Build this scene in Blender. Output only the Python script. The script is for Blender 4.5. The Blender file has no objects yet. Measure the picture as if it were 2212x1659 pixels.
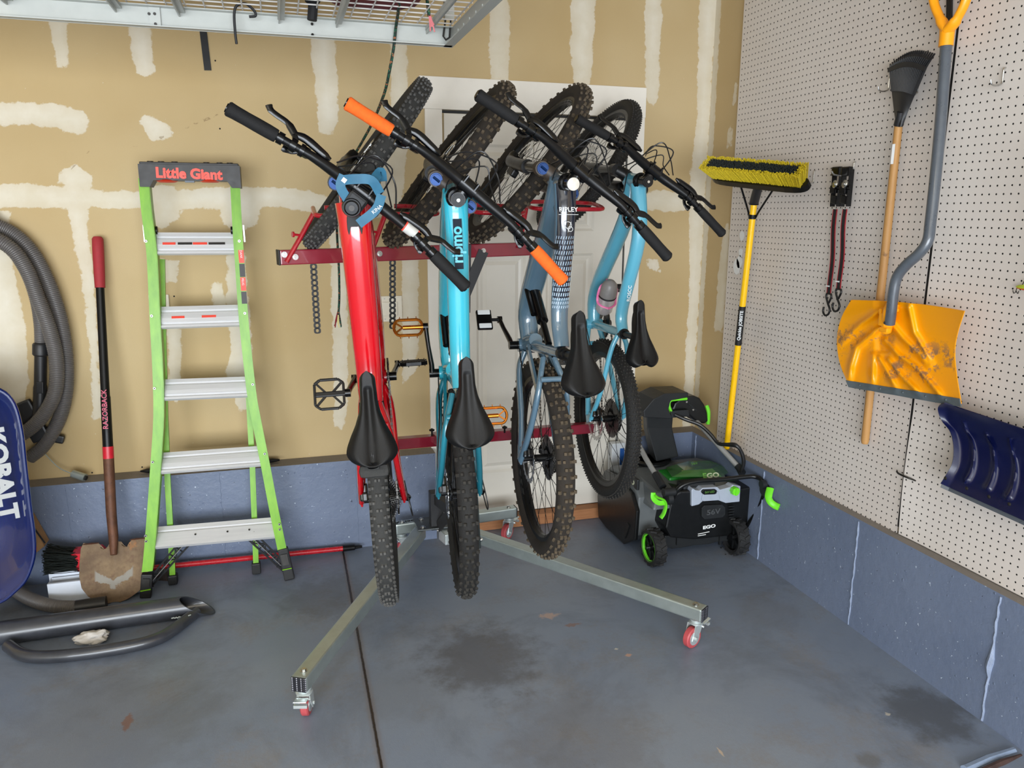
import bpy, bmesh, math, random
import numpy as np
from mathutils import Vector, Matrix, noise as mnoise
random.seed(7)
sc = bpy.context.scene
COL = sc.collection
V = Vector
# ---------------------------------------------------------------- camera
IW, IH, FPX = 2212.0, 1659.0, 1664.9
CAMH = 1.585
_a, _b, _c = [math.radians(t) for t in (-16.606, 12.418, 0.233)]
def _rot(a, b, c):
    Rz = np.array([[math.cos(a), math.sin(a), 0], [-math.sin(a), math.cos(a), 0], [0, 0, 1]])
    B = np.array([[1, 0, 0], [0, 0, -1], [0, 1, 0]])
    Rx = np.array([[1, 0, 0], [0, math.cos(b), -math.sin(b)], [0, math.sin(b), math.cos(b)]])
    Rr = np.array([[math.cos(c), -math.sin(c), 0], [math.sin(c), math.cos(c), 0], [0, 0, 1]])
    return Rr @ Rx @ B @ Rz
RC = _rot(_a, _b, _c)
def at(u, v, ax, val):
    """the point of the room seen at photo coordinate (u, v) on the plane axis ax = val"""
    d = RC.T @ np.array([(u - IW/2)/FPX, (v - IH/2)/FPX, 1.0])
    o = np.array([0, 0, CAMH])
    p = o + (val - o[ax])/d[ax]*d
    return V((float(p[0]), float(p[1]), float(p[2])))
cam = bpy.data.objects.new('camera', bpy.data.cameras.new('camera'))
COL.objects.link(cam)
cam.data.sensor_width = 36; cam.data.lens = 36*FPX/IW; cam.data.clip_start = .05
m = np.eye(4); m[:3, 0] = RC.T[:, 0]; m[:3, 1] = -RC.T[:, 1]; m[:3, 2] = -RC.T[:, 2]; m[:3, 3] = (0, 0, CAMH)
cam.matrix_world = Matrix(m.tolist())
sc.camera = cam
# ---------------------------------------------------------------- materials
def s2l(c):
    return tuple(((x/255)/12.92 if x/255 <= .04045 else ((x/255+.055)/1.055)**2.4) for x in c)
class Nd:
    def __init__(s, name):
        s.m = bpy.data.materials.new(name); s.m.use_nodes = True
        s.t = s.m.node_tree; s.n = s.t.nodes; s.l = s.t.links
        s.b = s.n['Principled BSDF']; s._tc = None
    def tc(s, o='Object'):
        if s._tc is None: s._tc = s.n.new('ShaderNodeTexCoord')
        return s._tc.outputs[o]
    def lk(s, a, b):
        if isinstance(a, (int, float)): b.default_value = a
        elif isinstance(a, tuple): b.default_value = a if len(a) == 4 or b.type == 'VECTOR' else (*a, 1)
        else: s.l.new(a, b)
    def noise(s, scale=5, detail=4, rough=.5, vec=None, dist=0, out='Fac'):
        n = s.n.new('ShaderNodeTexNoise'); s.l.new(vec or s.tc(), n.inputs['Vector'])
        n.inputs['Scale'].default_value = scale; n.inputs['Detail'].default_value = detail
        n.inputs['Roughness'].default_value = rough; n.inputs['Distortion'].default_value = dist
        return n.outputs[out]
    def voro(s, scale=5, feat='F1', vec=None, rnd=1):
        n = s.n.new('ShaderNodeTexVoronoi'); s.l.new(vec or s.tc(), n.inputs['Vector']); n.feature = feat
        n.inputs['Scale'].default_value = scale; n.inputs['Randomness'].default_value = rnd
        return n.outputs['Distance']
    def math(s, op, a, b=0, c=0, clamp=False):
        n = s.n.new('ShaderNodeMath'); n.operation = op; n.use_clamp = clamp
        s.lk(a, n.inputs[0]); s.lk(b, n.inputs[1]); s.lk(c, n.inputs[2]); return n.outputs[0]
    def mr(s, x, a, b, c=0, d=1, smooth=False):
        n = s.n.new('ShaderNodeMapRange'); s.lk(x, n.inputs[0])
        for i, t in enumerate((a, b, c, d)): n.inputs[i+1].default_value = t
        if smooth: n.interpolation_type = 'SMOOTHSTEP'
        return n.outputs[0]
    def mix(s, f, a, b, mode='MIX'):
        n = s.n.new('ShaderNodeMix'); n.data_type = 'RGBA'; n.blend_type = mode
        s.lk(f, n.inputs[0]); s.lk(a, n.inputs[6]); s.lk(b, n.inputs[7]); return n.outputs[2]
    def sep(s, v=None):
        n = s.n.new('ShaderNodeSeparateXYZ'); s.l.new(v or s.tc(), n.inputs[0]); return n.outputs
    def comb(s, x, y, z):
        n = s.n.new('ShaderNodeCombineXYZ'); s.lk(x, n.inputs[0]); s.lk(y, n.inputs[1]); s.lk(z, n.inputs[2]); return n.outputs[0]
    def attr(s, name):
        n = s.n.new('ShaderNodeAttribute'); n.attribute_name = name; return n.outputs
    def mapv(s, sc3, vec=None):
        n = s.n.new('ShaderNodeMapping'); s.l.new(vec or s.tc(), n.inputs[0]); n.inputs['Scale'].default_value = sc3; return n.outputs[0]
    def bump(s, h, dist=.001, strength=1):
        n = s.n.new('ShaderNodeBump'); s.l.new(h, n.inputs['Height']); n.inputs['Distance'].default_value = dist
        n.inputs['Strength'].default_value = strength; s.l.new(n.outputs[0], s.b.inputs['Normal'])
    def set(s, col=None, rough=None, metal=None, **k):
        if col is not None: s.lk(col, s.b.inputs['Base Color'])
        if rough is not None: s.lk(rough, s.b.inputs['Roughness'])
        if metal is not None: s.lk(metal, s.b.inputs['Metallic'])
        for a, v in k.items(): s.lk(v, s.b.inputs[a.replace('_', ' ')])
        return s
MAT = {}
def simple(name, rgb, rough=.5, metal=0, var=.12, scale=30, bump=0, coat=0, spec=None):
    """plain procedural finish: a base colour broken up by fine noise"""
    if name in MAT: return MAT[name]
    n = Nd(name); c = s2l(rgb)
    f = n.noise(scale, 4, .6)
    lo = tuple(x*(1-var) for x in c); hi = tuple(min(1, x*(1+var)) for x in c)
    n.set(n.mix(n.mr(f, .3, .7), lo, hi), n.mr(f, .2, .8, max(.02, rough-.06), min(1, rough+.06)), metal)
    if coat: n.set(Coat_Weight=float(coat), Coat_Roughness=.06)
    if spec is not None: n.b.inputs['Specular IOR Level'].default_value = spec
    if bump: n.bump(n.noise(scale*6, 3, .6), bump)
    MAT[name] = n.m; return n.m
# ---------------------------------------------------------------- mesh builder
class MB:
    def __init__(s): s.v = []; s.f = []; s.mi = []; s.cur = 0; s.sm = []
    def add(s, vs, fs, smooth=True, M=None):
        o = len(s.v)
        s.v += [tuple(M @ V(p)) if M is not None else tuple(p) for p in vs]
        s.f += [tuple(i+o for i in f) for f in fs]; s.mi += [s.cur]*len(fs); s.sm += [smooth]*len(fs)
        return s
    def box(s, c, size, M=None, bev=0):
        x, y, z = [t/2 for t in size]; c = V(c)
        if bev <= 0:
            vs = [c+V((i*x, j*y, k*z)) for i in (-1, 1) for j in (-1, 1) for k in (-1, 1)]
            return s.add(vs, [(0,1,3,2),(4,6,7,5),(0,4,5,1),(2,3,7,6),(0,2,6,4),(1,5,7,3)], False, M)
        b = min(bev, .49*min(size)); bm = bmesh.new(); bmesh.ops.create_cube(bm, size=1)
        bmesh.ops.scale(bm, vec=size, verts=bm.verts); bmesh.ops.bevel(bm, geom=bm.edges[:], offset=b, segments=2, profile=.6, affect='EDGES')
        bmesh.ops.translate(bm, vec=c, verts=bm.verts); s.bm(bm, M, False); return s
    def bm(s, bm, M=None, smooth=True):
        bm.verts.index_update()
        s.add([v.co.copy() for v in bm.verts], [tuple(v.index for v in f.verts) for f in bm.faces], smooth, M); bm.free(); return s
    def obox(s, a, b, w, h, up=(0, 0, 1), bev=0):
        """box running from a to b, w wide, h deep along up"""
        a, b = V(a), V(b); d = (b-a); L = d.length; x = d.normalized(); y = V(up).cross(x)
        if y.length < 1e-5: y = V((1, 0, 0)).cross(x)
        y.normalize(); z = x.cross(y)
        M = Matrix((( x.x, y.x, z.x, (a.x+b.x)/2), (x.y, y.y, z.y, (a.y+b.y)/2), (x.z, y.z, z.z, (a.z+b.z)/2), (0, 0, 0, 1)))
        return s.box((0, 0, 0), (L, w, h), M, bev)
    def tube(s, pts, r, n=10, caps=True, closed=False, M=None, sq=None, up=None, smooth=True):
        """tube along pts; r number or list; sq=(w,h) factor pairs for an oval section"""
        pts = [V(p) for p in pts]; k = len(pts)
        rs = list(r) if isinstance(r, (list, tuple)) else [r]*k
        tan = []
        for i in range(k):
            if closed: t = pts[(i+1) % k]-pts[i-1]
            else: t = pts[min(i+1, k-1)]-pts[max(i-1, 0)]
            tan.append(t.normalized() if t.length > 1e-9 else V((0, 0, 1)))
        u = V(up) if up else (V((0, 0, 1)) if abs(tan[0].z) < .9 else V((0, 1, 0)))
        vs = []; fs = []
        for i in range(k):
            a = (u - tan[i]*u.dot(tan[i]))
            if a.length < 1e-6: a = tan[i].orthogonal()
            a.normalize(); b = tan[i].cross(a)
            if not up: u = a
            w, h = sq[i] if sq else (1, 1)
            for j in range(n):
                t = 2*math.pi*(j+.5)/n
                vs.append(pts[i] + (a*math.cos(t)*h + b*math.sin(t)*w)*rs[i])
        for i in range(k if closed else k-1):
            for j in range(n):
                i2 = (i+1) % k; j2 = (j+1) % n
                fs.append((i*n+j, i*n+j2, i2*n+j2, i2*n+j))
        if caps and not closed:
            fs.append(tuple(range(n))[::-1]); fs.append(tuple((k-1)*n+j for j in range(n)))
        return s.add(vs, fs, smooth, M)
    def lathe(s, prof, n=24, M=None, caps=True, smooth=True):
        """prof = [(r, z)...] turned about local z"""
        vs = []; fs = []; k = len(prof)
        for r, z in prof:
            for j in range(n):
                t = 2*math.pi*j/n; vs.append((r*math.cos(t), r*math.sin(t), z))
        for i in range(k-1):
            for j in range(n):
                j2 = (j+1) % n; fs.append((i*n+j, i*n+j2, (i+1)*n+j2, (i+1)*n+j))
        if caps: fs += [tuple(range(n))[::-1], tuple((k-1)*n+j for j in range(n))]
        return s.add(vs, fs, smooth, M)
    def cyl(s, a, b, r, n=16, r2=None):
        return s.tube([a, b], [r, r if r2 is None else r2], n)
    def torus(s, c, R, r, ax='y', n=32, k=8, M=None):
        pts = []
        for i in range(n):
            t = 2*math.pi*i/n; a, b = R*math.cos(t), R*math.sin(t)
            pts.append(V(c)+V({'y': (a, 0, b), 'z': (a, b, 0), 'x': (0, a, b)}[ax]))
        return s.tube(pts, r, k, closed=True, M=M, up={'y': (0, 1, 0), 'z': (0, 0, 1), 'x': (1, 0, 0)}[ax])
    def prism(s, poly, t0, t1, M=None, smooth=False):
        """2d outline (x, y) extruded along z from t0 to t1"""
        n = len(poly)
        vs = [(x, y, t0) for x, y in poly] + [(x, y, t1) for x, y in poly]
        fs = [tuple(range(n))[::-1], tuple(range(n, 2*n))] + [(i, (i+1) % n, n+(i+1) % n, n+i) for i in range(n)]
        return s.add(vs, fs, smooth, M)
    def grid(s, P, smooth=True, M=None, thick=0):
        """P = rows of points; thick > 0 gives it a back"""
        r, c = len(P), len(P[0]); vs = [V(p) for row in P for p in row]; fs = []
        for i in range(r-1):
            for j in range(c-1): fs.append((i*c+j, i*c+j+1, (i+1)*c+j+1, (i+1)*c+j))
        if thick:
            nn = [V((0, 0, 0)) for _ in vs]
            for f in fs:
                nv = (vs[f[1]]-vs[f[0]]).cross(vs[f[3]]-vs[f[0]])
                for q in f: nn[q] += nv
            o = len(vs)
            vs += [vs[i]-nn[i].normalized()*thick for i in range(o)]
            back = [tuple(q+o for q in f)[::-1] for f in fs]
            edge = [(i*c, (i+1)*c) for i in range(r-1)] + [((i+1)*c-1, (i+2)*c-1) for i in range(r-1)] + [(j, j+1) for j in range(c-1)] + [((r-1)*c+j, (r-1)*c+j+1) for j in range(c-1)]
            fs = fs + back + [(a, b, b+o, a+o) for a, b in edge]
        return s.add(vs, fs, smooth, M)
    def build(s, name, mats, parent=None, loc=None, auto=35, fixn=True):
        me = bpy.data.meshes.new(name)
        me.from_pydata([tuple(p) for p in s.v], [], s.f)
        for m in (mats if isinstance(mats, (list, tuple)) else [mats]): me.materials.append(m)
        me.polygons.foreach_set('material_index', s.mi); me.polygons.foreach_set('use_smooth', s.sm)
        if fixn:
            bm = bmesh.new(); bm.from_mesh(me); bmesh.ops.recalc_face_normals(bm, faces=bm.faces[:])
            ca = math.radians(auto)
            for e in bm.edges:
                if len(e.link_faces) == 2 and e.calc_face_angle(0) > ca: e.smooth = False
            bm.to_mesh(me); bm.free()
        me.update()
        o = bpy.data.objects.new(name, me); COL.objects.link(o)
        if parent is not None: o.parent = parent
        if loc is not None: o.location = loc
        return o
def thing(name, label, cat, loc=(0, 0, 0), group=None, M=None):
    o = bpy.data.objects.new(name, None); COL.objects.link(o); o.empty_display_size = .05
    if M is not None: o.matrix_world = M
    else: o.location = loc
    o['label'] = label; o['category'] = cat
    if group: o['group'] = group
    return o
def tag(o, label, cat, group=None, kind=None):
    o['label'] = label; o['category'] = cat
    if group: o['group'] = group
    if kind: o['kind'] = kind
    return o
def struct(o): o['kind'] = 'structure'; return o
def lab(o, t): o['label'] = t; return o
def rel(mb, o):
    """shift a builder's vertices so they are relative to point o"""
    mb.v = [(p[0]-o[0], p[1]-o[1], p[2]-o[2]) for p in mb.v]; return mb
def smoothpath(pts, n=8):
    """Catmull-Rom through pts"""
    pts = [V(p) for p in pts]; out = []
    P = [pts[0]*2-pts[1]] + pts + [pts[-1]*2-pts[-2]]
    for i in range(1, len(P)-2):
        a, b, c, d = P[i-1:i+3]
        for k in range(n):
            t = k/n
            out.append(.5*((2*b)+(c-a)*t+(2*a-5*b+4*c-d)*t*t+(-a+3*b-3*c+d)*t**3))
    out.append(pts[-1]); return out
def frameM(o, x, z):
    """matrix with local x along x and local z near z"""
    x = V(x).normalized(); y = V(z).cross(x).normalized(); z = x.cross(y)
    return Matrix(((x.x, y.x, z.x, o[0]), (x.y, y.y, z.y, o[1]), (x.z, y.z, z.z, o[2]), (0, 0, 0, 1)))
def text(s, size, mat, parent, o, x, z, name='lettering', ext=.0006, bold=0, sx=1, align='CENTER', shear=0):
    """raised lettering: reads along x, faces z (z is the facing normal)"""
    cu = bpy.data.curves.new(name, 'FONT'); cu.body = s; cu.size = size; cu.extrude = ext; cu.offset = bold*size
    cu.align_x = align; cu.align_y = 'CENTER'; cu.shear = shear; cu.resolution_u = 3
    to = bpy.data.objects.new(name, cu); COL.objects.link(to)
    me = bpy.data.meshes.new_from_object(to.evaluated_get(bpy.context.evaluated_depsgraph_get()))
    bpy.data.objects.remove(to); bpy.data.curves.remove(cu)
    X = V(x).normalized(); Z = V(z).normalized(); Z = (Z - X*Z.dot(X)).normalized(); Y = Z.cross(X)
    M = Matrix(((X.x*sx, Y.x, Z.x, o[0]), (X.y*sx, Y.y, Z.y, o[1]), (X.z*sx, Y.z, Z.z, o[2]), (0, 0, 0, 1)))
    me.transform(M); me.materials.clear(); me.materials.append(mat); me.name = name
    ob = bpy.data.objects.new(name, me); COL.objects.link(ob)
    if parent is not None: ob.parent = parent
    return ob
# ================================================================ the room
YB, XR = 3.66, 2.135          # drywall faces
YC, XC = 3.555, 2.075         # concrete stem wall faces
ZL = 0.445                    # top of the concrete
XL, ZC, YF = -4.2, 2.75, -3.2
# ---- drywall: tan paper with joint compound
def drywall():
    n = Nd('drywall'); p = n.noise(1.3, 3, .5); q = n.noise(420, 2, .5)
    tan = n.mix(n.mr(p, .35, .65), s2l((182, 158, 114)), s2l((193, 172, 132)))
    tan = n.mix(n.mr(q, .35, .65, 0, .35), tan, s2l((184, 158, 114)))
    mud = n.mix(n.mr(n.noise(7, 4, .6), .35, .7), s2l((210, 201, 180)), s2l((220, 213, 197)))
    sd = n.attr('mud')['Fac'] if 'Fac' in n.attr('mud') else n.attr('mud')[2]
    e = n.math('ADD', sd, n.math('MULTIPLY', n.math('SUBTRACT', n.noise(22, 5, .65), .5), .05))
    k = n.mr(e, -.0025, .003)
    thin = n.mr(e, 0, .05, .72, 1)
    k = n.math('MULTIPLY', k, thin)
    fl = n.mr(n.noise(55, 3, .7), .71, .73)
    k = n.math('MAXIMUM', k, n.math('MULTIPLY', fl, .7))
    col = n.mix(k, tan, mud)
    # hairline crack and screw holes
    cr = n.attr('crack')[2]
    ce = n.math('ABSOLUTE', n.math('ADD', cr, n.math('MULTIPLY', n.math('SUBTRACT', n.noise(14, 4, .6), .5), .03)))
    col = n.mix(n.math('MULTIPLY', n.mr(ce, .0005, .002, 1, 0), .55), col, s2l((120, 96, 66)))
    n.set(col, .78); n.b.inputs['Specular IOR Level'].default_value = .25
    n.bump(n.math('ADD', n.math('MULTIPLY', k, .5), n.math('MULTIPLY', n.noise(160, 3, .6), .15)), .0012)
    return n.m
M_DRY = drywall()
def poly_sd(P, x, z):
    """signed distance, positive inside"""
    ins = False; best = 9e9; n = len(P)
    for i in range(n):
        x1, z1 = P[i]; x2, z2 = P[(i+1) % n]
        if (z1 > z) != (z2 > z) and x < (x2-x1)*(z-z1)/(z2-z1)+x1: ins = not ins
        dx, dz = x2-x1, z2-z1; t = max(0, min(1, ((x-x1)*dx+(z-z1)*dz)/(dx*dx+dz*dz+1e-12)))
        best = min(best, (x-x1-t*dx)**2+(z-z1-t*dz)**2)
    return math.sqrt(best) if ins else -math.sqrt(best)
def wp(l): return [(p.x, p.z) for p in (at(u, v, 1, YB) for u, v in l)]
mudP = [
 [(102,30),(145,30),(148,100),(147,140),(136,150),(120,140),(118,110)],
 [(276,30),(322,30),(330,110),(334,155),(315,167),(296,160),(283,110)],
 [(-30,222),(70,222),(130,226),(175,238),(196,262),(190,280),(168,290),(110,276),(40,268),(-30,270)],
 [(298,262),(315,248),(340,256),(378,284),(360,302),(330,303),(312,285)],
 [(-60,394),(60,398),(200,410),(330,415),(500,402),(600,404),(660,410),(720,430),(760,425),(760,470),(700,462),(600,447),(480,450),(360,452),(200,448),(60,448),(-60,446)],
 [(128,372),(165,355),(200,380),(200,402),(150,406),(125,390)],
 [(672,60),(722,60),(726,110),(728,180),(732,260),(715,290),(690,290),(684,220),(680,170),(672,130)],
 [(845,80),(878,80),(880,200),(880,330),(870,420),(840,420),(842,300)],
 [(1058,-20),(1100,-20),(1102,70),(1098,180),(1062,178),(1056,120)],
 [(1234,-20),(1288,-20),(1282,100),(1275,190),(1240,185),(1232,110)],
 [(1395,-20),(1432,-20),(1425,130),(1424,215),(1410,232),(1395,215),(1393,100)],
 [(1512,-60),(1570,-60),(1542,100),(1516,550),(1499,830),(1490,960),(1470,960),(1478,830),(1490,600),(1488,420),(1505,250),(1507,140)],
 [(1380,420),(1430,412),(1490,418),(1495,455),(1440,458),(1380,450)],
 [(-60,455),(20,455),(24,560),(55,700),(62,820),(50,900),(35,940),(0,880),(-60,860)],
 [(140,448),(188,448),(190,500),(205,620),(215,800),(225,900),(200,905),(195,760),(175,600),(152,480)],
 [(320,400),(372,400),(392,440),(385,470),(352,500),(330,480)],
 [(470,405),(560,405),(560,480),(520,500),(485,490),(468,430)],
 [(340,560),(385,565),(383,610),(350,612)],
 [(455,610),(470,606),(485,640),(492,700),(470,700),(458,650)],
 [(490,548),(530,548),(545,760),(548,880),(515,890),(488,800),(498,770),(490,650)],
 [(360,705),(392,708),(390,860),(382,868),(368,860)],
 [(710,460),(745,470),(752,720),(750,880),(742,930),(722,920),(718,700)],
 [(868,440),(905,500),(905,700),(900,800),(870,830),(868,640)],
 [(800,340),(850,330),(870,420),(865,470),(800,470)],
 [(1395,560),(1420,560),(1430,590),(1400,580)],
]
mudW = [wp(p) for p in mudP]
crk = [wp([(104,225),(168,290),(200,305),(220,310),(300,316),(325,306),(385,283),(480,243)]), wp([(200,312),(175,350),(130,375)])]
def seg_d(P, x, z):
    best = 999
    for (x1, z1), (x2, z2) in zip(P, P[1:]):
        dx, dz = x2-x1, z2-z1; t = max(0, min(1, ((x-x1)*dx+(z-z1)*dz)/(dx*dx+dz*dz+1e-12)))
        best = min(best, math.hypot(x-x1-t*dx, z-z1-t*dz))
    return best
def wall_grid(name, x0, x1, z0, z1, st, M, polys, cracks):
    nx, nz = int((x1-x0)/st)+1, int((z1-z0)/st)+1; vs = []; fs = []; sd = []; cr = []
    bb = [(min(p[0] for p in P)-.1, max(p[0] for p in P)+.1, min(p[1] for p in P)-.1, max(p[1] for p in P)+.1) for P in polys]
    for j in range(nz+1):
        for i in range(nx+1):
            x = x0+(x1-x0)*i/nx; z = z0+(z1-z0)*j/nz; vs.append((x, 0, z)); d = -.1
            for P, b in zip(polys, bb):
                if b[0] < x < b[1] and b[2] < z < b[3]: d = max(d, poly_sd(P, x, z))
            sd.append(max(-.1, min(.1, d))); cr.append(min([seg_d(P, x, z) for P in cracks], default=1) if cracks else 1)
    for j in range(nz):
        for i in range(nx):
            a = j*(nx+1)+i; fs.append((a, a+1, a+nx+2, a+nx+1))
    b = MB(); b.add(vs, fs, False); o = b.build(name, M_DRY, fixn=False)
    for nm, val in (('mud', sd), ('crack', cr)):
        at_ = o.data.attributes.new(nm, 'FLOAT', 'POINT'); at_.data.foreach_set('value', val)
    return struct(o)
wb = wall_grid('wall_back', XL, XR, ZL-.002, ZC, .02, M_DRY, mudW, crk); wb.location = (0, YB, 0)
# the right-hand drywall strip beside the pegboard
rightmud = [[(-.06, ZL), (.05, ZL), (.045, 1.2), (.05, 2), (.045, ZC), (-.06, ZC)], [(.17, 1.9), (.22, 1.9), (.22, 2.02), (.18, 2.0)], [(.2, 2.1), (.24, 2.1), (.24, 2.2), (.21, 2.2)], [(.16, 1.0), (.25, 1.0), (.25, 1.6), (.19, 1.5), (.17, 1.3)]]
wr = wall_grid('wall_right', -.02, YB-YF, ZL-.002, ZC, .04, M_DRY, rightmud, []); wr.location = (XR, YB, 0); wr.rotation_euler = (0, 0, -math.pi/2)
# ---- floor
def floor_mat():
    n = Nd('painted_floor'); x, y, z = n.sep()[0:3]
    a = n.noise(.9, 5, .6, dist=.4); b = n.noise(3.2, 6, .65); f = n.noise(60, 4, .7); g = n.noise(9, 5, .7)
    c = n.mix(n.mr(a, .35, .68), s2l((128, 137, 151)), s2l((112, 124, 145)))
    w = n.math('MULTIPLY', n.mr(n.math('ADD', b, n.math('MULTIPLY', n.math('SUBTRACT', f, .5), .35)), .52, .72), .55)
    c = n.mix(w, c, s2l((128, 122, 116)))
    c = n.mix(n.mr(n.noise(2.1, 6, .7, dist=.6), .50, .68, 0, .5), c, s2l((88, 92, 100)))
    # worn, dirty patches where the tyres drip
    for (px, py, r, k, col) in ((1040, 1420, .30, .6, (72, 68, 66)), (700, 1290, .26, .45, (80, 78, 76)), (2000, 1540, .2, .7, (74, 74, 74)), (1650, 1320, .2, .25, (112, 108, 104)), (250, 1560, .5, .3, (92, 90, 90)), (1250, 1600, .35, .35, (100, 94, 92)), (860, 1500, .25, .2, (86, 84, 82)), (1880, 1645, .05, .5, (92, 86, 74))):
        p = at(px, py, 2, 0)
        d = n.math('SQRT', n.math('ADD', n.math('POWER', n.math('SUBTRACT', x, p.x), 2), n.math('POWER', n.math('SUBTRACT', y, p.y), 2)))
        d = n.math('ADD', d, n.math('MULTIPLY', n.math('SUBTRACT', g, .5), r*1.6))
        c = n.mix(n.math('MULTIPLY', n.mr(d, r*.35, r*.95, 1, 0, True), k), c, s2l(col))
    # chipped paint showing pinkish concrete
    for (px, py, sx, sy, col) in ((1185, 1330, .05, .03, (178, 152, 140)), (1236, 1350, .04, .016, (128, 104, 98)), (1358, 1415, .016, .012, (190, 150, 128)), (1332, 1402, .01, .008, (196, 190, 180)), (275, 1560, .02, .05, (120, 90, 80)), (1557, 1625, .006, .02, (190, 170, 150)), (1918, 1543, .012, .01, (186, 180, 168))):
        p = at(px, py, 2, 0)
        d = n.math('ADD', n.math('ABSOLUTE', n.math('DIVIDE', n.math('SUBTRACT', x, p.x), sx)), n.math('ABSOLUTE', n.math('DIVIDE', n.math('SUBTRACT', y, p.y), sy)))
        d = n.math('ADD', d, n.math('MULTIPLY', n.math('SUBTRACT', n.noise(45, 5, .75), .5), 2.6))
        c = n.mix(n.mr(d, .7, 1.1, .85, 0), c, s2l(col))
    sp = n.noise(130, 2, .5); c = n.mix(n.mr(sp, .75, .77, 0, .5), c, s2l((150, 156, 166))); c = n.mix(n.mr(sp, .24, .22, 0, .6), c, s2l((50, 50, 54)))
    # control joint
    jx = n.math('ADD', n.math('SUBTRACT', x, n.math('ADD', .2, n.math('MULTIPLY', n.math('SUBTRACT', y, 1.988), .0066))), n.math('MULTIPLY', n.math('SUBTRACT', n.noise(30, 4, .7), .5), .006))
    jd = n.math('ABSOLUTE', jx)
    c = n.mix(n.mr(jd, .006, .022, .45, 0, True), c, s2l((110, 96, 88)))
    c = n.mix(n.mr(jd, .0028, .0045, 1, 0), c, n.mix(n.noise(40, 4), s2l((24, 20, 18)), s2l((60, 48, 40))))
    n.set(c, n.mr(n.math('ADD', w, n.math('MULTIPLY', f, .3)), 0, .8, .36, .62))
    h = n.math('ADD', n.math('MULTIPLY', f, .25), n.math('MULTIPLY', n.noise(300, 2, .6), .2))
    h = n.math('SUBTRACT', h, n.mr(jd, .002, .006, 3, 0)); n.bump(h, .0012)
    return n.m
b = MB(); b.add([(XL, YF-3, 0), (XR+.1, YF-3, 0), (XR+.1, YB+.1, 0), (XL, YB+.1, 0)], [(0, 1, 2, 3)], False)
struct(b.build('floor', floor_mat(), fixn=False))
# ---- painted concrete stem walls
def conc_mat():
    n = Nd('painted_concrete'); a = n.noise(1.6, 4, .6); f = n.noise(45, 4, .7); v = n.voro(26)
    x, y, z = n.sep()[0:3]
    c = n.mix(n.mr(a, .3, .7), s2l((96, 108, 132)), s2l((110, 121, 143)))
    c = n.mix(n.mr(f, .3, .75, 0, .35), c, s2l((112, 122, 142)))
    c = n.mix(n.mr(n.noise(75, 2, .5), .73, .745, 0, .85), c, s2l((188, 198, 212)))
    c = n.mix(n.mr(n.noise(68, 2, .5, vec=n.mapv((1.1, 1.3, 1.2))), .245, .235, 0, .9), c, s2l((34, 36, 44)))
    n.set(c, n.mr(f, .3, .7, .34, .5))
    n.bump(n.math('ADD', n.math('MULTIPLY', n.noise(30, 5, .65), .6), n.math('MULTIPLY', n.mr(v, 0, .12, 1, 0), .5)), .004)
    return n.m
M_CON = conc_mat()
def ledge_mat():
    n = Nd('bare_concrete'); f = n.noise(80, 5, .7); g = n.noise(9, 4, .6)
    n.set(n.mix(f, n.mix(g, s2l((112, 106, 102)), s2l((142, 134, 128))), s2l((134, 128, 122))), .9); n.bump(f, .002); return n.m
M_LED = ledge_mat()
def stem(name, pts, z1, ledge_dir, mat_ledge=True):
    """stem wall slab; pts is the footprint outline"""
    b = MB(); b.prism(pts, 0, z1)
    b.mi[1] = 1
    return struct(b.build(name, [M_CON, M_LED], auto=20))
XD0, XD1 = .672, 1.762      # door gap in the stem wall
stem('baseboard_back', [(XL, YC), (XD0, YC), (XD0, YB+.1), (XL, YB+.1)], ZL, 1)
stem('baseboard_right', [(XD1, YC), (XC, YC), (XC, YF), (XR+.1, YF), (XR+.1, YB+.1), (XD1, YB+.1)], ZL, 1)
# form joints: raised paint ridges down the concrete
rid = simple('paint_ridge', (140, 152, 176), .35, bump=.002)
jn = 1
for (u, v, ax, val) in ((1845, 1230, 0, XC), (2140, 1430, 0, XC), (1641, 1150, 0, XC), (1503, 960, 0, XC), (150, 1120, 1, YC), (480, 1100, 1, YC), (774, 1130, 1, YC)):
    p = at(u, v, ax, val); b = MB(); pts = []; rs = []
    for k in range(26):
        z = .004+(ZL-.012)*k/25; w = random.uniform(-.0025, .0025)
        pts.append((p.x+(0 if ax == 0 else w), p.y+(w if ax == 0 else 0), z)); rs.append((random.uniform(.0028, .0055) if ax == 0 else random.uniform(.001, .0017)))
    if u == 2140:
        rs[10:16] = [.009, .012, .013, .011, .008, .006]
    b.tube(pts, rs, 6)
    struct(rel(b, (0, 0, 0)).build('trim_%d' % jn, rid if ax == 0 else M_CON)); jn += 1
# ceiling, far walls, open garage doorway behind the camera
M_CEIL = simple('ceiling_board', (214, 204, 184), .85, var=.04, scale=3)
b = MB(); b.box(((XL+XR)/2, (YB+YF)/2, ZC+.05), (XR-XL+.2, YB-YF+.2, .1)); struct(b.build('ceiling', M_CEIL))
b = MB(); b.box((XL-.05, (YB+YF)/2, ZC/2), (.1, YB-YF, ZC)); struct(b.build('wall_left', M_CEIL))
b = MB(); b.box(((XL+XR)/2, YF-.05, 2.45), (XR-XL, .1, .6)); b.box((XL+.35, YF-.05, 1.1), (.7, .1, 2.2)); b.box((XR-.2, YF-.05, 1.1), (.4, .1, 2.2)); struct(b.build('wall_front', M_CEIL))
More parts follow.
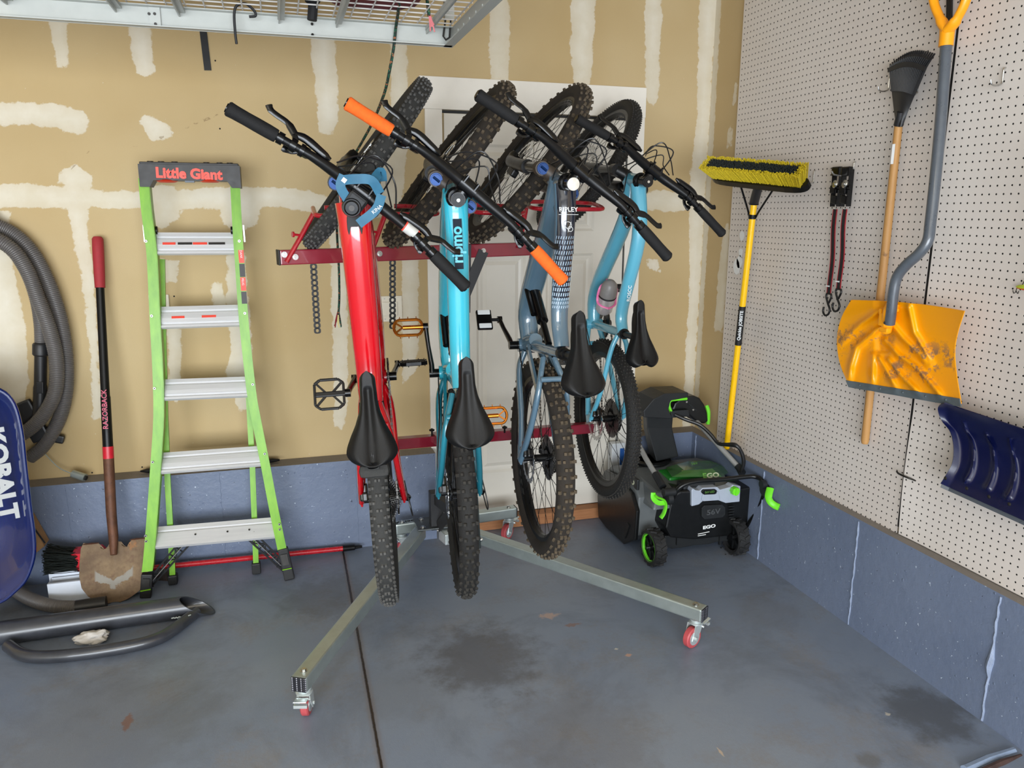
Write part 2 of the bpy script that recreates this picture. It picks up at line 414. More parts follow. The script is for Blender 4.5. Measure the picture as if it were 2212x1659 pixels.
# ---- the door in the back wall
M_TRIM = simple('white_trim', (230, 224, 213), .5, var=.03, scale=8)
M_DOOR = simple('door_paint', (218, 212, 200), .42, var=.03, scale=5)
dz0, dz1, dx0, dx1 = .062, 2.036, .757, 1.672
yd = YB-.012            # casing face
def casing(name, x0, x1, z0, z1, t=.018):
    b = MB(); b.box(((x0+x1)/2, YB-t/2+.001, (z0+z1)/2), (x1-x0, t, z1-z0), bev=.002); return struct(b.build(name, M_TRIM))
casing('trim_8', .645, 1.768, 2.052, 2.192, .02)
casing('trim_9', .668, .748, .0, 2.052)
casing('trim_10', 1.681, 1.766, .0, 2.052)
# wood sill
n = Nd('raw_wood'); w = n.noise(12, 5, .6, vec=n.mapv((1, 12, 14))); n.set(n.mix(w, s2l((140, 88, 52)), s2l((186, 130, 86))), .7)
b = MB(); b.box(((dx0+dx1)/2, YB-.03, .03), (dx1-dx0+.06, .10, .056)); o = struct(b.build('trim_11', n.m))
# black joint above the slab
door = MB()
def panel(b, x0, x1, z0, z1, y0):
    """raised-and-fielded panel: sunk ogee ring round a raised field"""
    rings = [(0, 0), (.012, .008), (.022, .008), (.034, .010), (.052, .002)]
    P = [[(x0+i, y0+d, z0+i), (x1-i, y0+d, z0+i), (x1-i, y0+d, z1-i), (x0+i, y0+d, z1-i)] for i, d in rings]
    vs = [p for r in P for p in r]; fs = []
    for k in range(len(P)-1):
        for j in range(4): fs.append((k*4+j, k*4+(j+1) % 4, (k+1)*4+(j+1) % 4, (k+1)*4+j))
    k = len(P)-1; fs.append((k*4, k*4+1, k*4+2, k*4+3)); b.add(vs, fs, False)
pans = []
for (x0, x1) in ((.905, 1.155), (1.262, 1.512)):
    for (z0, z1) in ((.27, .84), (.84, .84), (.27, 1.40), (1.505, 1.93)):
        pass
    pans += [(x0, x1, .285, 1.395), (x0, x1, 1.505, 1.905)]
xs = sorted({dx0, dx1, *[p[0] for p in pans], *[p[1] for p in pans]}); zs = sorted({dz0, dz1, *[p[2] for p in pans], *[p[3] for p in pans]})
yf = YB+.002
for i in range(len(xs)-1):
    for j in range(len(zs)-1):
        cx_, cz_ = (xs[i]+xs[i+1])/2, (zs[j]+zs[j+1])/2
        if any(p[0] < cx_ < p[1] and p[2] < cz_ < p[3] for p in pans): continue
        door.add([(xs[i], yf, zs[j]), (xs[i+1], yf, zs[j]), (xs[i+1], yf, zs[j+1]), (xs[i], yf, zs[j+1])], [(0, 1, 2, 3)], False)
for p in pans: panel(door, *p, yf)
door.box(((dx0+dx1)/2, yf+.03, (dz0+dz1)/2), (dx1-dx0, .03, dz1-dz0))
door.v = [(x, y-.014, z) for x, y, z in door.v]
od = struct(door.build('door_1', M_DOOR))
M_BLK = simple('black_rubber', (18, 18, 19), .6, var=.2)
b = MB(); b.box(((dx0+dx1)/2, YB-.004, dz1+.008), (dx1-dx0+.012, .006, .012)); b.box((dx1+.005, YB-.004, 1.05), (.006, .006, 1.98)); b.box(((dx0+dx1)/2, YB-.004, dz0-.004), (dx1-dx0, .006, .012)); b.build('weather_strip', M_BLK, od)
# light switch plate beside the door and the blank plate behind the ladder
M_PLA = simple('cream_plastic', (218, 208, 188), .4, var=.02)
c = at(842, 667, 1, YB-.004)
t = thing('light_switch', 'cream double light switch plate on the drywall between the red and first teal bike', 'light switch', c)
b = MB(); b.box((0, 0, 0), (.118, .008, .122), bev=.003); b.build('switch_plate', M_PLA, t)
for sx in (-.0, ):
    b = MB(); b.box((0, -.006, 0), (.072, .006, .066), bev=.002); b.build('rocker', M_PLA, t)
b = MB()
for i in (-1, 1):
    for k in (-1, 1): b = MB(); b.cyl((i*.024, -.004, k*.048), (i*.024, -.0055, k*.048), .003, 8); b.build('screw', simple('screw_steel', (150, 148, 142), .35, 1), t)

c = at(345, 666, 1, YB-.004); b = MB(); b.box((0, 0, 0), (.082, .008, .12), bev=.003)
tag(b.build('wall_plate', M_PLA, loc=c), 'blank pale wall plate half hidden behind the green ladder', 'wall plate')
# screw holes in the drywall
M_HOLE = simple('dark_hole', (22, 18, 16), .9)
for i, (u, v) in enumerate(((465, 131), (475, 278), (199, 1021), (57, 1033), (307, 1009), (376, 640))):
    c = at(u, v, 1, YB-.0006); b = MB(); b.cyl((c.x, c.y+.0006, c.z), (c.x, c.y-.0008, c.z), .0035, 10); b.build('screw_hole', M_HOLE, wb).location = (0, -YB, 0)
# ---- pegboard sheets
def peg_mat():
    n = Nd('pegboard'); x, y, z = n.sep()[0:3]; I = .0254
    fy = n.math('SUBTRACT', n.math('FRACT', n.math('DIVIDE', y, I)), .5); fz = n.math('SUBTRACT', n.math('FRACT', n.math('DIVIDE', z, I)), .5)
    d = n.math('MULTIPLY', n.math('SQRT', n.math('ADD', n.math('MULTIPLY', fy, fy), n.math('MULTIPLY', fz, fz))), I)
    hole = n.mr(d, .0026, .0031, 1, 0)
    a = n.noise(1.2, 3, .5); c = n.mix(n.mr(a, .35, .65), s2l((206, 197, 190)), s2l((212, 205, 199)))
    c = n.mix(n.mr(n.noise(28, 3, .6), .70, .76, 0, .15), c, s2l((150, 144, 136)))
    c = n.mix(hole, c, s2l((12, 11, 11)))
    n.set(c, n.math('ADD', .38, n.math('MULTIPLY', hole, .5)))
    n.b.inputs['Specular IOR Level'].default_value = .35
    n.bump(n.math('ADD', n.mr(d, .0024, .0034, 0, 1), n.math('MULTIPLY', n.noise(6, 2), .6)), .0012)
    return n.m
M_PEG = peg_mat()
I = .0254
def peg(name, y_hole, z_hole, y0, y1, z0, z1, label, curl=False):
    """sheet between y0 > y1; y_hole, z_hole is one hole centre: object space puts hole centres at half-inch offsets"""
    o0 = V((XR-.018, y_hole-.5*I, z_hole-.5*I)); rows = []
    ny, nz = 24, 40
    for i in range(ny+1):
        row = []
        for j in range(nz+1):
            y = y0+(y1-y0)*i/ny; z = z0+(z1-z0)*j/nz; dx = 0
            if curl:
                q = max(0, 1-(y0-y)/.12); dx = -.012*q*q*(.4+.6*math.sin(min(1, (z-z0)/.45)*math.pi))
            row.append((dx, y-o0.y, z-o0.z))
        rows.append(row)
    b = MB(); b.grid(rows, True, thick=-.006)
    return tag(b.build(name, M_PEG, loc=o0, auto=50), label, 'pegboard')
peg('pegboard_sheet', 132.45*I, CAMH+37.2*I, 133.1*I, 84.28*I, CAMH-1.143, CAMH-1.143+2.27, 'pale grey pegboard sheet nearest the corner, behind the push broom and ratchet straps')
peg('pegboard_sheet', 75.2*I, CAMH+23.6*I, 83.62*I, 30*I, CAMH-1.137, CAMH-1.137+2.27, 'pale grey pegboard sheet nearest the viewer, behind the navy snow shovel', True)
b = MB(); b.box((XR-.009, 83.9*I, ZL+1.15), (.014, .035, 2.25)); struct(b.build('trim_12', simple('dark_gap', (20, 18, 18), .9)))
# ---- light
sc.view_settings.view_transform = 'Standard'; sc.view_settings.look = 'None'; sc.view_settings.gamma = 1; sc.view_settings.use_curve_mapping = False
sc.view_settings.exposure = 0.36
w = bpy.data.worlds.new('sky'); sc.world = w; w.use_nodes = True
bg = w.node_tree.nodes['Background']; bg.inputs['Color'].default_value = (.75, .86, 1, 1); bg.inputs['Strength'].default_value = 1.2
def area(name, loc, rot, size, power, col):
    l = bpy.data.lights.new(name, 'AREA'); l.shape = 'RECTANGLE'; l.size, l.size_y = size; l.energy = power; l.color = col
    o = bpy.data.objects.new(name, l); COL.objects.link(o); o.location = loc; o.rotation_euler = rot; return o
area('daylight_doorway', (-1.0, YF+.05, 1.1), (math.radians(90), 0, 0), (4.8, 2.0), 350, (.88, .94, 1))
area('ceiling_lamp', (-.9, -.3, 2.7), (math.radians(0), 0, 0), (1.3, 1.3), 26, (1, .88, .70))
# ================================================================ bicycles
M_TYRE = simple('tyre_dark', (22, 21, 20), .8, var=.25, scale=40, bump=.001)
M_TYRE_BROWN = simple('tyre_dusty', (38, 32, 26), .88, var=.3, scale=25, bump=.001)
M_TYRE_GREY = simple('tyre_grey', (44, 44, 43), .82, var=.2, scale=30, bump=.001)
M_KNOB = simple('lit_knob', (50, 48, 45), .85, var=.25, scale=40, spec=.25); M_KNOB_B = simple('lit_knob_brown', (84, 74, 61), .9, var=.25, scale=30, spec=.2); M_KNOB_G = simple('lit_knob_grey', (80, 79, 77), .85, var=.2, scale=30, spec=.25)  # knobs paler than the carcass: shade in the tread gaps put into colour
M_BLACK = simple('satin_black', (15, 15, 16), .36, var=.1, spec=.25)
M_GLOSS = simple('gloss_black', (9, 9, 10), .2, var=.1, spec=.35)
M_GRIP = simple('grip_rubber', (26, 26, 27), .75, var=.15, spec=.25, scale=60, bump=.0006)
M_FOAM = simple('foam_grip_orange', (232, 98, 22), .85, var=.12, scale=90, bump=.0008)
M_STEEL = simple('bright_steel', (190, 190, 188), .25, 1, var=.06)
M_DSTEEL = simple('dark_steel', (60, 58, 56), .4, .8, var=.2)
M_CHAIN = simple('chain_metal', (88, 86, 84), .35, .9, var=.4, scale=200)
M_COPPER = simple('orange_anodised', (205, 122, 40), .25, .85, var=.1)
M_SADDLE = simple('saddle_cover', (15, 15, 16), .42, var=.1, spec=.25, scale=120, bump=.0004)
M_RED = simple('bike_red', (196, 4, 20), .22, var=.03, scale=4, coat=1)
M_TEAL = simple('bike_teal', (50, 172, 194), .25, var=.04, scale=4, coat=1)
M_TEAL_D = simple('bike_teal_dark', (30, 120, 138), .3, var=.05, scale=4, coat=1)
M_GBLUE = simple('bike_grey_blue', (88, 114, 132), .25, var=.05, scale=4, coat=1)
M_NAVY = simple('bike_navy', (22, 28, 42), .16, var=.05, coat=1)
M_SKY = simple('bike_sky_blue', (92, 170, 194), .3, var=.03, scale=4, coat=1)
M_BLUEKNOB = simple('anodised_blue', (14, 50, 100), .35, .5, var=.08)
M_WHITE = simple('white_mark', (226, 228, 228), .5, var=.02)
M_CABLE = simple('cable_housing', (22, 22, 24), .4, var=.1)
M_DUSTFORK = simple('dusty_fork', (62, 52, 44), .5, var=.25, scale=20)
HA = math.radians(65.5); S_ = V((-math.cos(HA), 0, math.sin(HA))); N_ = V((math.sin(HA), 0, math.cos(HA)))

def tyre(R, tw, kind):
    """moulded tyre with rows of knobs, axle along y"""
    b = MB(); rr = tw*.5; Rc = R-rr-.006; n = 96; k = 14; vs = []; fs = []
    for i in range(n):
        t = 2*math.pi*i/n
        for j in range(k):
            a = math.radians(-150+300*j/(k-1)); r = Rc+math.cos(a)*rr; y = math.sin(a)*rr
            vs.append((r*math.cos(t), y, r*math.sin(t)))
    for i in range(n):
        for j in range(k-1): fs.append((i*k+j, i*k+j+1, ((i+1) % n)*k+j+1, ((i+1) % n)*k+j))
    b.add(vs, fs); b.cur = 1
    rows = {'knobby': 88, 'semi': 100, 'fine': 130}[kind]
    for i in range(rows):
        th = 2*math.pi*i/rows
        if kind == 'knobby': ks = ([(-.36, .011, .010), (.36, .011, .010)] if i % 2 else [(-.20, .012, .011), (.20, .012, .011)]) + ([(-.88, .013, .009), (.88, .013, .009)] if i % 2 else [])
        elif kind == 'semi': ks = ([(-.15, .010, .0085), (.15, .010, .0085)] if i % 2 else [(-.46, .010, .008), (.46, .010, .008)]) + [(-.88, .010, .007), (.88, .010, .007)]
        else: ks = ([(-.1, .007, .007), (.28, .006, .006), (-.55, .006, .006)] if i % 2 else [(.08, .007, .007), (-.32, .006, .006), (.55, .006, .006)]) + [(.9, .006, .005), (-.9, .006, .005)]
        for (a, l, w) in ks:
            h = .0075 if kind == 'knobby' else .0058 if kind == 'semi' else .0042
            rad = V((math.cos(a)*math.cos(th), math.sin(a), math.cos(a)*math.sin(th)))
            side = V((-math.sin(a)*math.cos(th), math.cos(a), -math.sin(a)*math.sin(th))); tg = rad.cross(side)
            c = V((Rc*math.cos(th), 0, Rc*math.sin(th)))+rad*rr
            p0 = c-rad*.002; p1 = c+rad*h; w2 = w*.5; l2 = l*.5; q = .8
            vs = [p0+side*sx*w2+tg*tx*l2 for sx, tx in ((-1,-1),(1,-1),(1,1),(-1,1))]+[p1+side*sx*w2*q+tg*tx*l2*q for sx, tx in ((-1,-1),(1,-1),(1,1),(-1,1))]
            b.add(vs, [(4,5,6,7),(0,1,5,4),(1,2,6,5),(2,3,7,6),(3,0,4,7)], False)
    return b
def toothed(b, y, R, teeth, t=.0018, hole=.4):
    """chainring / sprocket disc with teeth around the y axis at height y"""
    n = teeth*4; o = []; 
    for i in range(n):
        a = 2*math.pi*i/n; r = R*(1.0 if i % 4 in (1, 2) else .93); o.append((r*math.cos(a), r*math.sin(a)))
    inn = [(R*hole*math.cos(2*math.pi*i/n), R*hole*math.sin(2*math.pi*i/n)) for i in range(n)]
    vs = [(x, y-t/2, z) for x, z in o]+[(x, y-t/2, z) for x, z in inn]+[(x, y+t/2, z) for x, z in o]+[(x, y+t/2, z) for x, z in inn]; fs = []
    for i in range(n):
        j = (i+1) % n; fs += [(i, j, n+j, n+i), (2*n+i, 3*n+i, 3*n+j, 2*n+j), (i, 2*n+i, 2*n+j, j), (n+i, n+j, 3*n+j, 3*n+i)]
    b.add(vs, fs, False)
def place(o, T): o.matrix_local = T; return o
TYC = {}
def wheel(root, T, R, tw, kind, mt, rear, rimdecal=None):
    """tyre > nothing, rim > spokes, hub > rotor, cassette; T = local matrix of the axle"""
    key = (R, tw, kind, mt.name)
    if key not in TYC:
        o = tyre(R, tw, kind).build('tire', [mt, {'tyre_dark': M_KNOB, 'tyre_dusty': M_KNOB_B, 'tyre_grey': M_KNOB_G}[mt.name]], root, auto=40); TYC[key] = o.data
    else:
        o = bpy.data.objects.new('tire', TYC[key]); COL.objects.link(o); o.parent = root
    place(o, T)
    Rr = R-tw-.006; b = MB(); prof = [(.0, -.016), (.006, -.016), (.012, -.008), (.020, -.008), (.020, .008), (.012, .008), (.006, .016), (.0, .016)]
    n = 64; vs = []; fs = []; k = len(prof)
    prof = [(Rr+.010, -.017), (Rr-.010, -.015), (Rr-.019, -.007), (Rr-.019, .007), (Rr-.010, .015), (Rr+.010, .017)]; k = 6
    for i in range(n):
        t = 2*math.pi*i/n
        for r, y in prof: vs.append((r*math.cos(t), y, r*math.sin(t)))
    for i in range(n):
        for j in range(k): fs.append((i*k+j, i*k+(j+1) % k, ((i+1) % n)*k+(j+1) % k, ((i+1) % n)*k+j))
    b.add(vs, fs); b.cur = 1
    if rimdecal:      # pale strokes on the sidewall of the rim
        for side in (-1, 1):
            for base in (0, 2.1, 4.2):
                for q in range(7):
                    a0 = base+q*.14; a1 = a0+.10
                    ys = side*.0146
                    P = [((Rr-.0165)*math.cos(a0), side*.0102, (Rr-.0165)*math.sin(a0)), ((Rr-.0165)*math.cos(a1), side*.0102, (Rr-.0165)*math.sin(a1)), ((Rr-.006)*math.cos(a1+.05), side*.0166, (Rr-.006)*math.sin(a1+.05)), ((Rr-.006)*math.cos(a0+.05), side*.0166, (Rr-.006)*math.sin(a0+.05))]
                    b.add(P, [(0, 1, 2, 3)], False)
    rim = place(b.build('rim', [M_BLACK, rimdecal or M_BLACK], root), T)
    ns = 28; fl = .027
    for i in range(ns):
        a = 2*math.pi*i/ns; side = 1 if i % 2 else -1; off = .42 if (i//2) % 2 else -.42
        p0 = V((.026*math.cos(a+off*2.2), side*fl, .026*math.sin(a+off*2.2))); p1 = V(((Rr-.019)*math.cos(a), 0, (Rr-.019)*math.sin(a)))
        sb = MB(); sb.tube([p0, p1], .0011, 5, caps=False); s = sb.build('spoke', M_GLOSS, rim)
    b = MB(); hw = .066 if rear else .05
    for y0, y1, r in ((-hw, hw, .0095), (-.028, .028, .014), (-.031, -.026, .029), (.026, .031, .029)): b.cyl((0, y0, 0), (0, y1, 0), r, 20)
    hub = place(b.build('hub', M_BLACK, root), T)
    b = MB()    # brake rotor on the left
    toothed(b, hw-.022, .092, 24, .0019, .80)
    for i in range(6):
        a = i*math.pi/3; b.obox((.02*math.cos(a), hw-.022, .02*math.sin(a)), (.076*math.cos(a+.35), hw-.022, .076*math.sin(a+.35)), .006, .0016, up=(0, 1, 0))
    b.build('brake_rotor', M_STEEL, hub)
    if rear:
        b = MB()
        for i in range(10): toothed(b, -.030-.0038*i, .086-.0068*i, 36-i*2, .0016, .5 if i < 4 else .2)
        b.build('cassette', M_CHAIN, hub)
    return hub
def saddle_mesh(L=.262, W=.145, notch=.02, deep=.006):
    """top skin with rolled edges, nose towards +x; origin at the middle of the rails"""
    rows = []; nu, nv = 44, 16
    for i in range(nu+1):
        u = i/nu; u = u if u < .7 else .7+.3*math.sin((u-.7)/.3*math.pi/2); x = L*.5-L*u
        w = float(np.interp(u, [0, .1, .3, .42, .55, .66, .76, .84, 1], [.0215, .0225, .0245, .030, .042, .056, .067, .0725, .0725]))*W/.145
        if u > .78: w *= max(.0004, 1-((u-.78)/.2202)**2.6)**.5
        if u < .08: w *= math.sqrt(max(.02, 1-((.08-u)/.08)**2))
        zt = .008*math.cos(u*math.pi)*0+(.012*(u-.45)**2*4)
        row = []
        for j in range(nv+1):
            q = -1+2*j/nv; y = w*math.sin(q*math.pi/2*.98) if abs(q) > .75 else w*q*1.0
            y = w*math.copysign(abs(q)**.9, q); e = max(0, (abs(q)-.55)/.45)
            z = zt-(.006+.10*w)*0-.026*e**2.2-(.010*(1-u) if False else 0)
            z -= deep*math.exp(-(q*w/.009)**2)*(1 if .18 < u < .97 else 0)
            xx = x
            if u > .85: xx += .018*((u-.85)/.15)**2*(1-q*q)*0
            if u > .8: xx += notch*math.exp(-(q*w/.022)**2)*((u-.8)/.2)
            row.append((xx, y, z))
        rows.append(row)
    b = MB(); b.grid(rows, True, thick=.012); return b
def bar_pts(half, rise, sweep=.035):
    B = BAR; return [B+V((0, y, 0))+S_*(rise*min(1, max(0, (abs(y)-.04)/.12))**1.0)+V((-sweep*max(0, (abs(y)-.15)/(half-.15)), 0, 0)) for y in [half*(-1+2*i/24) for i in range(25)]]
def pedal(root, T, mat, style='cage', name='pedal'):
    b = MB()
    if style == 'cage':
        o = [(-.050, -.030), (-.036, -.048), (.036, -.048), (.050, -.030), (.050, .030), (.036, .048), (-.036, .048), (-.050, .030)]
        pts = [(x, y, 0) for x, y in o]
        for i in range(8): b.obox((o[i][0], o[i][1], 0), (o[(i+1) % 8][0], o[(i+1) % 8][1], 0), .008, .015, bev=.002)
        b.obox((0, -.055, 0), (0, .046, 0), .017, .016, bev=.003)
        for s in (-1, 1): b.obox((s*.006, -.012, 0), (s*.040, -.044, 0), .007, .010); b.obox((s*.006, .012, 0), (s*.040, .044, 0), .007, .010)
        for s in (-1, 1):
            for x, y in ((-.04, s*.042), (.04, s*.042), (0, s*.048), (-.05, s*.02), (.05, s*.02)): b.cyl((x, y, -.0115), (x, y, .0115), .0018, 6)
    elif style == 'oval':
        pts = [(.034*math.cos(t), .052*math.sin(t), 0) for t in [2*math.pi*i/28 for i in range(28)]]
        pts = [(max(-.03, min(.03, x*1.25)), y, 0) for x, y, _ in pts]
        b.tube(pts, .0055, 8, closed=True, up=(0, 0, 1)); b.cyl((0, -.06, 0), (0, .02, 0), .008, 12); b.obox((0, .02, 0), (.018, .045, 0), .005, .008); b.obox((0, .02, 0), (-.018, .045, 0), .005, .008)
        for s in (-1, 1):
            for y in (-.03, 0, .03): b.cyl((s*.03, y, 0), (s*.042, y, 0), .0015, 6)
    else:
        b.cyl((0, -.062, 0), (0, 0, 0), .0065, 12); b.box((0, 0, 0), (.085, .062, .018), bev=.006); b.cur = 1; b.box((.03, 0, .0), (.02, .05, .024), bev=.003); b.box((-.03, 0, .0), (.02, .05, .024), bev=.003)
    return place(b.build(name, [mat, M_WHITE if style == 'clip' else mat], root), T)
def rvM(axis, ang, P=V((0, 0, 0))):
    return Matrix.Translation(P) @ Matrix.Rotation(ang, 4, axis) @ Matrix.Translation(-P)
def fit_matrix(x):
    w = V(x[3:6]); t = w.length
    Rm = Matrix.Rotation(t, 3, w/t) @ Matrix(((0, -1, 0), (0, 0, -1), (1, 0, 0)))
    return Matrix.Translation(V(x[:3])) @ Rm.to_4x4()
BAR = None
def bike(x, R, cfg, label):
    global BAR
    M = fit_matrix(x); root = thing('mountain_bike', label, 'bicycle', group=None, M=M)
    wbse = x[10]; st = x[6]; tw = cfg.get('tw', .064); fr = cfg['frame']
    RA = V((0, 0, R)); FA = V((wbse, 0, R)); A = FA-N_*.044
    HB = A+S_*.555; HT = A+S_*.665; CAP = A+S_*.735; BAR = A+S_*.715+N_*.045
    if cfg.get('short'): HB = A+S_*.56; HT = A+S_*.66
    BB = V((.435, 0, .34)) if R > .36 else V((.425, 0, .315))
    ST = rvM(S_, st, A)       # steering turn
    seatx, seatz = x[7], x[8]
    # ---- wheels
    wheel(root, Matrix.Translation(RA), R, tw, cfg['tyre'][0], cfg['tmat'][0], True, cfg.get('decal'))
    wheel(root, ST @ Matrix.Translation(FA) @ Matrix.Rotation(.1, 4, 'Y'), R, tw, cfg['tyre'][1], cfg['tmat'][1], False, cfg.get('decal'))
    # ---- main frame
    b = MB(); tw_ = cfg.get('tube', .036)
    SX = V((seatx+.135*0, 0, 0)); sdir = (V((seatx, 0, seatz-.06))-BB).normalized()
    STT = BB+sdir*cfg.get('seatlen', .40)
    if cfg['style'] == 'fs':
        tt = [HT+V((.004, 0, -.02)), HT+V((-.12, 0, -.055)), STT+V((.14, 0, .005)), STT+V((.02, 0, 0))]
        w0, w1 = cfg.get('ttw', (.040, .028))
        b.tube(smoothpath(tt, 5), [w0+(w1-w0)*(i/15)**.8 for i in range(16)], 14, sq=[(1, .72)]*16)
        dt = [HB+V((-.004, 0, .03)), HB+V((-.10, 0, -.09)), BB+V((.16, 0, .05)), BB+V((.01, 0, .0))]
        b.tube(smoothpath(dt, 5), [.034+.008*math.sin(math.pi*i/15)+cfg.get('fat', 0) for i in range(16)], 14, sq=[(1, .95)]*16)
        b.tube([HB-S_*.004, HB+S_*.05, HT], [.032, .027, .030], 18)
        b.tube([BB, BB+(STT-BB)*.5+V((.0, 0, 0)), STT], [.024, .020, .019], 14)
        b.tube([BB+V((0, -.045, 0)), BB+V((0, .045, 0))], .026, 18)
        b.tube([BB+V((.0, 0, .03)), BB+V((.0, 0, .10))], [.038, .026], 12)
        b.tube([HB+V((-.07, 0, -.02)), HT+V((-.10, 0, -.07))], [.018, .016], 10)
    else:
        b.tube(smoothpath([HT+V((-.005, 0, -.018)), HT+V((-.2, 0, -.06)), STT+V((.1, 0, .015)), STT+V((.004, 0, -.005))], 5), [.027-.007*(i/15) for i in range(16)], 16, sq=[(1.15, .95)]*16)
        b.tube(smoothpath([HB+V((-.004, 0, .02)), HB+V((-.13, 0, -.07)), BB+V((.14, 0, .08)), BB], 5), [.026+.006*math.sin(math.pi*i/15) for i in range(16)], 16)
        b.tube([HB-S_*.002, HB+S_*.05, HT], [.030, .026, .027], 18)
        b.tube([BB, STT], [.019, .018], 14); b.tube([BB+V((0, -.037, 0)), BB+V((0, .037, 0))], .023, 16)
    fm = b.build('frame', cfg['mat'], root, auto=60)
    if cfg.get('navy'):   # dark painted nose of the top tube
        b2 = MB(); Pth = smoothpath(tt, 5); rad = [w0+(w1-w0)*(i/15)**.8+.0008 for i in range(16)]; k = 10; pts = Pth[:k]
        vs = []; fs = []
        for i in range(k):
            t_ = (Pth[i+1]-Pth[max(0, i-1)]).normalized(); a_ = V((0, 0, 1)); a_ = (a_-t_*a_.dot(t_)).normalized(); b_ = t_.cross(a_)
            for j in range(9):
                th = -1.05+2.1*j/8; r = rad[i]
                vs.append(pts[i]+(a_*math.cos(th)*.72+b_*math.sin(th))*r+a_*.0008)
        for i in range(k-1):
            for j in range(8): fs.append((i*9+j, i*9+j+1, (i+1)*9+j+1, (i+1)*9+j))
        b2.add(vs, fs); b2.build('painted_panel', M_NAVY, fm)
    # ---- rear triangle
    b = MB(); sm = cfg.get('stay_r', .0145); AX = .074
    for s in (-1, 1):
        if cfg['style'] == 'fs':
            hi = STT+(BB-STT)*.40+V((-.03, s*.020, 0)); b.tube(smoothpath([hi, V((.22, s*.050, R+.235)), V((.10, s*.064, R+.14)), RA+V((.0, s*AX, .005))], 5), [.013]*5+[sm]*11, 10, sq=[(.8, 1.25)]*16)
            b.tube(smoothpath([BB+V((-.03, s*.030, .04)), BB+V((-.10, s*.052, .02)), V((.15, s*.060, R+.0)), RA+V((0, s*AX, 0))], 5), [.016]*8+[sm+.001]*8, 10, sq=[(.75, 1.3)]*16)
            b.obox(V((.22, s*.050, R+.235)), BB+V((-.02, s*.030, .09)), .010, .022)
            b.obox(RA+V((.045, s*AX, .02)), RA+V((-.012, s*AX, -.012)), .008, .04, bev=.003)
        else:
            b.tube(smoothpath([STT+V((.0, s*.012, -.03)), STT+V((-.06, s*.036, -.06)), V((.10, s*.058, R+.13)), RA+V((0, s*AX, .03))], 5), [.0105]*16, 10)
            b.tube(smoothpath([BB+V((-.01, s*.024, 0)), V((.30, s*.046, R-.03)), V((.15, s*.060, R-.01)), RA+V((.02, s*AX, -.0))], 5), [.012]*16, 10)
            b.obox(RA+V((.03, s*AX, .0)), RA+V((-.012, s*AX, 0)), .008, .045, bev=.003)
    if cfg['style'] == 'fs':
        b.tube([V((.262, -.044, R+.262)), V((.262, .044, R+.262))], .010, 10)
    else: b.tube([V((.335, -.040, R-.012)), V((.335, .040, R-.012))], .009, 10)
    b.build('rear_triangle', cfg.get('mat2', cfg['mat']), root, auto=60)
    if cfg['style'] == 'fs':
        b = MB(); a0 = STT+(BB-STT)*.42+V((.0, 0, .0)); a1 = HT+(STT-HT)*.42+V((0, 0, -.055)) if cfg.get('shock') == 'top' else BB+V((.20, 0, .12))
        a0 = STT+(BB-STT)*.36+V((.02, 0, 0)); d = (a1-a0)
        b.cyl(a0, a0+d*.45, .012, 14); b.cyl(a0+d*.38, a1, .021, 16); b.tube([a0+d*.5+V((0, .026, 0)), a1+V((0, .026, 0))], .011, 10)
        b.build('rear_shock', M_GLOSS, root)
    # ---- fork (turned)
    CR = HB-S_*.012; b = MB()
    for s in (-1, 1):
        b.tube([CR+V((0, s*.064, 0))+S_*.012, CR+V((0, s*.064, 0))-S_*.23], .0178, 14)
    for s in (-1, 1): pass
    sta = b.build('fork', cfg.get('stanchion', M_GLOSS), root); place(sta, ST)
    b = MB(); b.tube([CR+V((0, -.066, 0)), CR+V((0, -.03, 0))+S_*.006+N_*.006, CR+S_*.012, CR+V((0, .03, 0))+S_*.006+N_*.006, CR+V((0, .066, 0))], [.024, .024, .030, .024, .024], 12)
    b.tube([CR, CR+S_*.03], .026, 14)
    for s in (-1, 1): b.tube([CR+V((0, s*.065, 0))-S_*.022, CR+V((0, s*.065, 0))+S_*.018], .0235, 16)
    place(b.build('fork_crown', cfg['fork'], root), ST)
    b = MB()
    for s in (-1, 1):
        p0 = CR+V((0, s*.064, 0))-S_*.18; ax = FA+V((0, s*.055, 0))
        b.tube(smoothpath([p0, p0-S_*.05, A+V((0, s*.061, 0))+S_*.06+N_*.012, ax], 4), [.0245]*5+[.022]*4+[.019]*4, 14)
        b.tube([ax+V((0, -.012, 0)), ax+V((0, .012, 0))], .016, 14)
    arch = [A+V((0, y, 0))+S_*(.385+.02*math.cos(y/.064*1.57))+N_*(.045*math.cos(y/.064*1.57)) for y in [-.064+.128*i/10 for i in range(11)]]
    b.tube(arch, .011, 8); b.obox(RA*0+A+V((0, .056, 0))+S_*.12-N_*.02, A+V((0, .050, 0))+S_*.20-N_*.03, .025, .03, bev=.006)
    place(b.build('fork_lowers', cfg.get('lowers', cfg['fork']), root), ST)
    for s in (-1, 1):
        if cfg['style'] == 'ht' : continue
        b = MB(); c0 = CR+V((0, s*.065, 0))+S_*.018
        b.cyl(c0, c0+S_*.008, .019, 20)
        k0 = c0+S_*.008
        b.cyl(k0, k0+S_*.006, .0155, 10)
        b.obox(k0+S_*.007-V((0, .012, 0)), k0+S_*.007+V((0, .012, 0)), .006, .008)
        place(b.build('fork_knob', M_BLUEKNOB, root), ST)
    # ---- stem, spacers, bar
    b = MB(); b.tube([HT, HT+S_*.006, HT+S_*.012], [.030, .031, .024], 20); b.tube([HT+S_*.01, CAP-S_*.005], [.021, .021], 20)
    s0 = CAP-S_*.022
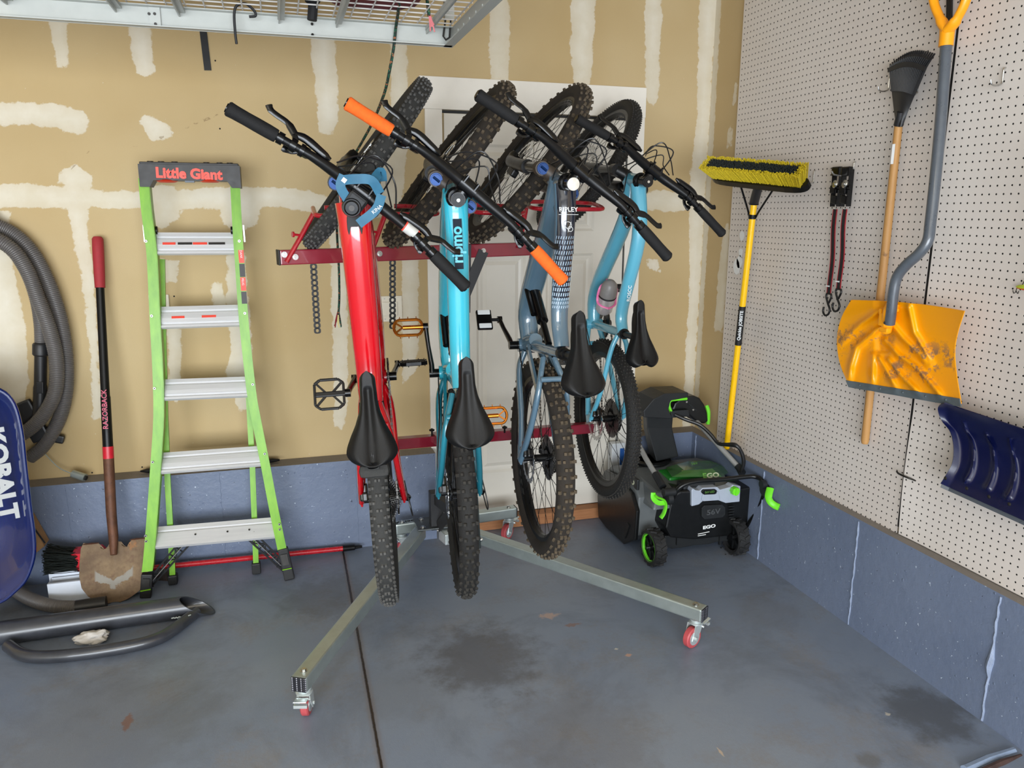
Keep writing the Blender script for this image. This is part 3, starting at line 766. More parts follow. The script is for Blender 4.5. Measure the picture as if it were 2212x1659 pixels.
    b.tube([s0, s0+N_*.02+S_*0, BAR], [.019, .018, .017], 12, sq=[(1.15, .95)]*3); b.tube([s0-S_*.018, s0+S_*.018], .020, 20)
    b.tube([BAR+V((0, -.027, 0)), BAR+V((0, .027, 0))], .0235, 16); 
    for y in (-.019, .019):
        for z in (-1, 1): b.cyl(BAR+V((0, y, 0))+N_*.012+S_*z*.019-N_*.01, BAR+V((0, y, 0))+N_*.026+S_*z*.019, .0045, 8)
    place(b.build('stem', M_GLOSS, root), ST)
    b = MB(); b.cyl(CAP-S_*.006, CAP+S_*.0, .0195, 22); b.cyl(CAP, CAP+S_*.002, .0150, 22); place(b.build('stem_cap', cfg.get('cap', M_BLACK), root), ST)
    b = MB(); b.cyl(CAP+S_*.001, CAP+S_*.004, .005, 8); place(b.build('cap_bolt', M_STEEL, root), ST)
    half = cfg.get('half', .39); pts = bar_pts(half, .03); rs = []
    for p in pts: rs.append(.0172 if abs(p.y) < .07 else max(.0111, .0172-(abs(p.y)-.07)*.05))
    b = MB(); b.tube(pts, rs, 14); place(b.build('handlebar', M_BLACK, root), ST)
    E = [pts[0], pts[-1]]
    for s, e in ((-1, E[0]), (1, E[1])):
        d = (V((-.03, -s*.24*0-s*.0, 0))); q = (pts[-3] if s > 0 else pts[2]); dr = (q-e).normalized()
        b = MB(); g = cfg['gripr']; prof = [g*.9, g*1.06, g, g*.97, g, g*1.0, g*.96, g*.9]
        b.tube([e-dr*.004+dr*t for t in (0, .004, .02, .05, .08, .11, .130, .134)], prof, 16)
        place(b.build('grip', cfg['grip'][0 if s > 0 else 1], root), ST)
        b = MB(); b.cyl(e+dr*.132, e+dr*.148, .0165, 16); place(b.build('grip_collar', M_GLOSS, root), ST); b = MB(); b.cyl(e-dr*.007, e-dr*.0035, .0125, 14); place(b.build('bar_plug', M_GLOSS, root), ST)
        # brake lever: clamp, reservoir, blade
        c = e+dr*.175; fwd = (N_*.86-S_*.5).normalized(); b = MB()
        b.tube([c-dr*.008, c+dr*.008], .0185, 14)
        piv = c+fwd*.030-dr*.012
        b.obox(c+fwd*.012, piv, .016, .016, bev=.004)
        b.tube(smoothpath([piv+dr*.0, piv+dr*.03+fwd*.004, c+dr*.075+fwd*.022, c+dr*.098+fwd*.018], 4), [.0095, .010, .011, .012, .012, .0125, .012, .0115, .011, .010, .008, .006, .005], 10, sq=[(1, .85)]*13)
        body = place(b.build('brake_lever', M_GLOSS, root), ST)
        b = MB(); bl = smoothpath([piv, piv-dr*.030+fwd*.018, piv-dr*.060+fwd*.022, piv-dr*.082+fwd*.026, piv-dr*.094+fwd*.036], 4)
        b.tube(bl, [.007]*4+[.0055]*8+[.006]*3+[.0065]*2, 8, sq=[(1.5, .8)]*17); b.build('lever_blade', M_GLOSS, body)
        # shifter / dropper remote
        c2 = e+dr*.200; b = MB(); dn = (-S_*.8-N_*.1).normalized()
        b.tube([c2-dr*.006, c2+dr*.006], .0178, 14)
        b.obox(c2+dn*.018, c2+dn*.030+dr*.02, .030, .018, bev=.006)
        b.tube(smoothpath([c2+dn*.026, c2+dn*.036-dr*.02-fwd*.018, c2+dn*.034-dr*.045-fwd*.020], 4), [.0055]*6+[.007, .0085, .007], 8, sq=[(1.3, .7)]*9)
        place(b.build('shifter', M_GLOSS, root), ST)
    # ---- cables
    def cab(pts, r=.0024): 
        b = MB(); b.tube(smoothpath(pts, 7), r, 6); b.build('cable', M_CABLE, root)
    T3 = lambda p: ST @ V(p)
    for s, e in ((-1, E[0]), (1, E[1])):
        q = (pts[-3] if s > 0 else pts[2]); dr = (q-e).normalized(); c = e+dr*.27
        fwd = (N_*.86-S_*.5).normalized()
        mid = c.lerp(BAR, .55)
        cab([T3(c+dr*.02+fwd*.020), T3(mid+fwd*.075+N_*.01), T3(BAR+V((0, -s*.03, 0))+N_*.10-S_*.01), T3(HT+V((0, -s*.050, 0))+N_*.055-S_*.02), T3(HB+V((0, -s*.045, 0))+N_*.03-S_*.02)])
        cab([T3(c+dr*.03-S_*.012+fwd*.01), T3(mid+fwd*.050-S_*.03), T3(BAR+V((0, s*.01, 0))+N_*.075-S_*.05), T3(HT+V((0, -s*.040, 0))+N_*.03-S_*.05), HB+V((-.05, -s*.030, .0))], .0022)
    # ---- seat
    SP = V((seatx, 0, seatz)); sp = x[9]
    b = saddle_mesh(*cfg.get('sad', (.262, .145, .0, .006))); sd = place(b.build('saddle', M_SADDLE, root, auto=70), Matrix.Translation(SP) @ Matrix.Rotation(-sp, 4, 'Y'))
    b = MB()
    for s in (-1, 1): b.tube(smoothpath([(.115, s*.006, -.018), (.07, s*.018, -.038), (-.02, s*.022, -.044), (-.08, s*.026, -.030), (-.11, s*.030, -.016)], 4), .0035, 8)
    b.build('saddle_rails', M_DSTEEL, sd)
    b = MB(); top = SP+V((-.005, 0, -.045)); b.tube([STT-sdir*.01, STT+sdir*.016], .0215, 18); b.tube([STT, top], [.0125, .0125], 16)
    if cfg.get('dropper', True): b.tube([STT+sdir*.01, STT+sdir*.05, STT+sdir*.052], [.0155, .0155, .018], 16)
    b.tube([top+V((0, -.026, 0)), top+V((0, .026, 0))], .012, 12); b.build('seatpost', M_BLACK, root)
    # ---- cranks and pedals
    cs = [cfg['crank'], cfg['crank']+math.pi]; 
    for s, a in ((1, cs[0]), (-1, cs[1])):
        y = s*.070; d = V((math.cos(a), 0, math.sin(a))); p0 = BB+V((0, y, 0)); p1 = BB+d*.170+V((0, s*.085, 0))
        b = MB(); b.tube([p0, p0+d*.03, p0+(p1-p0)*.6, p1], [.017, .0155, .013, .014], 12, sq=[(.62, 1)]*4, up=V((0, 0, 1)) if abs(d.z) < .9 else V((1, 0, 0)))
        b.cyl(BB+V((0, s*.04, 0)), p0+V((0, s*.01, 0)), .016, 16); b.cyl(p1-V((0, .009, 0)), p1+V((0, .009, 0)), .014, 14)
        cr = b.build('crank_arm', M_GLOSS, root, auto=60)
        pc = p1+V((0, s*.062, 0)); pa = cfg['pa'][0 if s > 0 else 1]
        T = Matrix.Translation(pc) @ Matrix.Rotation(pa, 4, 'Y') @ (Matrix.Identity(4) if s > 0 else Matrix.Rotation(math.pi, 4, 'Z'))
        pedal(root, T, cfg['pmat'], cfg['ps'])
    b = MB(); toothed(b, 0, .066, 32, .003, .55)
    for i in range(4):
        a = i*math.pi/2+.4; b.obox((.012*math.cos(a), 0, .012*math.sin(a)), (.042*math.cos(a), 0, .042*math.sin(a)), .012, .004, up=(0, 1, 0))
    place(b.build('chainring', M_DSTEEL, root), Matrix.Translation(BB+V((0, -.050, 0))))
    # ---- chain and derailleur
    yc = -.052; rc, rr = .064, .058; b = MB()
    J1 = RA+V((.012, 0, -.085)); J2 = RA+V((.035, 0, -.160)); path = []
    def link(p, q):
        L = (q-p).length; nlk = max(1, int(L/.0127))
        for i in range(nlk):
            a_ = p+(q-p)*(i/nlk); b_ = p+(q-p)*((i+.86)/nlk); b.obox(a_, b_, .0066 if i % 2 else .0046, .0078, up=(0, 0, 1) if abs((q-p).normalized().z) < .8 else (1, 0, 0))
    loop = [BB+V((0, yc, rc)), RA+V((0, yc, rr))]+[RA+V((-rr*math.sin(t), yc, rr*math.cos(t))) for t in (.6, 1.2, 1.8, 2.3)]+[J1+V((-.018, yc, 0)), J1+V((.016, yc, -.01)), J2+V((-.012, yc, .01)), J2+V((0, yc, -.018)), J2+V((.015, yc, 0))]+[BB+V((rc*math.sin(t), yc, rc*math.cos(t))) for t in (3.3, 2.6, 2.0, 1.4, .8, .3)]
    for i in range(len(loop)): link(loop[i], loop[(i+1) % len(loop)])
    b.build('chain', M_CHAIN, root)
    b = MB(); b.obox(RA+V((.0, -.070, -.01)), RA+V((-.01, -.088, -.05)), .02, .024, bev=.005); b.obox(RA+V((-.008, -.088, -.05)), J1+V((0, -.066, .0)), .022, .026, bev=.006)
    for yy in (-.044, -.060): b.obox(J1+V((0, yy, .012)), J2+V((0, yy, -.012)), .003, .024)
    for J in (J1, J2): b.cyl(J+V((0, -.058, 0)), J+V((0, -.047, 0)), .019, 16)
    b.build('derailleur', M_GLOSS, root, auto=30)
    b = MB(); b.box(RA+V((.035, .062, .058)), (.062, .028, .034), bev=.007); b.box(RA+V((.02, .056, .085)), (.03, .02, .022), bev=.005); b.build('brake_caliper', M_GLOSS, root)
    b = MB(); b.tube(smoothpath([RA+V((.03, .07, .07)), RA+V((.12, .075, .10)), RA+V((.25, .06, .08)), BB+V((-.02, .05, .04))], 6), .0024, 6); b.tube(smoothpath([RA+V((-.01, -.09, -.05)), RA+V((-.07, -.10, -.02)), RA+V((-.04, -.095, .05)), RA+V((.06, -.08, .03))], 6), .0022, 6); b.build('cable', M_CABLE, root)
    return root, dict(HT=HT, HB=HB, CAP=CAP, BAR=BAR, BB=BB, RA=RA, STT=STT, ST=ST, frame=fm, S=S_, N=N_)
FITS = {
 1: [0.3545, 2.9617, 0.4995, -0.2667, -0.0295, -0.1418, -0.7069, 0.282, 0.9207, -0.0411, 1.2156],
 2: [0.617, 2.9171, 0.505, -0.2888, -0.006, -0.134, -0.6963, 0.292, 0.9685, 0.0103, 1.2091],
 3: [0.9087, 2.958, 0.5732, -0.3381, 0.0123, -0.0617, -0.6402, 0.2927, 0.9822, -0.0092, 1.1534],
 4: [1.3135, 3.2931, 0.6055, -0.3525, 0.0147, -0.034, -0.571, 0.2716, 0.8189, 0.0603, 1.1462]}
B1, g1 = bike(FITS[1], .372, dict(style='fs', mat=M_RED, frame=1, tyre=('semi', 'semi'), tmat=(M_TYRE_GREY, M_TYRE_GREY), fork=M_BLACK, grip=(M_GRIP, M_GRIP), gripr=.0185, ttw=(.052, .036), fat=.008, stay_r=.014,
    crank=1.9, pa=(.15, 1.4), ps='cage', pmat=M_BLACK, pmat2=0, seatlen=.42, half=.385, sad=(.275, .150, 0, .010)), 'red full suspension mountain bike with a blue headlamp on its bars, leftmost on the rack')
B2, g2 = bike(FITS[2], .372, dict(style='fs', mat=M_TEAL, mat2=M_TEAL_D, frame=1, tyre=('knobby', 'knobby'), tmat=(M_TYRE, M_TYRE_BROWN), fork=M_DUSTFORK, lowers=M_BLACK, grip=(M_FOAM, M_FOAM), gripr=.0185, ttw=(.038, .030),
    crank=.15, pa=(.25, .1), ps='oval', pmat=M_COPPER, seatlen=.44, half=.385, decal=M_TYRE_GREY), 'bright teal mountain bike with orange foam grips, second from left on the rack')
B3, g3 = bike(FITS[3], .372, dict(style='fs', mat=M_GBLUE, frame=1, navy=True, tyre=('knobby', 'knobby'), tmat=(M_TYRE_BROWN, M_TYRE_BROWN), fork=M_DUSTFORK, lowers=M_BLACK, grip=(M_GRIP, M_GRIP), gripr=.0175, ttw=(.038, .026),
    crank=-.75, pa=(.3, .3), ps='clip', pmat=M_GLOSS, seatlen=.44, half=.385, cap=M_STEEL, decal=M_TYRE_GREY), 'slate blue mountain bike with a navy top tube panel, third from left on the rack')
B4, g4 = bike(FITS[4], .348, dict(style='ht', mat=M_SKY, frame=1, tyre=('fine', 'fine'), tmat=(M_TYRE, M_TYRE), fork=M_BLACK, grip=(M_GRIP, M_GRIP), gripr=.0165, short=1, dropper=False, tw=.058,
    crank=math.pi*.95, pa=(1.5, 1.5), ps='plain', pmat=M_BLACK, seatlen=.34, half=.355, sad=(.262, .138, .022, .008), cap=M_BLACK), 'sky blue hardtail bike with a bottle in a pink cage, rightmost on the rack')
def atp(u, v, P, n):
    """photo ray met with the plane through P with normal n"""
    d = RC.T @ np.array([(u - IW/2)/FPX, (v - IH/2)/FPX, 1.0]); d = V([float(t) for t in d]); o = V((0, 0, CAMH)); n = V(n)
    return o+d*((V(P)-o).dot(n)/d.dot(n))
M_GALV = simple('galvanised', (176, 186, 184), .36, .75, var=.10, scale=12)
M_GALVW = simple('galvanised_bright', (206, 214, 214), .32, .6, var=.06, scale=14)
M_MAROON = simple('maroon_paint', (128, 16, 38), .32, var=.06, coat=0.5)
M_MAROON2 = simple('red_rod_paint', (168, 20, 36), .3, var=.06, coat=0.5)
M_BRKT = simple('black_bracket', (40, 40, 42), .6, var=.1, bump=.0004)
M_PINKW = simple('polyurethane_wheel', (176, 74, 78), .45, var=.06)
# ================================================================ bike rack
PB0 = at(603, 556, 1, 2.85); PB1 = at(1230, 534, 1, 3.05); bd = (PB1-PB0).normalized(); bn = V((-bd.y, bd.x, 0))
hub = V((.62, 3.33, .16))
R_ = thing('bike_rack', 'wheeled bike rack with a dark red beam and galvanised splayed legs', 'bike rack', (hub.x, hub.y, 0))
def rp(mb, name, mats, parent=None, **k):
    """part of the rack (world coordinates in)"""
    rel(mb, R_.location); return mb.build(name, mats, parent or R_, **k)
b = MB(); b.obox(PB0, PB1, .05, .052, bev=.004); beam = rp(b, 'beam', M_MAROON)
for p, d in ((PB0, -1), (PB1, 1)):
    b = MB(); b.obox(p, p+bd*d*.006, .052, .054, bev=.003); rp(b, 'beam_end_cap', M_BLK, beam)
def bolt(p, n, r=.008, parent=None, name='bolt', mat=None):
    n = V(n).normalized(); b = MB(); b.cyl(p, p+n*.002, r*1.5, 16); b.cyl(p+n*.002, p+n*.008, r, 6); rp(b, name, mat or M_STEEL, parent)
fy = -bn*.0255
for u, v in ((614, 550), (638, 555), (820, 548), (1044, 542)):
    q = atp(u, v, PB0+fy, bn); bolt(q, -bn, .007, beam)
# lower wheel rest
L0 = at(800, 962, 1, 3.03); L1 = at(1278, 923, 1, 3.17)
b = MB(); b.obox(L0, L1, .045, .045, bev=.004); low = rp(b, 'wheel_rest', M_MAROON)
for u, v in ((933, 934), (1090, 920)):
    q = at(u, v, 1, 3.06); q.z = (L0.z+(L1.z-L0.z)*(q.x-L0.x)/(L1.x-L0.x))+.022; b = MB(); b.cyl(q, q+V((0, 0, .02)), .004, 8); b.lathe([(.001, .02), (.011, .021), (.012, .026), (.001, .032)], 14, Matrix.Translation(q)); rp(b, 'knob', M_BLACK, low)
# mast and braces
mtop = V((.655, 2.975, 1.50)); mbot = V((.722, 2.975, .20))
b = MB(); b.obox(mbot, mtop, .050, .050, up=(0, 1, 0), bev=.004); mast = rp(b, 'mast', simple('green_black_paint', (34, 42, 42), .4, var=.1))
bolt(V((.748, 2.965, .235)), (1, -.2, 0), .007, mast)
for s in (1, ):
    q1 = PB0+bd*((PB1-PB0).length*.5)+bd*s*.165+fy+V((0, 0, .004)); q1 = atp(1044, 542, PB0+fy, bn) if s > 0 else q1
    q0 = V((mtop.x+s*.02, mtop.y-.028, 1.25)); b = MB(); b.obox(q0, q1-bn*.003, .005, .042, up=(0, 0, 1), bev=.001); rp(b, 'brace', M_BRKT)
b = MB(); b.obox(V((.66, 2.985, 1.20)), V((.655, 2.94, 1.47)), .11, .004, up=(0, 1, 0)); rp(b, 'mast_plate', M_BRKT)
b = MB(); b.obox(V((.70, 3.0, .62)), V((.70, 3.09, .62)), .045, .045); b.obox(V((L0.x+.28, 3.09, L0.z)), V((L0.x+.29, 3.0, L0.z)), .04, .04); rp(b, 'rest_arm', M_MAROON)
# hitch arm from base to mast
b = MB(); b.obox(V((.63, 3.36, .30)), V((.715, 2.98, .30)), .05, .05, bev=.004); b.obox(V((.63, 3.34, .15)), V((.63, 3.34, .33)), .06, .06, up=(0, 1, 0), bev=.004); b.obox(V((.63, 3.30, .17)), V((.66, 3.16, .29)), .006, .05); rp(b, 'hitch_arm', M_BRKT)
# base
def sqt(a, c, name, w=.052, mat=None):
    b = MB(); b.obox(a, c, w, w, bev=.006); return rp(b, name, mat or M_GALV)
zc = .138
cbL, cbR = V((.445, 3.415, zc)), V((1.052, 3.465, zc)); crossb = sqt(cbL, cbR, 'cross_bar')
pl = at(645, 1462, 2, .165); pr = at(1522, 1312, 2, .165); lL = V((pl.x, pl.y, zc)); lR = V((pr.x, pr.y, zc))
oL, oR = V((.555, 3.34, zc)), V((.70, 3.36, zc))
legL = sqt(oL, lL, 'leg'); legR = sqt(oR, lR, 'leg')
b = MB(); b.box((.62, 3.36, .1675), (.17, .15, .006), bev=.002); bp = rp(b, 'base_plate', simple('zinc_dark', (96, 100, 100), .4, .7))
for x, y in ((.56, 3.31), (.57, 3.41), (.68, 3.42), (.69, 3.30)): bolt(V((x, y, .171)), (0, 0, 1), .008, bp)
b = MB(); b.obox(V((.655, 3.30, .135)), V((.672, 3.225, .135)), .05, .05, bev=.004); rp(b, 'stub_tube', M_GALVW)
M_CAPH = Nd('end_cap_mesh'); _v = M_CAPH.voro(150, rnd=0); M_CAPH.set(M_CAPH.mix(M_CAPH.mr(_v, .3, .34), s2l((150, 150, 158)), s2l((22, 22, 28))), .5); M_CAPH = M_CAPH.m
def caster(p, ang, parent):
    """locking swivel caster hanging from p, wheel turned by ang"""
    M = Matrix.Translation(p-R_.location) @ Matrix.Rotation(ang, 4, 'Z')
    b = MB(); b.lathe([(.024, 0), (.024, -.006), (.019, -.010), (.027, -.014), (.027, -.018), (.015, -.022)], 22, M)
    for s in (-1, 1):
        b.prism([(-.020, -.018), (.022, -.018), (.030, -.060), (.036, -.078), (.014, -.084), (-.010, -.050)], 0, .003, M @ Matrix.Translation((0, s*.018-.0015, 0)) @ Matrix.Rotation(math.pi/2, 4, 'X') @ Matrix.Scale(1, 4))
    b.box((0, 0, -.020), (.042, .038, .004), M)
    f = b.build('caster', M_GALVW, parent, auto=30)
    b = MB(); W = M @ Matrix.Translation((.020, 0, -.0705)) @ Matrix.Rotation(math.pi/2, 4, 'X')
    b.lathe([(.010, -.013), (.036, -.013), (.0405, -.009), (.0405, .009), (.036, .013), (.010, .013)], 30, W); b.cur = 1
    b.lathe([(.001, -.0145), (.027, -.0145), (.027, -.012), (.001, -.012)], 22, W); b.lathe([(.001, .012), (.027, .012), (.027, .0145), (.001, .0145)], 22, W); b.cyl(W @ V((0, 0, -.026)), W @ V((0, 0, .026)), .006, 8)
    b.build('caster_wheel', [M_PINKW, M_GALVW], f, auto=30)
    b = MB(); b.box((-.036, 0, -.030), (.040, .040, .003), M @ Matrix.Rotation(.25, 4, 'Y')); b.cyl(M @ V((-.018, -.024, -.033)), M @ V((-.018, .024, -.033)), .004, 8); b.box((-.052, 0, -.034), (.012, .042, .010), M); b.build('brake_pedal', M_GALVW, f)
for leg, e, o, ang in ((legL, lL, oL, math.radians(75)), (legR, lR, oR, math.radians(-158)), (crossb, cbR, cbL, math.radians(-140)), (crossb, cbL, cbR, math.radians(10))):
    d = (e-o).normalized(); caster(e-d*.03-V((0, 0, .027)), ang, leg)
    b = MB(); b.obox(e, e+d*.004, .050, .050, bev=.003); rp(b, 'end_cap', M_CAPH if leg != crossb else M_BLK, leg)
    bolt(e-d*.035+V((0, 0, .026)), (0, 0, 1), .008, leg)
lt = text('VelociRAX', .034, M_BLK, crossb, V((.505, 3.42, zc+.0268))-R_.location, (-1, -.08, 0), (0, 0, 1), ext=.0003, bold=.02, sx=1.25)
# wheel hoops with their struts, and the rubber straps below
for i, (lu, lv, ru, rv, su, sv) in enumerate(((680, 462, 800, 470, 618, 566), (838, 458, 943, 463, 797, 556), (1020, 455, 1128, 462, 975, 548), (1143, 447, 1297, 456, 1120, 536))):
    yb = 2.85+.2*((lu-603)/627.)
    Lp = at(lu, lv, 1, yb-.06); Rp = at(ru, rv, 1, yb-.06); b = MB(); zf = Lp.z; x0, x1 = Lp.x, Rp.x; yf_, yk = yb-.12, yb+.06
    pts = []
    for (x, y, z) in ((x0, yk, zf+.02), (x0, yf_+.05, zf), (x0+.012, yf_+.015, zf-.006), (x0+.05, yf_, zf-.008), ((x0+x1)/2, yf_, zf-.008), (x1-.05, yf_, zf-.008), (x1-.012, yf_+.015, zf-.006), (x1, yf_+.05, zf), (x1-.002, yk-.05, zf+.014), (x1-.02, yk-.012, zf+.018), (x1-.06, yk, zf+.02), ((x0+x1)/2, yk, zf+.022), (x0+.04, yk, zf+.022)): pts.append(V((x, y, z)))
    b.tube(smoothpath(pts, 5), .0085, 10, closed=False); h = rp(b, 'wheel_hoop', M_MAROON2)
    s0 = atp(su, sv, PB0+fy, bn); b = MB(); b.tube([s0-bn*.004, s0.lerp(V((x0+.0, yb-.02, zf)), .5), V((x0+.0, yb-.02, zf+.005))], .0115, 10, sq=[(1, .75)]*3); rp(b, 'hoop_strut', M_MAROON2, h)
    md = s0.lerp(V((x0, yb-.02, zf)), .55); b = MB(); b.cyl(md, md+V((-.028, -.01, .004)), .0045, 8); b.cyl(md+V((-.026, -.01, .004)), md+V((-.032, -.012, .004)), .010, 12); rp(b, 'strap_pin', M_MAROON2, h)
def strap(u, v0, v1, y, du=0):
    """rubber ladder strap: oval links with holes"""
    a = at(u, v0, 1, y); c = at(u+du, v1, 1, y); n = 13; L = (c-a).length; z = (c-a).normalized(); b = MB(); x = V((1, 0, 0)); st_ = L/n
    for i in range(n):
        o = a+z*st_*(i+.5); ring = []; inn = []
        for k in range(20):
            t = 2*math.pi*k/20; ex = .0125*(abs(math.cos(t))**.8)*math.copysign(1, math.cos(t)); ez = st_*.56*(abs(math.sin(t))**.6)*math.copysign(1, math.sin(t))
            ring.append(o+x*ex+z*ez); inn.append(o+x*.0052*math.cos(t)+z*.0062*math.sin(t))
        for dy in (-.002, .002): pass
        N = 20; vs = [p+V((0, -.002, 0)) for p in ring+inn]+[p+V((0, .002, 0)) for p in ring+inn]; fs = []
        for k in range(N):
            j = (k+1) % N; fs += [(k, j, N+j, N+k), (2*N+k, 3*N+k, 3*N+j, 2*N+j), (k, 2*N+k, 2*N+j, j), (N+k, N+j, 3*N+j, 3*N+k)]
        b.add(vs, fs, False)
    return b
for u, v0, v1, y, du in ((677, 570, 720, 2.86, 9), (848, 562, 710, 2.92, 0)):
    b = strap(u, v0, v1, y, du); rp(b, 'rubber_strap', M_BLK)
# ================================================================ step ladder
M_LIME = Nd('lime_fibreglass'); _n = M_LIME.noise(26, 4, .6, vec=M_LIME.mapv((1, 1, .35))); M_LIME.set(M_LIME.mix(M_LIME.mr(_n, .35, .7), s2l((100, 156, 10)), s2l((124, 180, 28))), .38); M_LIME.bump(_n, .0006); M_LIME = M_LIME.m
M_ALU = Nd('ribbed_aluminium'); _n = M_ALU.noise(6, 4, .6, vec=M_ALU.mapv((.6, 8, 20))); M_ALU.set(M_ALU.mix(_n, s2l((196, 196, 198)), s2l((226, 226, 226))), M_ALU.mr(_n, .2, .8, .28, .45), .25); M_ALU = M_ALU.m
M_ORANGE = simple('orange_red_plastic', (222, 58, 32), .4, var=.04)
M_CAPB = simple('black_moulding', (34, 31, 29), .5, var=.1)
M_RAISED = simple('orange_red_letters', (226, 62, 34), .45, var=.02)
M_STK_R = simple('red_sticker', (228, 74, 58), .5, var=.02); M_STK_K = simple('black_sticker', (44, 42, 40), .5, var=.3, scale=400)
LY = lambda v: 3.452-.162*max(0, min(1, (v-370)/900.))     # depth of the front frame by photo row
lad = thing('step_ladder', 'lime green step ladder with aluminium steps folded against the drywall', 'step ladder', (-.33, 3.35, 0))
def lp(mb, name, mats, parent=None, **k): rel(mb, lad.location); return mb.build(name, mats, parent or lad, **k)
def fr(u, v, dy=0): return at(u, v, 1, LY(v)+dy)
railL = [(309, 385), (315, 450), (322, 505), (328, 560), (334, 690), (340, 800), (342, 900), (336, 1000), (329, 1100), (321, 1200), (317, 1235)]
railR = [(508, 388), (511, 450), (514, 505), (518, 560), (527, 690), (543, 840), (553, 900), (573, 1000), (592, 1100), (611, 1192)]
def rail(pts, w0, w1, name, flange, parent=None, d=.062):
    """C-section fibreglass rail: web faces the room, flanges run back"""
    P = smoothpath([fr(u, v) for u, v in pts], 3); n = len(P); b = MB()
    for part in (0, 1):
        vs = []; fs = []
        for i, p in enumerate(P):
            w = (w0+(w1-w0)*i/(n-1))/2
            if part == 0: c = [(-w, 0), (w, 0), (w, .005), (-w, .005)]
            else: x = flange*w; c = [(x-.0025, .002), (x+.0025, .002), (x+.0025, d), (x-.0025, d)]
            vs += [p+V((cx_, cy_, 0)) for cx_, cy_ in c]
        for i in range(n-1):
            for j in range(4): fs.append((i*4+j, i*4+(j+1) % 4, (i+1)*4+(j+1) % 4, (i+1)*4+j))
        fs += [(0, 1, 2, 3), ((n-1)*4, (n-1)*4+1, (n-1)*4+2, (n-1)*4+3)]; b.add(vs, fs, False)
    return lp(b, name, M_LIME)
rL = rail(railL, .036, .040, 'side_rail', 1); rR = rail(railR, .035, .036, 'side_rail', -1)
# top cap
cy = 3.425; c0 = at(299, 372, 1, cy); c1 = at(519, 378, 1, cy); zt, zb_ = at(409, 356, 1, cy).z, at(409, 398, 1, cy).z
b = MB(); cx_ = (c0.x+c1.x)/2; w = c1.x-c0.x
o = [(-w/2, zb_-zt-.012), (-w/2, 0), (w/2, 0), (w/2, zb_-zt-.012), (w/2-.036, zb_-zt-.012), (w/2-.052, zb_-zt+.014), (-w/2+.052, zb_-zt+.014), (-w/2+.036, zb_-zt-.012)]
M = Matrix.Translation((cx_, cy, zt)) @ Matrix.Rotation(math.pi/2, 4, 'X'); b.prism(o, -.105, 0, M)
top = lp(b, 'top_cap', M_CAPB)
b = MB(); b.box((cx_, cy+.052, zt+.004), (w-.01, .10, .010), bev=.003)
for q in (-.15, -.11, -.06, .06, .11, .15): b.cyl((cx_+q, cy+.05, zt+.008), (cx_+q, cy+.05, zt+.014), .012, 14)
lp(b, 'cap_tray', M_CAPB, top)
text('Little Giant', .054, M_RAISED, top, V((cx_-.004, cy-.001, zt-.036))-lad.location, (1, 0, -.02), (0, -1, 0), ext=.0015, bold=.048, sx=1.0)
for u in (352, 445):
    q = at(u+9, 391, 1, cy+.03); b = MB(); b.lathe([(.002, -.007), (.030, -.006), (.042, 0), (.030, .006), (.002, .007)], 26, Matrix.Translation(q) @ Matrix.Scale(1, 4)); lp(b, 'tool_ring', M_ORANGE, top)
b = MB(); q = at(410, 391, 1, cy+.02); b.box(q, (.035, .02, .012)); lp(b, 'ring_holder', simple('grey_clip', (96, 104, 114), .5), top)
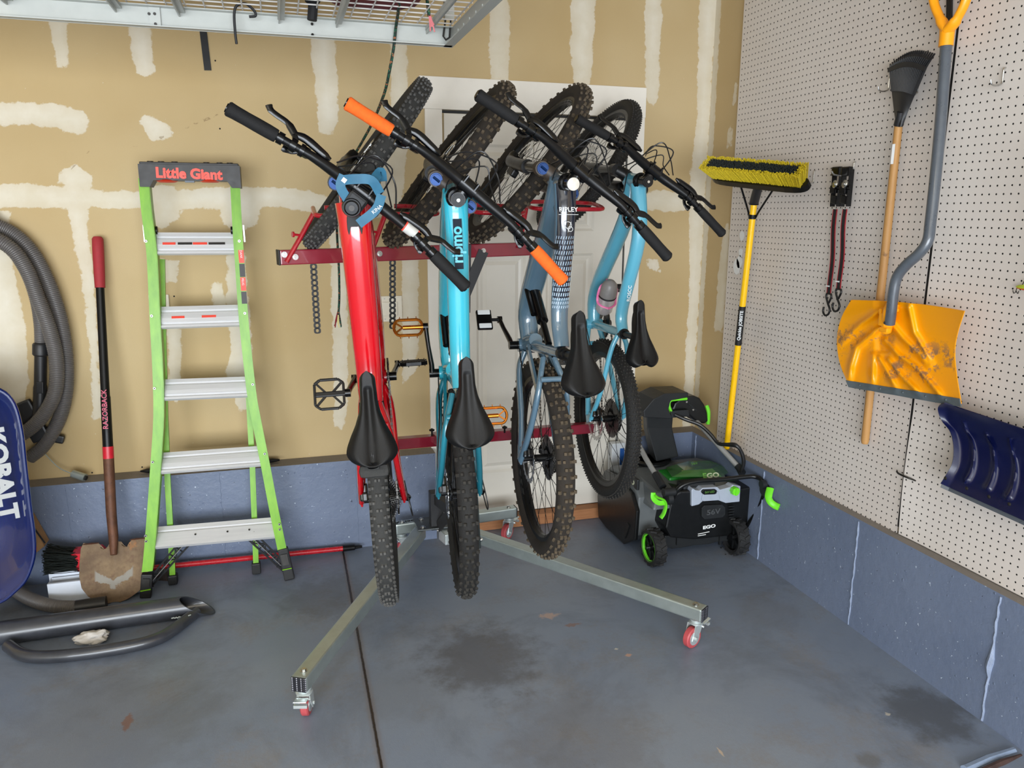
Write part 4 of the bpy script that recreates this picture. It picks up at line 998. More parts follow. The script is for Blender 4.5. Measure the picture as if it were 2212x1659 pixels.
# steps
steps = [(504, 545, 329, 509, 503, 544), (664, 705, 341, 521, 659, 699), (822, 860, 347, 538, 812, 852), (975, 1018, 343, 564, 961, 1001), (1138, 1180, 328, 596, 1112, 1156)]
for i, (v0, v1, u0, u1, w0, w1) in enumerate(steps):
    yf_ = LY(v1)+.006; T_ = math.radians((62, 58, 52, 44, 38)[i])
    A_ = at(u0, v1+3, 1, yf_); B_ = at(u1, w1+3, 1, yf_)
    L1 = (.094, .094, .092, .094, .098)[i]; h = .004
    prof = [(0, -.016), (0, 0), (.010, .001), (.0105, -.007), (.022, -.007), (.0225, .001), (.040, .003), (.064, .001), (.0645, -.006), (.076, -.006), (.0765, 0), (L1, 0), (L1, -.016), (L1-.002, -.016), (L1-.002, -.009), (.003, -.010), (.003, -.016)]
    if i == 4: prof = [(0, -.016), (0, 0), (.052, .001), (.066, .001), (.0665, -.006), (.078, -.006), (.0785, 0), (L1, 0), (L1, -.016), (L1-.002, -.016), (L1-.002, -.009), (.003, -.010), (.003, -.016)]
    c_, s_ = math.cos(T_), math.sin(T_); prof = [(p*c_-q*s_, p*s_+q*c_) for p, q in prof]
    vs = []
    for P in (A_, B_): vs += [P+V((0, y, z)) for y, z in prof]
    ft_ = V((0, .043*c_-.0036*s_, .043*s_+.0036*c_)); NS = V((0, -s_, c_)); 
    n = len(prof); b = MB(); b.add(vs, [(j, (j+1) % n, n+(j+1) % n, n+j) for j in range(n)]+[tuple(range(n)), tuple(range(n, 2*n))], False)
    s = lp(b, 'step', M_ALU)
    b = MB()
    L_ = (B_-A_)
    if i < 2:
        xs_ = ((.12, .28, 1), (.30, .48, 0), (.48, .66, 1), (.67, .88, 0)) if i == 0 else ((.16, .32, 1), (.52, .70, 1))
        for a0, a1, r in xs_:
            b.cur = 0 if r else 1; c = A_+L_*((a0+a1)/2)+ft_; b.obox(c-V(((a1-a0)*L_.x*.48, 0, 0)), c+V(((a1-a0)*L_.x*.48, 0, 0)), .010, .0014, up=NS)
        lp(b, 'warning_label', [M_STK_R, M_STK_K], s)
    if i == 4:
        for a0 in (.34, .60, .78): c = A_+L_*a0+ft_; b.cyl(c, c+NS*.002, .004, 10)
        lp(b, 'screw_heads', M_DSTEEL, s)
    for s_, P, u in ((-1, A_, u0), (1, B_, u1)):
        for dz in ((.05,) if i < 4 else (.058, .034)):
            q = P+V((s_*.018, -.012, dz)); b = MB(); b.cyl(q+V((0, .012, 0)), V((q.x, LY(v1)-.003, q.z)), .005, 12); b.cur = 1; b.cyl(q, V((q.x, LY(v1)-.0034, q.z)), .003, 8); lp(b, 'rivet', [M_STEEL, M_DSTEEL], rL if s_ < 0 else rR)
# danger stickers down the right rail, hinge brackets
b = MB()
for v0, v1, r in ((540, 568, 0), (570, 598, 1), (599, 628, 0), (630, 656, 1)):
    b.cur = r; a_ = fr(520+(v0-540)*.07, v0); c_ = fr(520+(v1-540)*.07, v1); b.add([a_+V((-.010, -.0012, 0)), a_+V((.011, -.0012, 0)), c_+V((.011, -.0012, 0)), c_+V((-.010, -.0012, 0))], [(0, 1, 2, 3)], False)
lp(b, 'warning_label', [M_STK_R, M_STK_K], rR)
q = fr(521, 554); text('DANGER', .013, M_WHITE, rR, q+V((0, -.0016, 0))-lad.location, (0.03, 0, -1), (0, -1, 0), ext=.0002)
q = fr(525, 613); text('PELIGRO', .012, M_WHITE, rR, q+V((0, -.0016, 0))-lad.location, (0.03, 0, -1), (0, -1, 0), ext=.0002)
for s_, r, u in ((-1, rL, 311), (1, rR, 526)):
    a_ = fr(u, 487, .02); c_ = fr(u+3, 523, .02); b = MB(); b.obox(a_, c_, .006, .03, up=(0, 1, 0)); lp(b, 'hinge_bracket', M_GALVW, r)
    b = MB(); q = fr(337 if s_ < 0 else 502, 498, .045); b.cyl(q-V((.006, 0, 0)), q+V((.006, 0, 0)), .017, 18); lp(b, 'spreader_hinge', M_BLACK, r)
# rear rails and feet
for pts, foot in (([(350, 560), (353, 740), (357, 900), (363, 1050), (370, 1170), (373, 1242)], (373, 1270)), ([(521, 560), (530, 720), (538, 870), (545, 1000), (550, 1130), (553, 1216)], (553, 1243))):
    b = MB(); RY = lambda v: 3.535-.14*(v-560)/680.
    P = [at(u, v, 1, RY(v)) for u, v in pts]
    b.obox
    for i in range(len(P)-1): b.obox(P[i], P[i+1]+(P[i+1]-P[i])*.01, .0265, .022, up=(0, 1, 0)) if False else b.tube([P[i], P[i+1]], .0165, 4, sq=[(1, .8)]*2, up=(0, 1, 0), smooth=False)
    rr = lp(b, 'rear_rail', M_LIME); f0 = P[-1]; b = MB(); b.box((f0.x, f0.y, f0.z/2+.004), (.038, .040, f0.z+.0), bev=.006)
    for k in range(5): b.box((f0.x-.014+.007*k, f0.y-.0205, f0.z/2+.002), (.003, .003, f0.z*.8))
    lp(b, 'rubber_foot', M_BLK, rr)
# front feet with lattice braces
M_LATT = simple('grey_web_plate', (120, 118, 116), .5, .5)
for (pts, side, br0, br1, r) in (([(318, 1243), (315, 1290)], -1, (400, 1172), (322, 1262), rL), ([(612, 1190), (629, 1264)], 1, (540, 1155), (618, 1230), rR)):
    a_ = fr(*pts[0], .01); c_ = fr(*pts[1], .01); k_ = a_.z/(a_.z-c_.z) if a_.z-c_.z > 0 else 1; c_ = a_+(c_-a_)*k_
    b = MB(); b.obox(a_+(a_-c_)*.1, c_+(a_-c_)*.0+V((0, 0, .001)), .044, .034, up=(0, 1, 0), bev=.005); ft = lp(b, 'rubber_foot', M_BLK, r)
    b = MB(); m_ = a_.lerp(c_, .32); b.obox(a_.lerp(c_, .05)+V((0, -.0235, 0)), a_.lerp(c_, .42)+V((0, -.0235, 0)), .028, .003, up=(0, 1, 0)); b.cur = 1; b.obox(a_.lerp(c_, .58)+V((-.02, -.0235, 0)), a_.lerp(c_, .55)+V((.02, -.0235, 0)), .003, .004, up=(0, 0, 1)); lp(b, 'foot_plate', [M_DSTEEL, M_LIME], ft)
    p0 = fr(*br0, .03); p1 = fr(*br1, .03); b = MB(); up_ = V((0, 1, 0)).cross((p1-p0).normalized())*.020
    b.obox(p0+up_, p1+up_*.7, .007, .006, up=(0, 1, 0)); b.obox(p0-up_, p1-up_*.7, .007, .006, up=(0, 1, 0))
    for q in range(6):
        t0 = q/6; b.obox(p0.lerp(p1, t0)+up_*(1 if q % 2 else -1), p0.lerp(p1, min(1, t0+.17))-up_*(1 if q % 2 else -1), .005, .004, up=(0, 1, 0))
        b.obox(p0.lerp(p1, t0)+up_, p0.lerp(p1, t0)-up_, .005, .004, up=(0, 1, 0))
    br = lp(b, 'foot_brace', M_BLACK, r); b = MB(); b.obox(p0+V((0, .005, 0)), p1+V((0, .005, 0)), .034, .002, up=up_); lp(b, 'brace_plate', M_LATT, br)
# ================================================================ left side of the garage
M_HOSE = Nd('ribbed_hose'); M_HOSE.set(M_HOSE.mix(M_HOSE.noise(14), s2l((88, 84, 82)), s2l((106, 102, 100))), .42); M_HOSE = M_HOSE.m
M_CLAY = simple('black_plastic', (30, 30, 32), .45, var=.1)
def ribbed(b, pts, r, pitch=.0075):
    P = smoothpath(pts, 8); L = [0]
    for i in range(1, len(P)): L.append(L[-1]+(P[i]-P[i-1]).length)
    n = int(L[-1]/(pitch/3)); out = []; rs = []; j = 0
    for i in range(n+1):
        s = L[-1]*i/n
        while j < len(L)-2 and L[j+1] < s: j += 1
        t = (s-L[j])/max(1e-9, L[j+1]-L[j]); out.append(P[j].lerp(P[j+1], t)); rs.append(r if i % 3 else r*.90)
    b.tube(out, rs, 14); return b
# vacuum hose coiled on the wall
hz = thing('vacuum_hose', 'coiled grey ribbed vacuum hose hanging on the wall above the wheelbarrow tray', 'vacuum hose', (-1.1, 3.58, .9))
def hp(mb, name, mats, parent=None, **k): rel(mb, hz.location); return mb.build(name, mats, parent or hz, **k)
def W(l, y): return [at(u, v, 1, y if not isinstance(y, list) else y[i]) for i, (u, v) in enumerate(l)]
b = MB()
ribbed(b, W([(62, 990), (95, 962), (128, 905), (143, 840), (142, 760), (128, 680), (100, 600), (62, 535), (10, 494), (-60, 480), (-150, 520), (-210, 620), (-220, 760), (-180, 880), (-90, 950), (-10, 958), (40, 942), (86, 906), (118, 850), (122, 780), (108, 715), (84, 650), (55, 578), (15, 530), (-50, 508), (-120, 545), (-170, 640), (-150, 800), (-90, 900), (-30, 925)], [3.60]*9+[3.58]*5+[3.54]*6+[3.535]*10), .0285)
hp(b, 'hose_coil', M_HOSE)
b = MB(); ribbed(b, W([(40, 560), (62, 600), (78, 650), (86, 700), (88, 745)], 3.625), .0235); hp(b, 'hose_end', M_HOSE)
b = MB(); a_, c_ = at(88, 742, 1, 3.60), at(88, 768, 1, 3.60); b.tube([a_, a_.lerp(c_, .1), c_.lerp(a_, .1), c_], [.028, .031, .031, .027], 20)
d_ = at(86, 905, 1, 3.60); b.tube([c_, c_.lerp(d_, .45), c_.lerp(d_, .5), d_], [.0235, .0235, .026, .028], 18); b.obox(at(86, 825, 1, 3.572), at(86, 850, 1, 3.572), .026, .006, up=(0, 1, 0), bev=.002); wand = hp(b, 'wand', M_CLAY)
b = MB(); b.obox(at(45, 868, 1, 3.61), at(92, 950, 1, 3.60), .072, .03, up=(0, 1, 0), bev=.008); hp(b, 'floor_nozzle', M_CLAY, wand)
b = MB(); b.obox(at(60, 935, 1, 3.62), at(139, 950, 1, 3.62), .036, .03, up=(0, 1, 0), bev=.008); hp(b, 'wall_hook', M_CLAY)
b = MB(); a_ = at(0, 468, 1, 3.62); b.tube([at(-25, 440, 1, 3.65), at(3, 480, 1, 3.60)], .004, 6); hp(b, 'hanging_wire', M_STEEL)
# loose wire with a metal ferrule
b = MB(); b.tube(smoothpath(W([(87, 950), (92, 972), (108, 992), (130, 1012), (158, 1024)], [3.63, 3.62, 3.61, 3.60, 3.59]), 6), .0022, 6); t = b.build('wire_lead', M_GALV)
tag(t, 'thin grey wire lead with a metal ferrule resting at the foot of the drywall', 'wire')
b = MB(); a_, c_ = at(157, 1023, 1, 3.59), at(184, 1032, 1, 3.57); b.tube([a_, c_], .017, 16); b.cur = 1; b.tube([c_, c_+(c_-a_)*.12], .010, 12); b.build('ferrule', [M_GALV, M_BLK], t)
# hose lying on the floor behind the step bar
fh = thing('floor_hose', 'grey ribbed hose lying on the floor between wheelbarrow tray and shovel', 'hose', (-.9, 3.2, 0)); b = MB()
fp = [at(u, v, 2, .032) for u, v in ((-60, 1215), (0, 1250), (38, 1278), (75, 1298), (120, 1310), (170, 1312))]
ribbed(b, fp, .027); rel(b, fh.location); b.build('hose', M_HOSE, fh); b = MB(); b.tube([fp[-1]-V((.01, 0, 0)), fp[-1]+V((.10, .005, 0))], .030, 16); rel(b, fh.location); b.build('cuff', M_CLAY, fh)
# ---- wheelbarrow tray standing on end
M_KOB = simple('cobalt_blue_paint', (3, 24, 84), .2, var=.06, scale=3, coat=1)
M_DECAL = simple('grey_decal', (176, 178, 178), .5, var=.03)
ky = 3.12; wt = thing('wheelbarrow', 'glossy blue wheelbarrow tray stood on end at the left edge', 'wheelbarrow', at(-60, 1270, 1, ky))
rim = W([(-330, 838), (-200, 832), (-60, 830), (0, 843), (30, 872), (46, 930), (54, 1000), (64, 1090), (73, 1160), (72, 1205), (56, 1250), (28, 1280), (0, 1300), (-60, 1318), (-200, 1330), (-330, 1330)], ky)
rim = smoothpath(rim, 4); cen = at(-190, 1085, 1, ky); b = MB(); rows = []
for k, (s, dy) in enumerate(((1, 0), (.985, .010), (.965, .014), (.90, .05), (.80, .12), (.70, .17), (.55, .19), (.3, .195), (.02, .20))):
    rows.append([V((cen.x+(p.x-cen.x)*s, ky+dy, cen.z+(p.z-cen.z)*s)) for p in rim])
b.grid(rows, True, thick=.002); rel(b, wt.location); b.build('tray', M_KOB, wt, auto=70)
b = MB(); b.tube(rim, .0075, 8); rel(b, wt.location); b.build('rolled_rim', M_KOB, wt)
o = at(3, 1024, 1, ky+.052); text('KOBALT', .078, M_DECAL, wt, o-wt.location, (.025, 0.02, -1), (.35, -1, .0), ext=.0006, bold=.05, sx=1.22)
# cardboard scrap
b = MB(); M_CARD = simple('cardboard', (164, 124, 82), .85, var=.1); c_ = [at(u, v, 1, 3.46) for u, v in ((62, 1120), (96, 1180), (76, 1196), (58, 1200))]
b.add(c_+[p+V((0, .07, 0)) for p in c_], [(0, 1, 2, 3), (4, 5, 6, 7), (0, 1, 5, 4), (1, 2, 6, 5), (2, 3, 7, 6), (3, 0, 4, 7)], False); t = b.build('cardboard_box', M_CARD)
tag(t, 'brown cardboard box corner poking out behind the blue wheelbarrow tray', 'box')
b = MB(); b.tube([at(66, 1130, 1, 3.45), at(97, 1173, 1, 3.452)], .0035, 4); b.build('tape_edge', M_BLK, t)
# ---- shovel
M_RUST = Nd('rusty_steel'); _a = M_RUST.noise(7, 6, .7); _c = M_RUST.noise(30, 5, .7); _z = M_RUST.sep()
_k = M_RUST.mix(M_RUST.mr(_a, .35, .62), s2l((100, 80, 60)), s2l((134, 112, 84))); _k = M_RUST.mix(M_RUST.mr(_c, .5, .66, 0, .6), _k, s2l((92, 66, 50))); _k = M_RUST.mix(M_RUST.mr(M_RUST.noise(5, 5, .7, vec=M_RUST.mapv((1, 1, .7))), .58, .66, 0, .7), _k, s2l((170, 108, 50)))
_e = M_RUST.math('ADD', M_RUST.math('SUBTRACT', _z[2], M_RUST.math('MULTIPLY', M_RUST.math('ABSOLUTE', _z[0]), .55)), M_RUST.math('MULTIPLY', M_RUST.math('SUBTRACT', M_RUST.noise(18, 5, .7), .5), .07))
_w = M_RUST.math('MULTIPLY', M_RUST.mr(_e, .052, .056), M_RUST.mr(_e, .080, .085, 1, 0)); _w = M_RUST.math('MULTIPLY', _w, M_RUST.mr(M_RUST.math('ABSOLUTE', _z[0]), .068, .075, 1, 0))
M_RUST.set(M_RUST.mix(_w, _k, s2l((150, 146, 138))), .75, M_RUST.math('MULTIPLY', _w, .6)); M_RUST.bump(_c, .0015); M_RUST = M_RUST.m
M_RUSTD = simple('rusty_socket', (96, 62, 44), .6, .3, var=.3, scale=30, bump=.001)
M_RGRIP = simple('red_foam_grip', (156, 38, 46), .7, var=.08, scale=80, bump=.0004)
M_REDTAPE = simple('red_collar', (190, 26, 44), .4); M_PINKTXT = simple('magenta_letters', (196, 72, 100), .5)
sh0, sh1 = at(243, 1160, 1, 3.40), at(211, 518, 1, 3.62); shd = (sh1-sh0).normalized()
sv = thing('shovel', 'rusty round-point shovel with a black and red handle leaning left of the green ladder', 'shovel', (-.74, 3.25, 0))
def sp_(mb, name, mats, parent=None, **k): rel(mb, sv.location); return mb.build(name, mats, parent or sv, **k)
def onh(v): return sh0+shd*((at(230, v, 1, 3.4).z-sh0.z)/shd.z)
hP = [onh(v) for v in (975, 800, 628)]
b = MB(); b.tube([onh(980), onh(870), onh(866), onh(626)], [.0205, .0195, .0175, .0165], 18); hd = sp_(b, 'handle', M_BLACK)
b = MB(); b.tube([onh(630), onh(600), onh(545), onh(520), onh(515)], [.020, .0215, .0225, .022, .016], 18); sp_(b, 'grip', M_RGRIP, hd)
b = MB(); b.tube([onh(999), onh(974)], .0215, 18); sp_(b, 'collar', M_REDTAPE, hd)
q = onh(893); text('RAZORBACK', .028, M_PINKTXT, hd, q-V((0, .0215, 0))-sv.location, shd, (0, -1, .1), ext=.0004, bold=.01, sx=1.0)
b = MB(); b.tube([sh0+V((.008, -.05, -.06)), sh0+V((.006, -.012, .0)), onh(1110), onh(998)], [.013, .019, .0205, .0210], 16); sp_(b, 'socket', M_RUSTD)
# blade
bt, bb = at(248, 1172, 1, 3.375), at(247, 1308, 1, 3.275); bb.z = max(.003, bb.z); H_ = (bt-bb); rows = []; nu, nv = 26, 22
oL = [(0, .118), (.08, .128), (.3, .132), (.5, .132), (.7, .122), (.85, .096), (.95, .060), (1, .022)]
for i in range(nu+1):
    u = i/nu; w = float(np.interp(u, [t[0] for t in oL], [t[1] for t in oL])); row = []
    for j in range(nv+1):
        q = -1+2*j/nv; x = w*q; up_ = .018*max(0, abs(q)-.25)*(1-u)*0
        dish = -.026*(1-q*q)*(.4+.6*math.sin(math.pi*min(1, u+.25)))*-1
        crease = -.016*math.exp(-(x/.016)**2)*(1-u)**.8-.010*math.exp(-((abs(x)-.045)/.02)**2)*(1-u)
        tz = .012*(abs(q)**3)*(1-u)**4+(-.030*math.exp(-((abs(x)-.040)/.014)**2) if u < .04 else (-.014*math.exp(-((abs(x)-.040)/.012)**2) if u < .08 else 0))
        p = bt-H_*u; row.append((p.x+x, p.y+dish+crease-.0, p.z+tz))
    rows.append(row)
b = MB(); b.grid(rows, True, thick=.0025)
ob = b; o_ = V((bb.x, bb.y, 0)); rel(ob, o_); bl = ob.build('blade', M_RUST, sv, auto=50); bl.location = o_-sv.location
b = MB()
for s in (-1, 1):
    b.tube([bt+V((s*.060, .0, .006)), bt+V((s*.085, -.014, .012)), bt+V((s*.117, -.006, .008))], [.003, .007, .003], 8, sq=[(1.6, .5)]*3)
sp_(b, 'foot_step', M_RUSTD, bl).location = sv.location-o_
bl.children[0].location = (sv.location-o_)
# ---- push broom lying along the wall: black bristles left, red pole to the right
M_BRIS = simple('black_bristle', (26, 32, 28), .8, var=.5, scale=200)
M_REDPL = simple('red_plastic', (198, 18, 38), .35, var=.05); M_REDPOLE = simple('red_pole', (176, 22, 34), .28, var=.05, coat=.5)
fb = thing('floor_broom', 'broom lying along the wall foot with black bristles and a long red pole', 'broom', (-.7, 3.45, 0))
def fbp(mb, name, mats, parent=None, **k): rel(mb, fb.location); return mb.build(name, mats, parent or fb, **k)
p0 = at(290, 1203, 1, 3.47); p1 = at(741, 1184, 1, 3.515); p0.z = .055; p1.z = .022; p2 = p1+(p1-p0).normalized()*.09; hd0 = at(205, 1212, 1, 3.40)
b = MB(); b.tube([hd0+V((.02, .02, .0)), p0, p1], .0125, 14); pole = fbp(b, 'pole', M_REDPOLE)
b = MB(); b.tube([p1-V((.002, 0, 0)), p1+(p2-p1)*.6, p1+(p2-p1)*.65, p2], [.015, .0135, .009, .006], 14); fbp(b, 'pole_tip', M_BLACK, pole)
b = MB(); c0 = at(180, 1195, 1, 3.40); c1 = at(206, 1200, 1, 3.40)
q = lambda u, v, y=3.40: at(u, v, 1, y)
b.prism([(0, 0)]*0 or [(p.x, p.z) for p in (q(156, 1194), q(215, 1188), q(235, 1205), q(215, 1232), q(163, 1229), q(172, 1211))], -.04, .04, Matrix.Translation((0, 3.42, 0)) @ Matrix.Rotation(math.pi/2, 4, 'X')); fbp(b, 'broom_head', M_REDPL)
b = MB(); random.seed(3)
for i in range(420):
    t = random.random(); a0 = q(158, 1195).lerp(q(166, 1229), t); a0 = a0+V((random.uniform(0, .02), random.uniform(-.03, .06), 0)); a1 = q(96+random.uniform(-3, 5), 1186).lerp(q(95+random.uniform(0, 8), 1236), max(0, min(1, t+random.uniform(-.06, .06))))+V((0, random.uniform(-.04, .07), 0)); a1.z = max(a1.z, .004)
    b.tube([a0, a0.lerp(a1, .6)+V((0, 0, random.uniform(-.004, .004))), a1], .0016, 3, caps=False)
fbp(b, 'bristles', M_BRIS)
# second brush head seen behind the ladder foot
b = MB()
for i in range(120):
    a0 = at(340+random.uniform(-3, 3), 1240+random.uniform(0, 14), 1, 3.44); a1 = at(366+random.uniform(-5, 5), 1232+random.uniform(0, 24), 1, 3.42); a1.z = max(.004, a1.z); b.tube([a0, a1], .0015, 3, caps=False)
t = b.build('hand_brush', simple('brown_bristle', (70, 58, 52), .8, var=.4)); tag(t, 'small dark brush on the floor behind the left foot of the ladder', 'brush')
# ---- white vinyl trim channels behind the shovel
M_VINYL = simple('white_vinyl', (214, 220, 230), .42, var=.03)
for k, (y0, h0, z0, uL, nm) in enumerate(((3.35, .085, .0, 100, 'long white vinyl channel on the floor behind the shovel, nearest the viewer'), (3.425, .05, .05, 106, 'thinner white vinyl strip stacked behind the front white channel'), (3.475, .05, .085, 112, 'white vinyl strip closest to the wall, topmost behind the shovel'))):
    xL = at(uL, 1250, 1, y0).x; xR = at(306, 1250, 1, y0).x; b = MB(); L = xR-xL; cx_ = (xL+xR)/2
    if k == 0:
        b.box((cx_, y0, z0+h0/2+.001), (L, .003, h0)); b.box((cx_, y0+.06, z0+h0/2+.001), (L, .003, h0)); b.box((cx_, y0+.03, z0+.003), (L, .06, .003)); b.box((xL+.0015, y0+.03, z0+h0/2), (.003, .06, h0)); b.box((cx_, y0+.006, z0+h0), (L, .010, .003))
    else: b.box((cx_, y0+.014, z0+h0/2), (L, .030, h0), bev=.002); b.box((cx_, y0+.014, z0/2), (L-.02, .02, z0)) 
    tag(b.build('vinyl_channel', M_VINYL), nm, 'trim channel', 'white vinyl channels behind the shovel')
# ---- long black bar on the concrete ledge behind the ladder
a_, c_ = at(303, 1018, 1, 3.61), at(604, 993, 1, 3.61); a_.z = c_.z = ZL+.014; b = MB(); b.tube([a_, a_.lerp(c_, .05), a_.lerp(c_, .8), a_.lerp(c_, .95), c_], [.004, .013, .012, .012, .006], 10, sq=[(1.2, .8)]*5)
tag(b.build('black_bar', M_BLACK), 'long thin black bar lying on the concrete ledge behind the ladder', 'bar')
# ---- vehicle step bar on the floor
M_POWD = simple('black_powder_coat', (50, 52, 58), .34, var=.25, scale=14, coat=.3)
sb = thing('running_board', 'scratched dark tubular vehicle step bar lying on the floor at front left', 'step bar', (-.8, 3, 0))
def sbp(mb, name, mats, parent=None, **k): rel(mb, sb.location); return mb.build(name, mats, parent or sb, **k)
T0, T1 = at(-120, 1384, 2, .046), at(425, 1308, 2, .046); td = (T1-T0).normalized()
n = 40; k = 28; vs = []; fs = []; side = V((-td.y, td.x, 0)); L = (T1-T0).length; R0 = .044
for r, off in ((R0, 0), (R0-.004, 0)):
    for i in (0, 1):
        for j in range(k):
            a = 2*math.pi*j/k; c, s = math.cos(a), math.sin(a); p = (T0 if i == 0 else T1)+(side*c+V((0, 0, s)))*r
            if i == 1: p += td*(-s*r*1.5+c*r*.2)
            vs.append(p)
for j in range(k):
    m = (j+1) % k; fs += [(j, m, k+m, k+j), (2*k+j, 3*k+j, 3*k+m, 2*k+m), (k+j, k+m, 3*k+m, 3*k+j)]
b = MB(); b.add(vs, fs); sbp(b, 'main_tube', M_POWD)
st = [at(u, v, 2, .026) for u, v in ((-120, 1408), (-20, 1398), (18, 1395), (48, 1414), (95, 1419), (180, 1412), (280, 1396), (340, 1380), (375, 1360), (408, 1334), (424, 1322))]
b = MB(); b.tube(smoothpath(st[2:], 6), .0225, 16); sbp(b, 'step_tube', M_POWD)
b = MB(); a_ = at(388, 1338, 2, .03); 
for i in range(14):
    q = at(372+i*3.0, 1336-i*.5, 2, .044)+V((0, 0, random.uniform(-.002, .002))); b.lathe([(.0005, -.003), (.0042, 0), (.0005, .003)], 8, Matrix.Translation(q))
sbp(b, 'weld_bead', M_GALVW)
# crumpled white gloves
random.seed(11); bm = bmesh.new(); bmesh.ops.create_icosphere(bm, subdivisions=4, radius=1)
for v_ in bm.verts:
    n_ = mnoise.noise(v_.co*1.7)*.45+abs(mnoise.noise(v_.co*4.1))*.3; v_.co = v_.co*(.85+n_); v_.co.x *= .066; v_.co.y *= .035; v_.co.z *= .026
bb_ = min(v_.co.z for v_ in bm.verts)
for v_ in bm.verts: v_.co.z = max(v_.co.z, -.018)+.018
gl = at(203, 1386, 2, .0); b = MB(); b.bm(bm, None, True); t = b.build('crumpled_rag', simple('white_cloth', (206, 202, 198), .85, var=.06, bump=.001), loc=(gl.x, gl.y, 0), auto=180)
tag(t, 'crumpled white rag on the floor inside the black step bar', 'rag')
# ---- black velcro strip on the wall
b = MB(); a_, c_ = at(438, 60, 1, YB-.003), at(449, 152, 1, YB-.003); b.obox(a_, c_, .028, .004, up=(0, 1, 0)); tag(b.build('black_strap', M_BLK), 'flat black strip fixed to the upper wall under the overhead rack', 'strap')
# ================================================================ overhead storage rack
M_RACKW = simple('rack_grey_enamel', (176, 178, 172), .42, .1, var=.03)
M_WIRE = simple('wire_white', (214, 210, 204), .4, var=.02)
ry = 2.6; rz0 = at(977, 103, 1, ry).z; rz1 = at(977, 62, 1, ry).z; rxR = at(977, 100, 1, ry).x; rxL = -2.4; ryF = .55
ra = thing('overhead_rack', 'pale grey ceiling-hung storage rack with a white wire deck above the bikes', 'storage rack', (rxR-1.2, 1.6, rz0))
def rap(mb, name, mats, parent=None, **k): rel(mb, ra.location); return mb.build(name, mats, parent or ra, **k)
b = MB(); b.box(((rxL+rxR)/2, ry+.002, (rz0+rz1)/2), (rxR-rxL, .004, rz1-rz0)); b.box(((rxL+rxR)/2, ry-.012, rz0+.002), (rxR-rxL, .028, .003)); b.box(((rxL+rxR)/2, ry-.012, rz1), (rxR-rxL, .026, .003)); bk = rap(b, 'rear_beam', M_RACKW)
b = MB(); b.box((rxR-.002, (ry+ryF)/2, (rz0+rz1)/2), (.004, ry-ryF, rz1-rz0)); b.box((rxR-.016, (ry+ryF)/2, rz0+.002), (.028, ry-ryF, .003))
for i in range(26): b.box((rxR-.005, ry-.10-.075*i, (rz0+rz1)/2-.004), (.004, .022, .018))
rap(b, 'side_beam', M_RACKW)
b = MB(); b.box(((rxL+rxR)/2, ryF, (rz0+rz1)/2), (rxR-rxL, .004, rz1-rz0)); rap(b, 'front_beam', M_RACKW)
deckz = rz1+.004
b = MB()
for i in range(6):
    x = rxR-.02-.16-.245*i; 
supx = [at(u, v, 2, rz1-.012).x for u, v in ((965, 28), (732, 28), (610, 24), (389, 12), (250, 5))]
supx = [at(u, v, 1, ry).x for u, v in ((925, 62), (731, 50), (607, 42), (392, 28), (255, 20), (20, 5))]
for x in supx:
    b = MB(); b.box((x, (ry+ryF)/2, rz1-.006), (.020, ry-ryF, .010)); b.box((x-.006, (ry+ryF)/2, rz1-.014), (.004, ry-ryF, .016)); rap(b, 'deck_support', M_RACKW)
b = MB(); x = rxR-.01
while x > rxL: b.cyl((x, ry, deckz+.002), (x, ryF, deckz+.002), .0022, 6); x -= .052
y = ry-.02
while y > ryF: b.cyl((rxL, y, deckz+.006), (rxR, y, deckz+.006), .0022, 6); y -= .052
wd = rap(b, 'wire_deck', M_WIRE); wd['kind'] = 'stuff'
for x in (rxR-.012, -.35, -1.5):
    b = MB(); b.box((x, ry-.02, (rz0+ZC)/2+.04), (.03, .004, ZC-rz0-.08)); b.box((x-.013, ry-.008, (rz0+ZC)/2+.04), (.004, .026, ZC-rz0-.08)); rap(b, 'ceiling_post', M_RACKW)
    b = MB(); b.box((x, ryF+.02, (rz0+ZC)/2+.04), (.03, .004, ZC-rz0-.08)); rap(b, 'ceiling_post', M_RACKW)
q = at(335, 40, 1, ry-.004); b = MB(); b.box((q.x, ry-.006, (rz0+rz1)/2), (.030, .004, rz1-rz0-.004)); rap(b, 'joint_plate', M_RACKW, bk)
for u, v in ((322, 30), (334, 30), (336, 52), (674, 52), (675, 75)):
    q = at(u, v, 1, ry-.008); b = MB(); b.cyl(q, q-V((0, .003, 0)), .004, 10); rap(b, 'rivet', M_DSTEEL if u < 600 else M_HOLE, bk)
# carabiner clip on the corner
b = MB(); a_ = at(968, 22, 1, ry-.014); c_ = at(963, 86, 1, ry-.014); b.tube([a_, a_+V((.010, 0, -.01)), c_+V((.012, 0, .008)), c_, c_+V((-.008, 0, .01)), a_+V((-.006, 0, -.01))], .003, 8, closed=True); tag(b.build('carabiner', M_DSTEEL), 'long dark carabiner clipped to the right corner of the overhead rack', 'carabiner')
